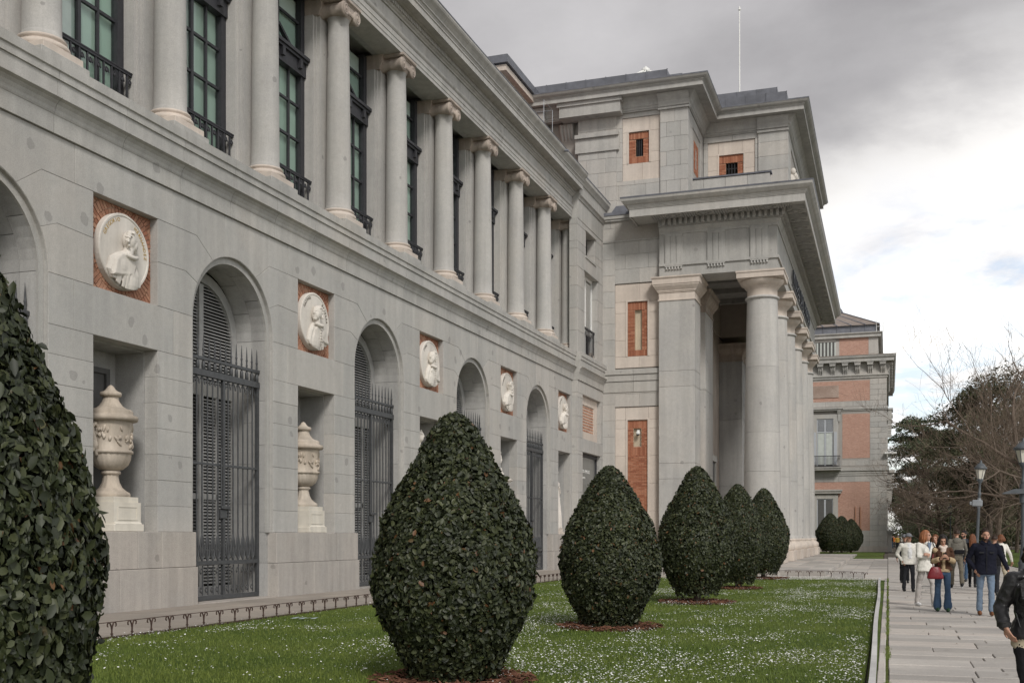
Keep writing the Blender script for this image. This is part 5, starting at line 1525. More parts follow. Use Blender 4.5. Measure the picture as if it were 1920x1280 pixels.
# --- brick penthouse behind the wing's cornice
ph = thing('brick_penthouse', 'brick roof block with a broad lead-topped eave behind the wing cornice', 'building', 'F', (-22, 59, 20))
part(MB().box(-34, -20.0, 55.0, 64, 19, 26.0), 'wall_bed', M['brick_mortar'], ph)
pb = MB(); z = 20.4; k = 0
while z < 26.0:
    y = 55.0 - (.15 if k % 2 else 0)
    while y < 64:
        pb.box(-20.0, -19.975 + random.uniform(0, .008), max(y, 55.0) + .008, min(y + .30, 64) - .008, z + .008, z + .085); y += .30
    z += .093; k += 1
part(pb, 'brick', M['brick'], ph, kind='stuff')
part(MB().box(-34, -19.55, 54.5, 65, 26.08, 26.38).box(-34, -19.85, 54.8, 64.7, 26.0, 26.08), 'eave', M['limestone'], ph)
part(MB().box(-34.1, -19.42, 54.35, 65.2, 26.44, 26.85).box(-34, -19.6, 54.55, 65, 26.38, 26.44), 'roof', M['lead'], ph)
hr = thing('roof_rail', 'thin white safety rail by the brick roof block', 'railing', 'F', (-17.6, 55.6, 20.3))
for y in (54.9, 56.4): part(MB().tube([(-17.6, y, 20.1), (-17.6, y, 24.4)], .014, 6), 'post', M['grey_paint'], hr)
part(MB().tube([(-17.6, 54.9, 24.4), (-17.6, 56.4, 24.4), (-19.5, 56.4, 24.4)], .013, 6).tube([(-17.6, 54.9, 22.9), (-17.6, 56.4, 22.9), (-19.5, 56.4, 22.9)], .012, 6), 'rail', M['grey_paint'], hr)
# ================================================================== the far wing, brick and stone (frame P)
fw = thing('far_wing', 'brick and stone end pavilion with bracketed cornice and hip roof, beyond the portico', 'building', 'P', (-6, 124, 0))
FY, FX0, FX1 = 120.0, -15.0, -0.12
def fbox(x0, x1, z0, z1, d, mat, name, y=FY, back=.2): return part(MB().box(x0, x1, y - d, y + back, z0, z1), name, mat, fw, (x0, y, z0))
part(MB().box(FX0, FX1 - .02, FY + .12, FY + 40, 0, 19.6), 'core_wall', M['granite'], fw, (-6, 125, 0))
for xa, xb, z0, z1 in ((-4.95, -1.78, 1.9, 7.28), (FX0, -4.95, 6.5, 7.28), (FX0, -7.6, 1.9, 6.5), (-4.5, -1.78, 9.74, 14.36), (FX0, -1.78, 15.68, 17.8)):
    fbox(xa, xb, z0, z1, -.012, M['far_brick'], 'brick_panel')
# quoins and base courses as stones
z = 0.0; rs = random.Random(9)
while z < 18.0:
    z1 = min(z + .56, 18.05)
    if not (8.0 < z < 8.6 or 14.6 < z + .2 < 15.2):
        full = z < 1.9 or 7.28 < (z + z1) / 2 < 9.74 or 14.36 < (z + z1) / 2 < 15.68
        cuts = [-1.78, -1.78 + .83, FX1] if int(z / .56) % 2 else [-1.78, -1.78 + 1.1, FX1]
        if full:
            c = -1.78; ex = []
            while c > -9: c -= 1.5 + rs.uniform(-.2, .2); ex.append(c)
            cuts = sorted(ex) + cuts
        for a, b in zip(cuts[:-1], cuts[1:]):
            part(MB().box(a + .01, b - .01, FY, FY + .3, z + .01, z1 - .01, 0, .012), 'quoin_stone' if b > -1.9 else 'stone', M['granite'], fw, (a, FY, z))
    z = z1
fbox(FX0, FX1, 0, 18, -.03, M['mortar'], 'mortar_bed', back=.1)
fbox(FX0, FX1 + .08, 0, .62, .06, M['granite_warm'], 'base_course')
for z0, z1, o in ((7.95, 8.15, .05), (8.15, 8.42, .10), (8.42, 8.74, .22), (14.66, 14.8, .06), (14.8, 15.05, .14), (18.02, 18.26, .08), (18.26, 18.42, .20)):
    part(MB().box(FX0, FX1 + o, FY - o, FY + 30, z0, z1), 'string_course', M['granite_trim'], fw, (-6, FY, z0))
part(MB().box(FX0, FX1 + .02, FY - .02, FY + 30, 18.42, 19.62), 'frieze', M['granite_trim'], fw, (-6, FY, 18.4))
for k in range(10):
    bx = -.50 - 1.24 * k
    q = MB().box(bx - .29, bx + .29, FY - .62, FY, 19.30, 19.62).box(bx - .33, bx + .33, FY - .66, FY, 19.50, 19.622)
    for j in range(3): q.tube([(bx - .17 + .17 * j, FY - .30, 19.28), (bx - .17 + .17 * j, FY - .30, 19.0), (bx - .17 + .17 * j, FY - .12, 18.75), (bx - .17 + .17 * j, FY - .04, 18.46)], [.10, .10, .08, .05], 7)
    part(q, 'bracket', M['granite_trim'], fw, (bx, FY, 19))
for k in range(16):
    by = FY + .5 + 1.24 * k
    part(MB().box(FX1, FX1 + .62, by - .29, by + .29, 19.30, 19.62).prism([(FX1, 18.46), (FX1 + .05, 18.46), (FX1 + .34, 19.0), (FX1 + .34, 19.3), (FX1, 19.3)], 'y', by - .25, by + .25), 'bracket', M['granite_trim'], fw, (FX1, by, 19))
prof = [(-.3, 19.622), (.72, 19.622), (.72, 19.92), (.78, 19.95), (.86, 20.05), (.90, 20.24), (-.3, 20.24)]
def fsweep(path, prof, name, mat):
    global pav
    keep = pav
    o = msweep(path, prof, name, mat, fw); return o
fsweep([(FX0, FY), (FX1, FY), (FX1, FY + 30)], prof, 'cornice', M['granite_trim'])
fsweep([(FX0, FY), (FX1, FY), (FX1, FY + 30)], [(-.3, 20.242), (.92, 20.242), (.92, 20.30), (-.3, 20.40)], 'cornice_lead', M['lead_warm'])
# attic
AY, AX = FY + 1.1, -.98
part(MB().box(FX0, AX, AY + .05, AY + 24, 20.2, 22.5), 'attic_wall', M['granite'], fw, (-6, AY, 20))
part(MB().box(-4.85, -1.92, AY, AY + .2, 20.3, 22.4), 'brick_panel', M['far_brick'], fw, (-4, AY, 20))
part(MB().box(-1.92, AX + .02, AY - .02, AY + .2, 20.3, 22.4).box(FX0, -4.85, AY - .02, AY + .2, 20.3, 20.55).box(-5.2, -4.85, AY - .02, AY + .2, 20.5, 22.4).box(FX0, -4.85, AY - .02, AY + .2, 22.1, 22.4), 'attic_stone', M['granite'], fw, (-4, AY, 20))
aw = part(MB().box(-7.2, -5.25, AY + .02, AY + .1, 20.55, 22.1), 'attic_window', M['shutter_dark'], fw, (-6, AY, 20))
for k in range(6): part(MB().box(-7.15 + .36 * k, -7.0 + .36 * k, AY - .02, AY + .03, 20.6, 22.05), 'slat', M['pale_backing'], aw)
fsweep([(FX0, AY), (AX, AY), (AX, AY + 24)], [(-.2, 22.4), (.30, 22.4), (.30, 22.66), (.46, 22.80), (.46, 22.9), (-.2, 22.9)], 'eave', M['granite_trim'])
rfm = MB()
x0, x1, y0, y1 = FX0, AX - .1, AY + .4, AY + 23
rfm.add([(x0, y0, 22.9), (x1, y0, 22.9), (x1, y0 + .0, 23.75), (x0, y0, 23.75), (x1, y1, 22.9), (x1, y1, 23.75)], [(0, 1, 2, 3), (1, 4, 5, 2)])
part(rfm, 'roof_skirt', M['lead'], fw, (-6, AY, 23))
hip = MB(); ex = .25
P0, P1, P2, P3 = (x0, y0 - ex, 23.75), (x1 + ex, y0 - ex, 23.75), (x1 + ex, y1, 23.75), (x0, y1, 23.75)
R0, R1, R2 = (x0, y0 + 8, 26.6), (-5.6, y0 + 6, 26.6), (-5.6, y1 - 6, 26.6)
hip.add([P0, P1, P2, P3, R0, R1, R2], [(0, 1, 5, 4), (1, 2, 6, 5), (0, 3, 2, 1)])
part(hip, 'roof', M['lead_warm'], fw, (-6, AY, 23))
sm_ = MB()
for k in range(11):
    t = k / 10
    a = Vector(P0).lerp(Vector(P1), t); b = Vector(R0).lerp(Vector(R1), t)
    sm_.tube([a + Vector((0, -.02, .03)), b + Vector((0, -.02, .03))], .06, 5)
    sm_.tube([(a.x, y0 - .02, 22.9), (a.x, y0 - .02, 23.75)], .05, 5)
part(sm_, 'roof_seam', M['lead'], fw, (-6, AY, 23))
part(MB().lathe([(.9, 26.4), (.75, 26.75), (.3, 26.8)], (-5.6, y0 + 6, 0), 10), 'roof_cap', M['lead'], fw)
part(MB().tube([(-1.15, AY + .2, 22.9), (-1.15, AY + .2, 24.25), (-.45, AY + .2, 24.25), (-.45, AY + .2, 22.9)], .03, 5).tube([(-1.15, AY + .2, 23.5), (-.45, AY + .2, 23.5)], .025, 5), 'roof_guard', M['white_paint'], fw)
# inscription field, windows
part(MB().box(-9, -4.86, FY - .06, FY + .1, 16.1, 17.36), 'carved_panel', stone('carved_panel', (.42, .33, .28), (.30, .22, .18), speck=.5, rand=0, streak=0, bump=.8), fw, (-6, FY, 16))
def fwin(x0, x1, z0, z1, nm, hood, balc):
    FY = 119.88
    f = part(MB().box(x0 - .50, x0, FY - .10, FY + .1, z0, z1 + .45).box(x1, x1 + .50, FY - .10, FY + .1, z0, z1 + .45).box(x0, x1, FY - .10, FY + .1, z1, z1 + .45), nm, M['granite_trim'], fw, ((x0 + x1) / 2, FY, z0))
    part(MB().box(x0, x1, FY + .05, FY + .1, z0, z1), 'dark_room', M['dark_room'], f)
    xm = (x0 + x1) / 2
    part(MB().box(x0, x0 + .08, FY - .02, FY + .04, z0, z1).box(x1 - .08, x1, FY - .02, FY + .04, z0, z1).box(xm - .09, xm + .09, FY - .02, FY + .04, z0, z1).box(x0, x1, FY - .02, FY + .04, z1 - .1, z1), 'sash', M['grey_paint'], f)
    if hood:
        part(MB().box(x0 - .75, x1 + .95, FY - .45, FY, hood, hood + .14).box(x0 - .70, x1 + .85, FY - .32, FY, hood - .16, hood), 'hood', M['granite_trim'], f)
    return f
f = fwin(-7.05, -5.40, 9.0, 13.9, 'balcony_window', 14.86, True)
FY = 119.88
xm = -6.22
part(MB().box(-7.05, -5.40, FY - .03, FY + .05, 12.45, 12.6), 'transom', M['grey_paint'], f)
for a, b in ((-6.95, -6.33), (-6.12, -5.5)):
    part(MB().box(a, b, FY + .02, FY + .04, 9.1, 12.45), 'pane', M['pale_backing'], f)
    s_ = MB(); z = 12.66
    while z < 13.78: s_.box(a, b, FY - .01, FY + .03, z, z + .06); z += .11
    part(s_, 'louvre', M['grey_paint'], f, kind='stuff')
for sx in (-7.42, -5.34):
    part(MB().box(sx, sx + .30, FY - .16, FY - .11, 9.1, 12.5), 'shutter', M['grey_paint'], f)
part(MB().prism([(FY - .10, 14.3), (FY - .14, 14.3), (FY - .30, 14.6), (FY - .34, 14.70), (FY - .10, 14.70)], 'x', -5.0, -4.62).prism([(FY - .10, 13.6), (FY - .14, 13.6), (FY - .2, 14.3), (FY - .10, 14.3)], 'x', -4.95, -4.67), 'console', M['granite_trim'], f)
bl = part(MB().box(-7.4, -4.65, FY - .95, FY, 8.50, 8.76).box(-7.4, -4.60, FY - 1.05, FY, 8.70, 8.80), 'balcony_slab', M['granite_trim'], fw, (-6, FY, 8.5))
part(MB().box(-7.4, -4.72, FY - .92, FY - .87, 9.92, 9.99).box(-7.4, -4.72, FY - .92, FY - .88, 8.85, 8.90).box(-4.76, -4.70, FY - .92, FY, 9.92, 9.99), 'rail', M['iron_dark'], bl)
for k in range(20): part(MB().box(-7.3 + .135 * k, -7.26 + .135 * k, FY - .91, FY - .89, 8.88, 9.93), 'baluster', M['iron_dark'], bl)
f2 = fwin(-7.05, -5.43, 1.3, 5.55, 'street_window', 6.35, False)
part(MB().box(-7.0, -6.3, FY + .02, FY + .04, 1.4, 5.5), 'pane', M['shutter_dark'], f2)
part(MB().box(-6.13, -5.5, FY + .02, FY + .04, 1.4, 5.5), 'pane', M['shutter_dark'], f2)
part(MB().box(-9, -4.6, FY - .35, FY, 6.1, 6.30).box(-9, -4.52, FY - .42, FY, 6.30, 6.46), 'hood', M['granite_trim'], fw, (-6, FY, 6))
part(MB().box(-3.25, -3.13, FY - .02, FY + .1, 2.2, 4.7).box(-2.75, -2.63, FY - .02, FY + .1, 2.2, 4.7), 'patch', M['old_brick'], fw, (-3, FY, 2))
FY = 120.0
# east side seen edge on : hoods and brackets of its windows
for k in range(4):
    for z, h in ((6.1, .45), (14.4, .5)):
        by = FY + 4 + 6.2 * k
        part(MB().box(FX1, FX1 + .62, by - 1.5, by + 1.5, z + h, z + h + .2).box(FX1, FX1 + .5, by - 1.4, by - 1.0, z - .6, z + h).box(FX1, FX1 + .5, by + 1.0, by + 1.4, z - .6, z + h)
             .box(FX1, FX1 + .1, by - 1.0, by + 1.0, z - 4.5, z + h), 'side_window_hood', M['granite_trim'], fw, (FX1, by, z))
    part(MB().box(FX1, FX1 + .8, FY + 2.5 + 6.2 * k, FY + 5.5 + 6.2 * k, 8.3, 8.6).box(FX1, FX1 + .5, FY + 2.7 + 6.2 * k, FY + 3.0 + 6.2 * k, 7.6, 8.3).box(FX1, FX1 + .5, FY + 5.0 + 6.2 * k, FY + 5.3 + 6.2 * k, 7.6, 8.3), 'side_balcony', M['granite_trim'], fw, (FX1, FY, 8))
wl_ = thing('wall_lamp', 'white floodlight on an arm at the near corner of the far brick pavilion', 'lamp', 'P', (0.05, FY - .3, 10.1))
part(MB().tube([(-.1, FY - .05, 9.7), (.15, FY - .25, 9.75), (.2, FY - .3, 10.05)], .05, 6), 'arm', M['grey_paint'], wl_)
part(MB().box(-.35, .85, FY - .6, FY - .1, 10.05, 10.25, 0, .04), 'lamp_head', M['white_paint'], wl_)
gp = thing('gate_pillar', 'stone pillar with a moulded cap at the corner of the far brick pavilion', 'pillar', 'P', (.2, FY + 1, 0))
part(MB().box(-.08, .40, FY + .6, FY + 1.4, 0, 2.0, 0, .02), 'shaft', M['granite'], gp)
part(MB().box(-.12, .62, FY + .4, FY + 1.6, 2.0, 2.28, 0, .03).box(-.1, .5, FY + .5, FY + 1.5, 1.85, 2.0), 'cap', M['granite_trim'], gp)
# ================================================================== ground, lawns, paths
def struct(mb, name, mat, fr='P', loc=(0, 0, 0)):
    return solo(mb, name, mat, None, None, fr, loc, 'structure')
struct(MB().add([(-900, -300, -.06), (900, -300, -.06), (900, 1500, -.06), (-900, 1500, -.06)], [(0, 1, 2, 3)]), 'ground', M['dirt'])
LAWN = [(-12.05, 1.0), (-.24, 1.0), (-.27, 30), (-.34, 43.9), (-1.3, 45.2), (-2.4, 45.8), (-4.6, 46.15), (-8, 46.4), (-11.62, 46.5)]
struct(MB().prism(LAWN, 'z', -.1, -.012), 'lawn', M['lawn'])
struct(MB().prism([(-24, 84.9), (-.30, 84.9), (-.30, 119.5), (-24, 119.5)], 'z', -.1, .015), 'far_lawn', M['lawn'])
struct(MB().add([(x, y, -.006) for x, y in ((-.20, 1), (-.115, 1), (-.085, 43.7), (-.30, 43.9))], [(0, 1, 2, 3)]), 'grass_verge', M['lawn'])
# white edging strip of the lawn
ed = thing('lawn_edging', 'low whitish edging strip between the lawn and the granite kerb', 'edging', 'P', (-.22, 20, 0))
n = 18
for k in range(n):
    y0, y1 = 1 + 42.9 * k / n, 1 + 42.9 * (k + 1) / n
    X = lambda y: -.165 - .125 * min(max((y - 8) / 36, 0), 1) ** 1.2 - .012 * math.sin(y * .35)
    a, b = X(y0), X(y1)
    m = MB().add([(a - .035, y0 + .004, -.06), (a + .035, y0 + .004, -.06), (b + .035, y1 - .004, -.06), (b - .035, y1 - .004, -.06),
                  (a - .035, y0 + .004, .085), (a + .035, y0 + .004, .085), (b + .035, y1 - .004, .085), (b - .035, y1 - .004, .085)],
                 [(3, 2, 1, 0), (4, 5, 6, 7), (0, 1, 5, 4), (1, 2, 6, 5), (2, 3, 7, 6), (3, 0, 4, 7)])
    part(m, 'edging_board', M['concrete'], ed, (a, y0, 0))
# kerb
kb = bpy.data.objects.new('kerb', None); COL.objects.link(kb); kb['kind'] = 'structure'; kb.rotation_euler = (0, 0, FRAME['P']); BASE[kb.name] = (0, 0, 0)
y = 1.0; rs = random.Random(2)
while y < 44.2:
    L = rs.uniform(.85, 1.25)
    part(MB().box(-.118 + rs.uniform(-.004, .004), -.030 + rs.uniform(-.004, .004), y + .006, y + L - .006, -.1, .012 + rs.uniform(-.006, .006), 0, .01), 'kerb_stone', M['paving'], kb, (-.07, y, 0)); y += L
struct(MB().box(-.030, .004, 1, 45, -.1, -.008), 'kerb_gap', M['moss'])
# granite slab path : the slabs nearest the camera are single stones, the rest one relief
pv = bpy.data.objects.new('path', None); COL.objects.link(pv); pv['kind'] = 'structure'; pv.rotation_euler = (0, 0, FRAME['P']); BASE[pv.name] = (0, 0, 0)
part(MB().box(-.01, 40, -6, 260, -.1, -.022), 'path_bed', M['dirt'], pv)
far_s = MB(); near = 0
y = 4.0
while y < 90:
    hgt_ = rs.uniform(.38, .78) if y < 44 else rs.uniform(.9, 1.3)
    x = .004 - rs.uniform(0, 0.0); xmax = 7.5 if y < 12 else 16
    first = True
    while x < xmax:
        L = rs.uniform(.7, 2.1) * (1.0 if y < 44 else 1.3)
        if first: L = rs.uniform(.4, 1.7); first = False
        j = rs.uniform(.003, .009); zt = rs.uniform(-.007, .007)
        box = (x + j, x + L - j, y + rs.uniform(.006, .016), y + hgt_ - rs.uniform(.006, .016), -.09, zt)
        dmin = math.hypot(x + L / 2, y)
        if near < 290 and 8 < y < 40 and x < .235 * y + 1.2:
            part(MB().box(*box, 0, .008), 'paving_slab', M['paving'], pv, (x + L / 2, y, 0)); near += 1
        else:
            far_s.box(*box)
        x += L
    y += hgt_
part(far_s, 'paving_slab', M['paving'], pv, kind='stuff')
# forecourt of the portico : long slabs
fc = bpy.data.objects.new('forecourt', None); COL.objects.link(fc); fc['kind'] = 'structure'; fc.rotation_euler = (0, 0, FRAME['P']); BASE[fc.name] = (0, 0, 0)
part(MB().box(-24, -.02, 43, 85.2, -.1, -.02), 'forecourt_bed', M['mortar'], fc)
xs = [-.02, -.92, -1.62, -2.30, -3.1, -4.0, -4.9, -5.8, -6.7, -7.6, -8.5, -9.4, -10.3, -11.2, -12.1]
for a, b in zip(xs[1:], xs[:-1]):
    yy = 44.0
    while yy < 84.8:
        L = rs.uniform(2.2, 3.4); ye = min(yy + L, 84.8)
        part(MB().box(a + .012, b - .012, yy + .006, ye - .006, -.08, rs.uniform(-.004, .006), 0, .006), 'forecourt_slab', M['paving'], fc, (a, yy, 0)); yy = ye
st = thing('portico_step', 'broad low granite platform under the portico columns', 'platform', 'P', (-7, 65, 0))
part(MB().box(-13, -2.45, 47.3, 97, -.05, .15), 'platform_bed', M['mortar'], st)
for k in range(12):
    x1 = -2.45 - .9 * k
    yy = 47.28
    while yy < 90:
        ye = min(yy + 2.6 + (k % 3) * .3, 90)
        part(MB().box(x1 - .9 + .005, x1 - .005 + (.02 if k == 0 else 0), yy + .005, ye - .005, .0, .20, 0, .012), 'step_stone', M['paving'], st, (x1, yy, 0)); yy = ye
# walk at the foot of the wing
wk = bpy.data.objects.new('wall_walk', None); COL.objects.link(wk); wk['kind'] = 'structure'; BASE[wk.name] = (0, 0, 0)
part(MB().box(-18, -12.13, 2, 60, -.1, -.004), 'walk_bed', M['mortar'], wk)
y = 2.0
while y < 59:
    for a, b in ((-16.4, -15.0), (-15.0, -13.55), (-13.55, -12.14)):
        part(MB().box(a + .006, b - .006, y + .006, y + 1.44, -.05, rs.uniform(.008, .014)), 'walk_slab', M['walk'], wk, (a, y, 0))
    y += 1.45

# --- iron lawn fences with ram's-horn posts
def horn_post(axis):
    m = MB()
    def P(u, z): return (0, u, z) if axis == 'y' else (u, 0, z)
    m.tube([P(0, -.04), P(0, .12), P(0, .17)], [.014, .014, .011], 6)
    for s_ in (-1, 1):
        m.tube([P(0, .12), P(s_ * .012, .18), P(s_ * .04, .235), P(s_ * .08, .25), P(s_ * .105, .225), P(s_ * .105, .19), P(s_ * .088, .18)], [.013, .013, .013, .013, .012, .012, .010], 6)
    m.box(-.017, .017, -.017, .017, .05, .07)
    return m
fn = thing('lawn_fence', 'low rusty iron fence with curled posts along the walk under the arches', 'fence', 'F', (-12.12, 30, 0))
for k in range(74):
    rep('hpy', lambda: horn_post('y'), 'post', M['rust_iron'], fn, (-12.12, 9.75 + .503 * k, 0))
part(MB().box(-12.126, -12.114, 9.2, 46.6, .246, .258).box(-12.14, -12.10, 9.2, 46.6, -.03, .018), 'rail', M['rust_iron'], fn)
fn2 = thing('lawn_fence', 'low iron fence with curled posts along the far end of the lawn', 'fence', 'P', (-6, 46.3, 0))
def lawn_far_y(x):
    pts = [(-12, 46.6), (-8, 46.5), (-4.6, 46.25), (-2.4, 45.9), (-1.3, 45.3), (-.4, 44.0)]
    for (a, b), (c, d) in zip(pts[:-1], pts[1:]):
        if a <= x <= c: return b + (d - b) * (x - a) / (c - a)
    return 46
xs_ = [-11.6 + .43 * k for k in range(26)]
for x in xs_:
    if x < -.6: rep('hpx', lambda: horn_post('x'), 'post', M['rust_iron'], fn2, (x, lawn_far_y(x), 0))
part(MB().tube([(x, lawn_far_y(x), .252) for x in xs_ if x < -.3], .007, 4), 'rail', M['rust_iron'], fn2)
part(MB().tube([(-24, 84.8, .2), (-.3, 84.8, .2)], .012, 4).tube([(-.28, 84.8, -.05), (-.28, 84.8, .35)], .03, 5), 'rail', M['rust_iron'], thing('lawn_fence', 'low thin rail in front of the far lawn below the brick pavilion', 'fence', 'P', (-10, 84.8, 0)))

# --- grass blades and daisies
def in_lawn(x, y): return (x > -12.0 + .0) & (x < -.26 - .0015 * y) & (y < 46.3 - 1.9 * np.clip((x + 3) / 2.7, 0, 1) ** 2) & (y > 6)
def lawn_pts(n, y0, y1, power=1.0):
    t = rng.random(n) ** power
    y = y0 + (y1 - y0) * t; x = -12.0 + 11.75 * rng.random(n)
    k = in_lawn(x, y); return x[k], y[k]
def blades(name, n, y0, y1, h0, h1, w, mat, power):
    x, y = lawn_pts(n, y0, y1, power); n = len(x)
    a = rng.random(n) * 2 * PI; h = h0 + (h1 - h0) * rng.random(n); ln = .6 * h * rng.random(n); b = rng.random(n) * 2 * PI
    V = np.zeros((n, 3, 3), np.float32)
    V[:, 0] = np.stack([x - np.cos(a) * w, y - np.sin(a) * w, np.full(n, -.014)], 1)
    V[:, 1] = np.stack([x + np.cos(a) * w, y + np.sin(a) * w, np.full(n, -.014)], 1)
    V[:, 2] = np.stack([x + np.cos(b) * ln, y + np.sin(b) * ln, h - .014], 1)
    me = raw_mesh(name, V.reshape(-1, 3), np.arange(n * 3).reshape(-1, 3), mat)
    o = bpy.data.objects.new(name, me); COL.objects.link(o); o.rotation_euler = (0, 0, FRAME['P'])
    return tag(o, 'short clipped green grass of the lawn', 'grass', None, 'stuff')
blades('grass', 150000, 9.5, 46, .022, .058, .006, M['grass'], 1.9)
# daisies gather in drifts
def noise2(x, y, s_, o):
    return np.array([mnoise.noise(Vector((a * s_ + o, b * s_ * .55 + o, o))) for a, b in zip(x, y)])
x, y = lawn_pts(84000, 11, 46.2, 1.15)
dn_ = .55 * noise2(x, y, .42, 3.1) + .45 * noise2(x, y, 1.5, 8.7) + .16 * np.clip((x + 7) / 6, -1, 1)
keep = rng.random(len(x)) < np.clip((dn_ - .02) * 2.6, .035, .95)
x, y = x[keep], y[keep]; n = len(x)
r_ = .0075 + .007 * rng.random(n); z = .028 + .03 * rng.random(n)
tx, ty = rng.normal(0, .25, n), rng.normal(0, .25, n) - .12
V = np.zeros((n, 7, 3), np.float32)
for k in range(6):
    a = k * PI / 3
    dx, dy = r_ * math.cos(a), r_ * math.sin(a)
    V[:, k] = np.stack([x + dx, y + dy, z + dx * tx + dy * ty], 1)
V[:, 6] = np.stack([x, y, z + .004], 1)
F = np.array([(k, (k + 1) % 6, 6) for k in range(6)])
FF = (np.arange(n)[:, None, None] * 7 + F[None]).reshape(-1, 3)
me = raw_mesh('daisies', V.reshape(-1, 3), FF, M['petal'])
o = bpy.data.objects.new('daisies', me); COL.objects.link(o); o.rotation_euler = (0, 0, FRAME['P'])
tag(o, 'small white daisies scattered in drifts over the lawn', 'flowers', None, 'stuff')
# fallen leaves on the slabs
lf = MB()
for k in range(46):
    x = random.uniform(.05, 3.5); y = random.uniform(13, 42); a = random.uniform(0, 6); s_ = random.uniform(.02, .05)
    c, q = math.cos(a) * s_, math.sin(a) * s_
    lf.add([(x - c, y - q, .014), (x + q * .5, y - c * .5, .018), (x + c, y + q, .022), (x - q * .5, y + c * .5, .018)], [(0, 1, 2, 3)])
solo(lf, 'fallen_leaves', M['dry_leaf'], 'scattered dry leaves lying on the granite path', 'leaves', 'P', kind='stuff')
# moss tufts between kerb and slabs
n = 5200
y = 9 + 36 * rng.random(n) ** 1.4; x = -.008 + .016 * rng.normal(0, 1, n)
k = np.array([mnoise.noise(Vector((0.3, v * .9, 2))) for v in y]) > -.05
x, y = x[k], y[k]; n = len(x)
a = rng.random(n) * 6.3; h = .02 + .05 * rng.random(n)
V = np.zeros((n, 3, 3), np.float32); w = .006
V[:, 0] = np.stack([x - np.cos(a) * w, y - np.sin(a) * w, np.full(n, -.02)], 1)
V[:, 1] = np.stack([x + np.cos(a) * w, y + np.sin(a) * w, np.full(n, -.02)], 1)
V[:, 2] = np.stack([x + .02 * np.cos(a * 3), y + .03 * np.sin(a * 5), h - .01], 1)
me = raw_mesh('weeds', V.reshape(-1, 3), np.arange(n * 3).reshape(-1, 3), M['grass'])
o = bpy.data.objects.new('weeds', me); COL.objects.link(o); o.rotation_euler = (0, 0, FRAME['P'])
tag(o, 'tufts of weeds in the joint beside the kerb', 'weeds', None, 'stuff')

# a scrap of pale plastic left on the grass
lt_ = MB()
for k in range(5):
    x, y = -11.15 + .10 * k, 19.35 + .05 * math.sin(k * 2.1)
    lt_.add([(x - .07, y - .05, .02), (x + .07, y - .06, .03 + .015 * (k % 2)), (x + .08, y + .06, .05), (x - .06, y + .05, .03)], [(0, 1, 2), (0, 2, 3)])
solo(lt_, 'plastic_scrap', plain('pale_plastic', (.42, .50, .56), .4, .4), 'pale bluish scrap of plastic lying on the grass near the wall', 'litter', 'P', (-10.95, 19.35, 0))
# ================================================================== clipped laurels
LEAF = np.array([(-.5, 0, 0), (-.18, .27, .07), (-.18, -.27, .07), (.2, .24, .05), (.2, -.24, .05), (.52, 0, -.06), (-.18, 0, -.02), (.2, 0, -.03)], np.float32)
LEAF_F = np.array([(0, 6, 1), (0, 2, 6), (1, 6, 7), (1, 7, 3), (2, 4, 7), (2, 7, 6), (3, 7, 5), (4, 5, 7)], np.int32)
PROF = [(0.0, .50), (.05, .62), (.12, .78), (.22, .93), (.34, 1.0), (.46, .975), (.58, .86), (.70, .685), (.80, .52), (.88, .37), (.94, .25), (.98, .14), (1.0, .04)]
def prof_r(t): return np.interp(t, [p[0] for p in PROF], [p[1] for p in PROF])
def orient(n, out, jit):
    # leaf frames : normal near 'out', tip in a random direction in the leaf plane
    N = out + rng.normal(0, jit, (n, 3)); N /= np.linalg.norm(N, axis=1, keepdims=True)
    T = rng.normal(0, 1, (n, 3)) + np.array([0, 0, -.35]); T -= N * (T * N).sum(1, keepdims=True); T /= np.linalg.norm(T, axis=1, keepdims=True)
    B = np.cross(N, T); return T, B, N
def leaf_cloud(P, out, size, jit=.55, wid=1.0):
    n = len(P); T, B, N = orient(n, out, jit); s_ = size * (.5 + 1.0 * rng.random(n) ** 1.3)
    L = LEAF
    V = P[:, None, :] + s_[:, None, None] * (L[None, :, 0:1] * T[:, None, :] + wid * L[None, :, 1:2] * B[:, None, :] + L[None, :, 2:3] * N[:, None, :])
    F = (np.arange(n)[:, None, None] * len(L) + LEAF_F[None]).reshape(-1, 3)
    return V.reshape(-1, 3), F
def topiary_mesh(H, R_, n, size, seed, z0=.16):
    global rng
    keep = rng; rng = np.random.default_rng(seed)
    t = rng.random(int(n * 2.2)); k = rng.random(len(t)) < prof_r(t) + .1
    t = t[k][:n]; n = len(t); a = rng.random(n) * 2 * PI
    lump = np.array([mnoise.noise(Vector((math.cos(q) * 2.0, math.sin(q) * 2.0, w * 5.5 + seed))) for q, w in zip(a, t)])
    lump2 = np.array([mnoise.noise(Vector((math.cos(q) * 6.5, math.sin(q) * 6.5, w * 17 + seed))) for q, w in zip(a, t)])
    # holes : where fine noise is low the leaves sit deeper
    deep = np.where(rng.random(n) < .72, rng.random(n) * .05, .04 + rng.random(n) * .14)
    rr = R_ * prof_r(t) * (1 + .08 * lump + .06 * lump2 - deep) + rng.normal(0, .012, n) + np.where(rng.random(n) < .03, rng.random(n) * .04, 0)
    low = np.clip((.14 - t) / .14, 0, 1)
    z = z0 + (H - z0) * t - low * .20 * rng.random(n)
    P = np.stack([rr * np.cos(a), rr * np.sin(a), z], 1)
    dr = (prof_r(np.clip(t + .02, 0, 1)) - prof_r(np.clip(t - .02, 0, 1))) / (.04 * (H - z0)) * R_
    out = np.stack([np.cos(a), np.sin(a), -dr * .9 + .18], 1); out /= np.linalg.norm(out, axis=1, keepdims=True)
    V, F = leaf_cloud(P, out, size, .55)
    rng = keep
    return raw_mesh('crown', V, F, M['laurel'])
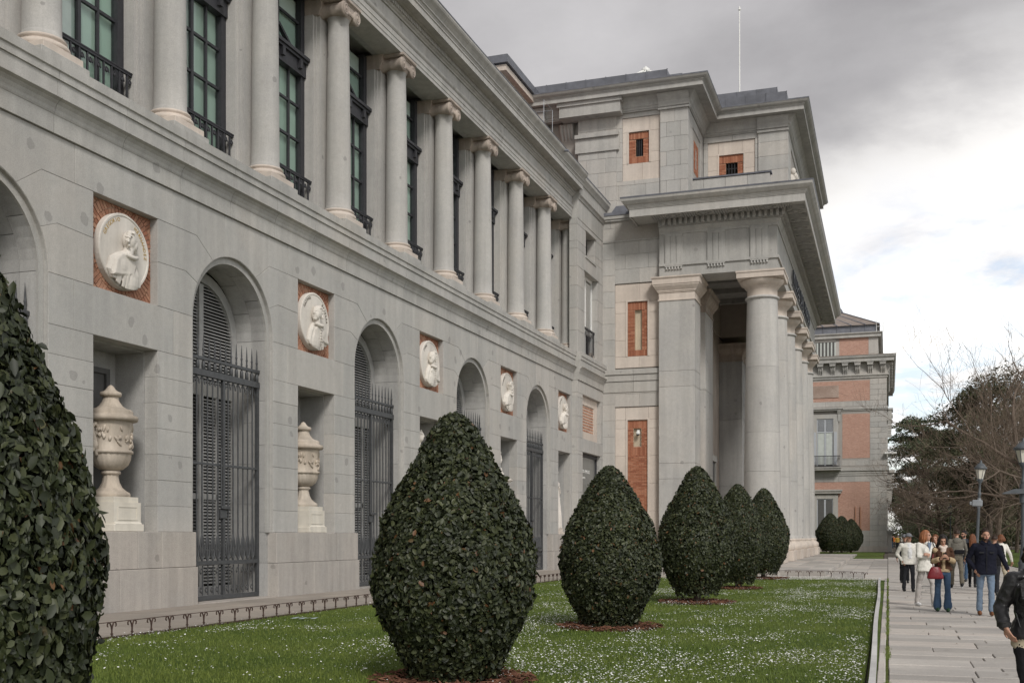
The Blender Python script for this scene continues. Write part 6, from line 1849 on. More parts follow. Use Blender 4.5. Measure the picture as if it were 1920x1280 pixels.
def core_mesh(H, R_, z0):  # added dark opaque filler, stops light passing through the leaves
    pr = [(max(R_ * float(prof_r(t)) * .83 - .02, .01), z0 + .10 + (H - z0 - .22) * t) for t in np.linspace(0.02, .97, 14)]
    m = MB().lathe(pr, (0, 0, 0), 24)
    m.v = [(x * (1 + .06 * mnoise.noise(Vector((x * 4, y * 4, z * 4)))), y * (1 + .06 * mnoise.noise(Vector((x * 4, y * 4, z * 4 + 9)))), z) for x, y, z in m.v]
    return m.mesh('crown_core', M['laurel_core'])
def stems(seed):
    m = MB(); rs = random.Random(seed)
    for k in range(5):
        a = rs.uniform(0, 6.28); r0 = rs.uniform(.02, .12)
        m.tube([(r0 * math.cos(a), r0 * math.sin(a), -.02), (1.4 * r0 * math.cos(a), 1.4 * r0 * math.sin(a), .35), (.3 * math.cos(a + .3), .3 * math.sin(a + .3), .95)], [.045, .035, .02], 7)
    return m.mesh('trunk', M['bark'])
crownA, crownB = topiary_mesh(3.0, .95, 40000, .062, 3), topiary_mesh(3.0, .95, 32000, .066, 8, .30)
coreA, coreB = core_mesh(3.0, .95, .16), core_mesh(3.0, .95, .30)
stemA = stems(4)
def chips(n, R_, seed):
    m = MB(); rs = random.Random(seed)
    m.lathe([(.02, .02), (R_ * .6, .03), (R_ * .93, .012), (R_ * 1.0, -.015)], (0, 0, 0), 28, 'z', True, 1)
    for k in range(n):
        r_ = R_ * math.sqrt(rs.random()) * 1.03; a = rs.uniform(0, 6.28); L = rs.uniform(.03, .09); w = rs.uniform(.008, .02)
        c = Vector((r_ * math.cos(a), r_ * math.sin(a), .03 + rs.uniform(0, .03)))
        q = Matrix.Rotation(rs.uniform(0, 6.28), 3, 'Z') @ Matrix.Rotation(rs.uniform(-.5, .5), 3, 'Y') @ Matrix.Rotation(rs.uniform(-.6, .6), 3, 'X')
        P = [c + q @ Vector(v) for v in ((-L, -w, 0), (L, -w * .6, 0), (L, w * .6, 0), (-L, w, 0), (-L * .8, 0, .012), (L * .8, 0, .010))]
        m.add(P, [(0, 1, 5, 4), (3, 4, 5, 2), (0, 4, 3), (1, 2, 5)])
    return m.mesh('mulch', [M['mulch'], M['soil']])
chipA = chips(620, .92, 6)
BUSH = [(-4.62, 4.4, 3.40, .81, 'nearest clipped laurel bush, cut off by the left edge of the photo'),
        (-4.70, 11.75, 3.05, .93, 'big clipped laurel cone in the middle of the lawn, whole crown in view'),
        (-4.80, 19.6, 2.92, .92, 'clipped laurel cone above a wide ring of bark mulch, next beyond the big middle one'),
        (-4.52, 27.6, 3.38, .95, 'tall clipped laurel cone in front of the anta pier of the portico'),
        (-4.50, 35.3, 3.28, .92, 'clipped laurel cone partly hidden between two others before the portico'),
        (-4.58, 43.9, 3.50, .97, 'last laurel cone of the row, stems bare under the crown, before the giant columns')]
for i, (x, y, H, R_, lab) in enumerate(BUSH):
    t = thing('clipped_laurel', lab, 'bush', 'P', (x, y, 0), i * 1.7 + .4, 'clipped laurel cones along the lawn')
    s_ = (R_ / .95, R_ / .95, H / 3.0)
    cr, co = (crownA, coreA) if i < 3 else (crownB, coreB)
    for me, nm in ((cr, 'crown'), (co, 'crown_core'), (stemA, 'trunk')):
        o = bpy.data.objects.new(nm, me); COL.objects.link(o); o.parent = t; o.scale = s_
    mb_ = bpy.data.objects.new('mulch_bed', chipA); COL.objects.link(mb_)
    mb_.location = rot_pt('P', (x, y, -.012)); mb_.rotation_euler = (0, 0, i * .9)
    mb_.scale = (1, 1, 1) if i != 4 else (.8, .8, 1)
    tag(mb_, 'round bed of reddish bark mulch under ' + ('the nearest laurel at the left edge', 'the big middle laurel', 'the second laurel from the middle', 'the laurel before the anta pier', 'the half hidden laurel', 'the last laurel of the row')[i], 'mulch bed', 'bark mulch beds under the laurels', 'stuff')
for i, (x, y, H, R_, lab) in enumerate([(-5.15, 108.5, 3.8, 1.42, 'largest and leftmost of the distant clipped bushes below the brick pavilion'),
                                        (-4.25, 111.5, 3.6, 1.25, 'distant clipped bush in the middle of the group below the brick pavilion'),
                                        (-3.45, 114.5, 3.35, 1.15, 'rightmost distant clipped bush below the brick pavilion'),
                                        (-7.6, 106, 3.7, 1.3, 'distant clipped bush almost hidden behind the last giant column')]):
    t = thing('clipped_laurel', lab, 'bush', 'P', (x, y, 0), i * 2.1, 'distant clipped laurels')
    for me, nm in ((crownB, 'crown'), (coreB, 'crown_core'), (stemA, 'trunk')):
        o = bpy.data.objects.new(nm, me); COL.objects.link(o); o.parent = t; o.scale = (R_ / .95, R_ / .95, H / 3.0)

# ================================================================== trees beyond the path
def bare_tree(seed, H, spread, lean=(0, 0), levels=5, r0=None, twig=True, n_main=7, start=.28, zr=(.5, 1.0), spread2=1.0):
    rs = random.Random(seed)
    limb, tw = MB(), []
    r0 = r0 or H * .022
    def rec(p, d, L, r_, lv):
        n = 4; pts = [p]; dd = Vector(d)
        for k in range(n):
            dd = (dd + Vector((rs.gauss(0, .16), rs.gauss(0, .16), rs.gauss(.035, .10)))).normalized()
            pts.append(pts[-1] + dd * (L / n))
        rad_ = [r_ * (1 - .5 * k / n) for k in range(n + 1)]
        if lv <= 2: limb.tube(pts, rad_, 7 if lv < 2 else 5)
        elif lv == 3: limb.tube(pts, rad_, 4)
        else: tw.append((pts, rad_))
        if lv >= levels: return
        kids = rs.randint(3, 5) if lv < levels - 1 else rs.randint(4, 6)
        for k in range(kids):
            t = rs.uniform(.30, 1.0) if k else 1.0
            i = min(int(t * n), n - 1); q = pts[i].lerp(pts[i + 1], t * n - i)
            ax = dd.orthogonal().normalized(); ax.rotate(Matrix.Rotation(rs.uniform(0, 6.28), 3, dd))
            nd = (dd + ax * rs.uniform(.45, 1.0)).normalized()
            rec(q, nd, L * rs.uniform(.55, .78), max(r_ * .5 * rs.uniform(.7, 1.05), .008), lv + 1)
    top = Vector((lean[0], lean[1], H * .45))
    pts = [Vector((0, 0, -.1)), Vector((lean[0] * .2, lean[1] * .2, H * .16)), Vector((lean[0] * .55, lean[1] * .55, H * .30)), top]
    limb.tube(pts, [r0 * 1.25, r0, r0 * .85, r0 * .65], 9)
    for k in range(n_main):
        t = start + (1 - start) * (k + .5) / n_main
        i = min(int(t * 3), 2); q = pts[i].lerp(pts[i + 1], t * 3 - i)
        a = k * 2.4 + rs.uniform(-.4, .4)
        rec(q, Vector((math.cos(a) * spread, math.sin(a) * spread, rs.uniform(*zr))).normalized(), H * rs.uniform(.26, .36) * spread2, r0 * .42, 1)
    rec(top, Vector((lean[0] * .1, lean[1] * .1, 1)).normalized(), H * .30, r0 * .6, 1)
    # twigs as three-sided slivers
    V, F = [], []
    for pts, rad_ in tw:
        o = len(V)
        for j in (0, 2, 4):
            p, r_ = pts[j], max(rad_[j] * .8, .006)
            for a in (0, 2.1, 4.2): V.append((p.x + r_ * math.cos(a), p.y + r_ * math.sin(a), p.z + r_ * .3 * math.sin(a * 2)))
        for s_ in (0, 3):
            for j in range(3):
                j2 = (j + 1) % 3
                F.append((o + s_ + j, o + s_ + j2, o + s_ + 3 + j2, o + s_ + 3 + j))
    return limb, V, F
def put_tree(name, lab, x, y, limb, V, F=None, mat_l=None, mat_t=None, cat='tree', group=None, rz=0.0, scale=1.0):
    t = thing(name, lab, cat, 'P', (x, y, 0), rz, group)
    o = bpy.data.objects.new('trunk', limb if isinstance(limb, bpy.types.Mesh) else limb.mesh('trunk', mat_l or M['bark'])); COL.objects.link(o); o.parent = t
    if V is not None and (isinstance(V, bpy.types.Mesh) or len(V)):
        o2 = bpy.data.objects.new('crown', V if isinstance(V, bpy.types.Mesh) else raw_mesh('crown', np.array(V), np.array(F), mat_t or M['twig'])); COL.objects.link(o2); o2.parent = t
    t.scale = (scale,) * 3
    return t
def pads(seed, H, R_, zs, npad, nleaf, size, flat=.16, mat=None, trunk_r=.45, top=.9):
    # cedar or pine : limbs carrying flat pads of needle sprays
    rs = random.Random(seed); r_ = np.random.default_rng(seed)
    limb = MB()
    limb.tube([(0, 0, -.1), (.1, .05, H * .3), (-.1, .1, H * .6), (.1, 0, H * top)], [trunk_r * 1.2, trunk_r, trunk_r * .7, trunk_r * .2], 9)
    P, N = [], []
    for k in range(npad):
        z, rad_ = zs(k / (npad - 1), rs)
        a = rs.uniform(0, 6.28); rr = rad_ * math.sqrt(rs.uniform(.10, 1))
        c = Vector((rr * math.cos(a), rr * math.sin(a), z * H + .05 * H * rs.uniform(-1, .6)))
        mid = Vector((c.x * .45, c.y * .45, c.z - .9 - .12 * rr))
        limb.tube([(0, 0, max(c.z - 1.4 - .38 * rr, H * .12)), mid, c], [.16, .11, .04], 5)
        pr = rs.uniform(.55, 1.0) * R_ * .42
        n = int(nleaf * rs.uniform(.7, 1.3))
        ang = r_.random(n) * 2 * PI; q = np.sqrt(r_.random(n)) * pr
        lump = 1 + .25 * np.sin(ang * 3 + k)
        X = c.x + q * np.cos(ang) * lump; Y = c.y + q * np.sin(ang) * lump
        Z = c.z + flat * pr * (1 - (q / pr) ** 2) * r_.random(n) * 2 - .12 * pr * (q / pr) ** 2 - flat * pr * .6 * r_.random(n)
        P.append(np.stack([X, Y, Z], 1))
    P = np.concatenate(P); n = len(P)
    global rng
    keep = rng; rng = r_
    V, F = leaf_cloud(P, np.tile(np.array([[0, 0, 1.0]]), (n, 1)) + .0, size, .55, .55)
    rng = keep
    return limb.mesh('trunk', M['bark_dark']), raw_mesh('crown', V, F, mat or M['needle'])
def bushy(seed, H, R_, n, size, mat, lobes=9):
    rs = random.Random(seed); r_ = np.random.default_rng(seed)
    C = [(rs.gauss(0, .42) * R_, rs.gauss(0, .42) * R_, H * rs.uniform(.22, .82), R_ * rs.uniform(.28, .55)) for _ in range(lobes)]
    P, O = [], []
    for cx, cy, cz, cr in C:
        m = n // lobes
        d = r_.normal(0, 1, (m, 3)); d /= np.linalg.norm(d, axis=1, keepdims=True)
        rr = cr * (r_.random((m, 1)) ** .4) * (1 + .25 * np.sin(d[:, :1] * 7 + cx))
        P.append(np.array([[cx, cy, cz]]) + d * rr * np.array([[1, 1, .8]])); O.append(d)
    P = np.concatenate(P); O = np.concatenate(O); P[:, 2] = np.maximum(P[:, 2], .05)
    global rng
    keep = rng; rng = r_
    V, F = leaf_cloud(P, O + np.array([[0, 0, .4]]), size, .7, .6)
    rng = keep
    limb = MB()
    for k, (cx, cy, cz, cr) in enumerate(C): limb.tube([(0, 0, -.1), (cx * .4, cy * .4, cz * .45), (cx, cy, cz)], [.16, .11, .04], 5)
    return limb.mesh('trunk', M['bark_dark']), raw_mesh('crown', V, F, mat)

def cedar_zs(t, rs): return .34 + .62 * t, 6.6 * (1 - .62 * t ** 1.3) 
cl, cc = pads(11, 19.5, 7.0, cedar_zs, 58, 640, .42, .22, M['needle'], .55)
put_tree('cedar_tree', 'dark cedar with flat layered boughs just right of the far brick pavilion', 5.3, 178, cl, cc)
def pine_zs(t, rs): return .40 + .58 * t, 4.6 * (1 - .45 * t ** 1.6)
pl, pc = pads(23, 15.5, 5.4, pine_zs, 46, 520, .34, .45, M['needle_dark'], .26)
put_tree('stone_pine', 'tall dark evergreen mixed with bare twigs, above the street lamps', 8.6, 108, pl, pc)
put_tree('stone_pine', 'dark evergreen at the right edge of the photo behind the bare limbs', 13.2, 112, pl, pc, rz=2.2, scale=.92)
l1, v1, f1 = bare_tree(31, 12.4, .85, (-2.2, -.5), 5, .24, n_main=10, zr=(.12, .75), spread2=1.25)
t1 = put_tree('bare_tree', 'leafless tree at the right edge whose long limbs reach left over the path', 9.0, 66, l1, v1, f1)
l2, v2, f2 = bare_tree(37, 12.6, .60, (.4, 0), 5, .17, n_main=8)
t2 = put_tree('bare_tree', 'tall leafless tree with a fine twig crown against the bright cloud', 7.6, 88, l2, v2, f2)
tm1, tv1 = t1.children[0].data, t1.children[1].data
tm2, tv2 = t2.children[0].data, t2.children[1].data
for i, (x, y, k, s_, rz, lab) in enumerate([(5.2, 118, 0, .80, 1.0, 'leafless tree in front of the cedar, right of the brick pavilion'),
        (10.2, 92, 1, .92, 2.0, 'leafless tree behind the near street lamp'), (3.6, 138, 1, .62, 3.0, 'small leafless tree beside the corner of the brick pavilion'),
        (6.8, 132, 0, .95, 4.0, 'leafless tree between the cedar and the tall evergreen'), (10.9, 128, 1, 1.05, 5.1, 'leafless tree far behind the right-hand evergreen'),
        (14.2, 90, 0, 1.05, .4, 'leafless tree just outside the right edge'), (11.9, 118, 1, .98, 0.2, 'leafless tree at the right edge behind the near lamp'), (3.0, 190, 0, .85, 2.7, 'farthest leafless tree, in line with the path')]):
    put_tree('bare_tree', lab, x, y, tm1 if k == 0 else tm2, tv1 if k == 0 else tv2, None, rz=rz, scale=s_, group='leafless trees beyond the path')
b1 = bushy(41, 6.2, 4.0, 5200, .34, M['needle_dark'])
b2 = bushy(43, 8.6, 4.4, 6000, .36, M['dry_leaf'], 11)
b3 = bushy(47, 4.4, 3.2, 4200, .26, M['needle'])
for i, (x, y, b, s_, lab) in enumerate([(7.0, 152, b1, 1.0, 'dark evergreen shrub below the cedar'), (11.6, 146, b1, 1.1, 'dark evergreen shrub behind the tall street lamp'),
        (16.0, 140, b1, 1.15, 'dark evergreen shrub at the right edge, behind the people'), (9.2, 178, b2, 1.15, 'brownish half-bare tree left of the tall evergreen'),
        (14.2, 160, b2, 1.2, 'brownish half-bare tree under the right-hand evergreen'), (20.5, 165, b2, 1.3, 'brownish half-bare tree at the far right'),
        (3.6, 158, b3, .95, 'low green shrub at the foot of the brick pavilion corner'), (3.1, 176, b1, 1.0, 'dark evergreen shrub in the far end of the path'),
        (21.5, 150, b1, 1.3, 'dark evergreen shrub outside the right edge'), (6.2, 200, b2, 1.2, 'brownish half-bare tree far beyond the cedar'),
        (12.8, 205, b1, 1.9, 'large dark evergreen farthest back in the middle'), (19.0, 200, b1, 2.0, 'large dark evergreen farthest back at the right'), (25.0, 195, b2, 1.6, 'brownish tree farthest back at the right')]):
    put_tree('evergreen_shrub' if b is not b2 else 'half_bare_tree', lab, x, y, b[0], b[1], None, cat='shrub' if b is not b2 else 'tree', rz=i * 1.3, scale=s_, group='evergreens and half-bare trees behind the path')

# ================================================================== street lamps
def make_lamp(lab, x, y, H=4.75, tilt=0.0):
    t = thing('street_lamp', lab, 'street lamp', 'P', (x, y, 0), 0, 'street lamps along the path')
    def lp(nm, mb, mat, par=None):
        o = bpy.data.objects.new(nm, mb.mesh(nm, mat)); COL.objects.link(o); o.parent = par or t; return o
    lp('base', MB().lathe([(.20, 0), (.20, .18), (.17, .22), (.15, .75), (.17, .80), (.12, .88), (.095, 1.2)], (0, 0, 0), 16), M['lamp_iron'])
    lp('pole', MB().lathe([(.095, 1.15), (.08, 1.3), (.065, 3.3), (.085, 3.34), (.085, 3.40), (.055, 3.45), (.05, 3.78), (.11, 3.86), (.13, 3.92)], (0, 0, 0), 14), M['lamp_iron'])
    ln = lp('lantern', MB().lathe([(.13, 3.90), (.15, 3.95), (.14, 3.98)], (0, 0, 0), 6).lathe([(.24, 4.36), (.30, 4.38), (.31, 4.43), (.22, 4.50), (.16, 4.58), (.07, 4.62), (.06, 4.66), (.025, 4.75)], (0, 0, 0), 12), M['lamp_iron'])
    for k in range(6):
        a, b = k * PI / 3, (k + 1) * PI / 3
        lp('pane', MB().add([(.13 * math.cos(a), .13 * math.sin(a), 3.97), (.13 * math.cos(b), .13 * math.sin(b), 3.97), (.235 * math.cos(b), .235 * math.sin(b), 4.37), (.235 * math.cos(a), .235 * math.sin(a), 4.37),
                             (.12 * math.cos(a), .12 * math.sin(a), 3.97), (.12 * math.cos(b), .12 * math.sin(b), 3.97), (.225 * math.cos(b), .225 * math.sin(b), 4.37), (.225 * math.cos(a), .225 * math.sin(a), 4.37)],
                            [(0, 1, 2, 3), (5, 4, 7, 6)]), M['lamp_glass'], ln)
        lp('glazing_bar', MB().tube([(.135 * math.cos(a), .135 * math.sin(a), 3.96), (.24 * math.cos(a), .24 * math.sin(a), 4.38)], .013, 5), M['lamp_iron'], ln)
    return t
M['lamp_iron'] = plain('lamp_iron', (.075, .085, .095), .5, .5, 0, .15, 5)
M['flood'] = plain('flood', (.22, .235, .25), .5, .4)
M['lamp_glass'] = plain('lamp_glass', (.62, .60, .52), .35, .4, 0, .05)
L0 = make_lamp('tall street lamp with a white floodlight box on its pole, behind the auburn-haired woman', 3.37, 48.7)
L0.rotation_euler = (0, R(2.6), 0)
L0.scale = (.82, .82, 1)
fb = bpy.data.objects.new('floodlight', MB().box(-.32, .16, -.16, .10, 2.86, 3.12, 0, .03).box(-.42, -.30, -.1, .05, 2.92, 3.05).tube([(0, 0, 2.8), (0, 0, 3.2)], .09, 8).mesh('floodlight', M['flood'])); COL.objects.link(fb); fb.parent = L0
for x, y, lab in ((4.06, 38.3, 'nearest street lamp with a flat bracket on its pole, cut by the right edge'), (5.78, 116, 'street lamp above the man in a grey hoodie, far off'),
                  (7.0, 161, 'far street lamp over the woman with the red bag'), (8.06, 226, 'farthest small street lamp over the white jackets')):
    c = dup(L0, 'P', (x, y, 0), 0, lab)
    for ch in list(c.children):
        if ch.name.startswith('floodlight') : bpy.data.objects.remove(ch)
    if y < 40:
        fb2 = bpy.data.objects.new('bracket', MB().prism([(-.62, 3.02), (-.28, 3.14), (.1, 3.14), (.1, 2.99), (-.60, 2.99)], 'y', -.2, .2).tube([(0, 0, 2.7), (0, 0, 3.3)], .12, 8).mesh('bracket', M['lamp_iron'])); COL.objects.link(fb2); fb2.parent = c
        c.scale = (1.0, 1.0, 1.0)
# low rail and hedge on the far right
hr_ = thing('park_rail', 'low stone-topped rail by the planting at the right edge', 'railing', 'P', (9, 58, 0))
part(MB().box(6.6, 14, 57.9, 58.2, .62, .74).box(6.6, 14, 57.95, 58.1, .0, .1), 'rail', M['granite'], hr_)
for k in range(9): part(MB().box(6.65 + .9 * k, 6.8 + .9 * k, 57.95, 58.12, 0, .62), 'post', M['granite'], hr_)
struct(MB().box(6.4, 40, 58.3, 140, -.1, .05), 'planting_bed', M['lawn'])
# ================================================================== people
def cloth(name, col, rough=.85, spec=.2, var=.12): 
    g = G(name); f = g.rng(g.noise(9, 4, .6), .3, .7, 1 - var, 1 + var)
    g.bump(g.noise(22, 4, .6), .35, .02)
    return g.fin(g.mulv(g.mix(0.0, col, col), f), rough, spec)
M['skin'] = plain('skin', (.42, .235, .165), .55, .35, 0, .05, 5)
M['lip'] = plain('lip', (.32, .11, .09), .5, .35, 0, .03)
M['eye'] = plain('eye', (.02, .015, .012), .3, .5)
CL = {k: cloth(k, c, r_, s_) for k, (c, r_, s_) in dict(
    white_jacket=((.66, .64, .59), .85, .2), offwhite=((.60, .58, .53), .85, .2), pale_trousers=((.43, .40, .38), .9, .15), navy=((.008, .009, .018), .85, .2),
    black=((.010, .010, .012), .85, .2), leather=((.013, .013, .014), .36, .5), denim=((.15, .20, .27), .9, .15), denim_dark=((.05, .085, .145), .9, .15), charcoal=((.025, .026, .03), .9, .15),
    olive_grey=((.15, .14, .12), .9, .15), khaki_grey=((.13, .115, .09), .9, .15), sherpa=((.42, .32, .20), .95, .1), brown_suede=((.075, .038, .024), .9, .15), red_leather=((.17, .012, .018), .4, .45),
    blazer=((.03, .034, .045), .85, .2), shirt=((.62, .62, .62), .85, .2), shoe_white=((.62, .62, .62), .6, .3), shoe_brown=((.17, .07, .03), .7, .3), shoe_dark=((.02, .02, .02), .6, .3), green=((.04, .09, .045), .7, .3),
    scarf=((.62, .52, .46), .9, .1), beige=((.40, .35, .26), .9, .15), blue=((.16, .20, .27), .85, .2), orange=((.42, .13, .03), .85, .2), yellow=((.38, .25, .06), .85, .2), red=((.36, .04, .03), .85, .2), cap=((.16, .165, .18), .9, .1)).items()}
HAIR = {k: plain('hair_' + k, c, .55, .35, 0, .3, 14, .3) for k, c in dict(brown=(.035, .020, .013), dark=(.014, .010, .009), auburn=(.15, .055, .022), red=(.27, .105, .045), grey=(.22, .21, .20)).items()}

FOLD.update(c.name for c in CL.values())
def hand(b, p, d, up, s_, lab='skin', curl=.5, thumb=1):
    # palm, four unequal fingers and a thumb leaving its side. d : direction of the fingers, up : back of the hand
    d = Vector(d).normalized(); up = Vector(up); up = (up - d * up.dot(d)).normalized(); sd = d.cross(up) * thumb
    p = Vector(p)
    m = MB(); q = Matrix((tuple(sd), tuple(d), tuple(up))).transposed()
    b.ell(tuple(p + d * .045 * s_), (.040 * s_, .050 * s_, .017 * s_), lab, q)
    for k, L in enumerate((.070, .080, .074, .058)):
        o = p + d * .085 * s_ + sd * (.030 - .020 * k) * s_
        e1 = o + (d * math.cos(curl * .5) - up * math.sin(curl * .5)) * L * .5 * s_
        e2 = e1 + (d * math.cos(curl * 1.4) - up * math.sin(curl * 1.4)) * L * .5 * s_
        b.tube([tuple(o - d * .03 * s_), tuple(e1), tuple(e2)], [.0098 * s_, .0092 * s_, .0075 * s_], lab, 6)
    o = p + d * .02 * s_ + sd * .032 * s_
    e1 = o + (d * .6 + sd * .7).normalized() * .040 * s_
    e2 = e1 + (d * .9 + sd * .25 - up * .2).normalized() * .034 * s_
    b.tube([tuple(o - sd * .015 * s_), tuple(e1), tuple(e2)], [.013 * s_, .0115 * s_, .009 * s_], lab, 6)

def person(label, fr, x, y, face, H=1.72, female=False, top='navy', trousers='denim', shoes='shoe_dark', hair='brown', hairstyle='short', arms='down', hem=.86, flare=0.0, step=.10, step_side=0, bulk=1.0,
           neck='skin', head_turn=0.0, head_tilt=0.0, voxel=.0105, group=None, lean=0.0, under=None, sleeve=None, opening=None, armr=1.0, cap=None, beard=None, glasses=False, crossed=False, leg_top=None, extra=None):
    k = H / 1.72
    b = Body()
    T = CL[top]; TR = CL[trousers]; SH = CL[shoes]; SL = CL[sleeve or top]; U = CL[under] if under else T
    sw = (.170 if female else .200) * (1 + (bulk - 1) * .6)
    hip = (.165 if female else .155)
    # hips and legs
    b.loft([((0, 0, .80), .05, .07), ((0, 0, .84), hip * .92, .115), ((0, .005, .92), hip * 1.03, .125), ((0, 0, 1.0), hip * .95, .11), ((0, 0, 1.06), hip * .86, .10)], TR)
    for s_ in (-1, 1):
        st = step * (1 if s_ == (1 if step_side == 0 else -1) else -1)
        hx = s_ * .088
        kx, ky = s_ * (.098), -st * .75 - (.02 if st > 0 else -.02)
        ax, ay = s_ * (.10), -st * 1.25 + (0.02 if st < 0 else 0)
        kz, az = .49, .085 + (.05 if st < -.13 else 0)
        fl = flare
        b.tube([(hx, .0, .88), (s_ * .093, ky * .45, .70), (kx, ky, kz + .04), (kx, ky, kz - .05), (ax, (ky + ay) / 2, .28), (ax, ay, az + .04)],
               [.086, .078, .060 + fl * .12, .057 + fl * .2, .054 + fl * .55, .048 + fl], TR, 12)
        b.ell((ax, ay - .045, .045 + (az - .085)), (.043, .118, .045), SH); b.ell((ax, ay + .03, .065 + (az - .085)), (.04, .055, .06), SH)
    # torso as worn
    ch = .142 * bulk; cw = (.150 if female else .172) * bulk; ws = (.128 if female else .150) * bulk
    hm = hem
    b.loft([((0, .0, hm), (hip + .028) * bulk, .132 * bulk), ((0, .0, hm + .03), (hip + .032) * bulk, .137 * bulk), ((0, 0, max(1.08, hm + .06)), ws + .022, .112 * bulk), ((0, 0, 1.22), cw + .004, ch * .93), ((0, .0, 1.33), cw + .010, ch * .95),
            ((0, .008, 1.40), sw * .93, .098), ((0, .01, 1.445), sw * .66, .075), ((0, .012, 1.475), .075, .066)], T, 18)
    if female: 
        for s_ in (-1, 1): b.ell((s_ * .072, -.085 * bulk, 1.255), (.07, .062, .07), T)
    if opening:
        b.loft([((0, -.095 * bulk, 1.0), .055, .05), ((0, -.115 * bulk, 1.2), .065, .05), ((0, -.09, 1.36), .06, .05), ((0, -.03, 1.45), .045, .05)], CL[opening])
    if under:
        b.loft([((0, 0, hm - .06), hip * 1.10, .136), ((0, 0, hm - .01), hip * 1.10, .138), ((0, 0, hm + .03), hip * 1.05, .13)], U)
    # neck and head
    q = Matrix.Rotation(head_turn, 3, 'Z') @ Matrix.Rotation(head_tilt, 3, 'X')
    hc = Vector((0, -.015, 1.615)); hd = lambda px, py, pz: tuple(hc + q @ Vector((px, py, pz)))
    b.tube([(0, .012, 1.44), (0, .004, 1.50), hd(0, .01, -.07)], [.058, .052, .050], CL[neck] if neck != 'skin' else 'skin')
    b.ell(hd(0, .012, .030), (.074, .094, .094), 'skin', q)
    b.ell(hd(0, -.022, -.035), (.062, .072, .082), 'skin', q)
    b.ell(hd(0, -.055, -.088), (.036, .032, .030), 'skin', q)
    b.tube([hd(0, -.088, .012), hd(0, -.103, -.014), hd(0, -.108, -.028)], [.011, .013, .015], 'skin', 6)
    b.ell(hd(0, -.080, .028), (.052, .018, .012), 'skin', q)
    b.ell(hd(0, -.090, -.058), (.018, .007, .006), 'lip', q)
    for s_ in (-1, 1):
        b.ell(hd(s_ * .075, .012, -.008), (.012, .022, .032), 'skin', q)
        b.ell(hd(s_ * .030, -.078, .008), (.011, .010, .006), 'eye', q)
    if beard:
        b.ell(hd(0, -.058, -.090), (.042, .036, .026), HAIR[beard], q)
        for s_ in (-1, 1): b.ell(hd(s_ * .050, -.028, -.066), (.016, .036, .034), HAIR[beard], q)
    # arms
    sp = []
    for s_ in (-1, 1):
        S = Vector((s_ * (sw - .02), .012, 1.395))
        a = arms[0 if s_ < 0 else 1] if isinstance(arms, (list, tuple)) else arms
        if a == 'down': E, W, D, UPV = (s_ * (sw + .055), .03, 1.13), (s_ * (sw + .065), -.045, .90), (s_ * .02, -.22, -1), (s_, 0, .2)
        elif a == 'swing_f': E, W, D, UPV = (s_ * (sw + .06), -.03, 1.13), (s_ * (sw + .05), -.20, .94), (0, -.5, -1), (s_, -.2, .2)
        elif a == 'swing_b': E, W, D, UPV = (s_ * (sw + .06), .11, 1.14), (s_ * (sw + .075), .10, .91), (0, .05, -1), (s_, .2, .1)
        elif a == 'pocket': E, W, D, UPV = (s_ * (sw + .10), .09, 1.13), (s_ * (hip + .045), -.03, .93), (-s_ * .3, -.4, -1), (s_, 0, .3)
        elif a == 'phone': E, W, D, UPV = (s_ * (sw + .05), -.03, 1.12), (s_ * .075, -.27, 1.20), (-s_ * .45, -.55, .45), (s_ * .3, -.9, -.3)
        elif a == 'crossed': E, W, D, UPV = (s_ * (sw + .04), -.05, 1.14), (-s_ * .03, -.20, 1.16 + .02 * s_), (-s_, -.1, .15), (0, -1, .3)
        elif a == 'face': E, W, D, UPV = (s_ * (sw + .03), -.10, 1.18), (s_ * .10, -.17, 1.42), (-s_ * .3, .1, 1), (0, -1, .2)
        elif a == 'out': E, W, D, UPV = (s_ * (sw + .10), .04, 1.15), (s_ * (sw + .19), -.02, .93), (s_ * .15, -.25, -1), (s_, -.2, .2)
        else: E, W, D, UPV = a
        E, W = Vector(E), Vector(W); D = Vector(D).normalized()
        ab = armr * (.9 + .25 * (bulk - 1) * 2)
        b.tube([tuple(S), tuple(S.lerp(E, .5)), tuple(E), tuple(E.lerp(W, .5)), tuple(E.lerp(W, .94))], [.072 * ab, .062 * ab, .054 * ab, .048 * ab, .042 * ab], SL, 12)
        b.tube([tuple(E.lerp(W, .9)), tuple(W)], [.029, .027], 'skin', 8)
        hand(b, tuple(W), tuple(D), UPV, 1.0, curl=.75 if a in ('phone', 'crossed', 'face') else .5, thumb=-s_ if a != 'x' else s_)
        sp.append((W, D))
    if extra: extra(b)
    me = b.fuse(voxel, 3, .010, x * 7 + y)
    # bend the trunk forward
    t = thing('person', label, 'person', fr, (x, y, 0), face, group)
    t.scale = (k, k, k)
    body = bpy.data.objects.new('body', me); COL.objects.link(body); body.parent = t
    # hair : a cap of the head plus locks
    hm_ = MB()
    if cap:
        hm_.lathe([(.02, .135), (.06, .13), (.088, .10), (.098, .06), (.100, .035), (.02, .035)], (0, 0, 0), 16)
        hm_.v = [hd(px * .92, py * 1.08 + .012, pz + .005) for px, py, pz in hm_.v]
        pk = MB().ell(hd(0, -.125, .045), (.07, .07, .012), 12, 6, 0, q); hm_.add(pk.v, pk.f, True)
        o = bpy.data.objects.new('cap', hm_.mesh('cap', CL['cap'])); COL.objects.link(o); o.parent = t
        hm_ = MB()
    rs = random.Random(int(x * 100) + int(y * 10))
    def lock(pts, r_): hm_.tube([hd(*p) for p in pts], r_, 6)
    hb = MB()
    n, mth = 18, 9
    R0_ = (.083, .106, .104)
    grid = []
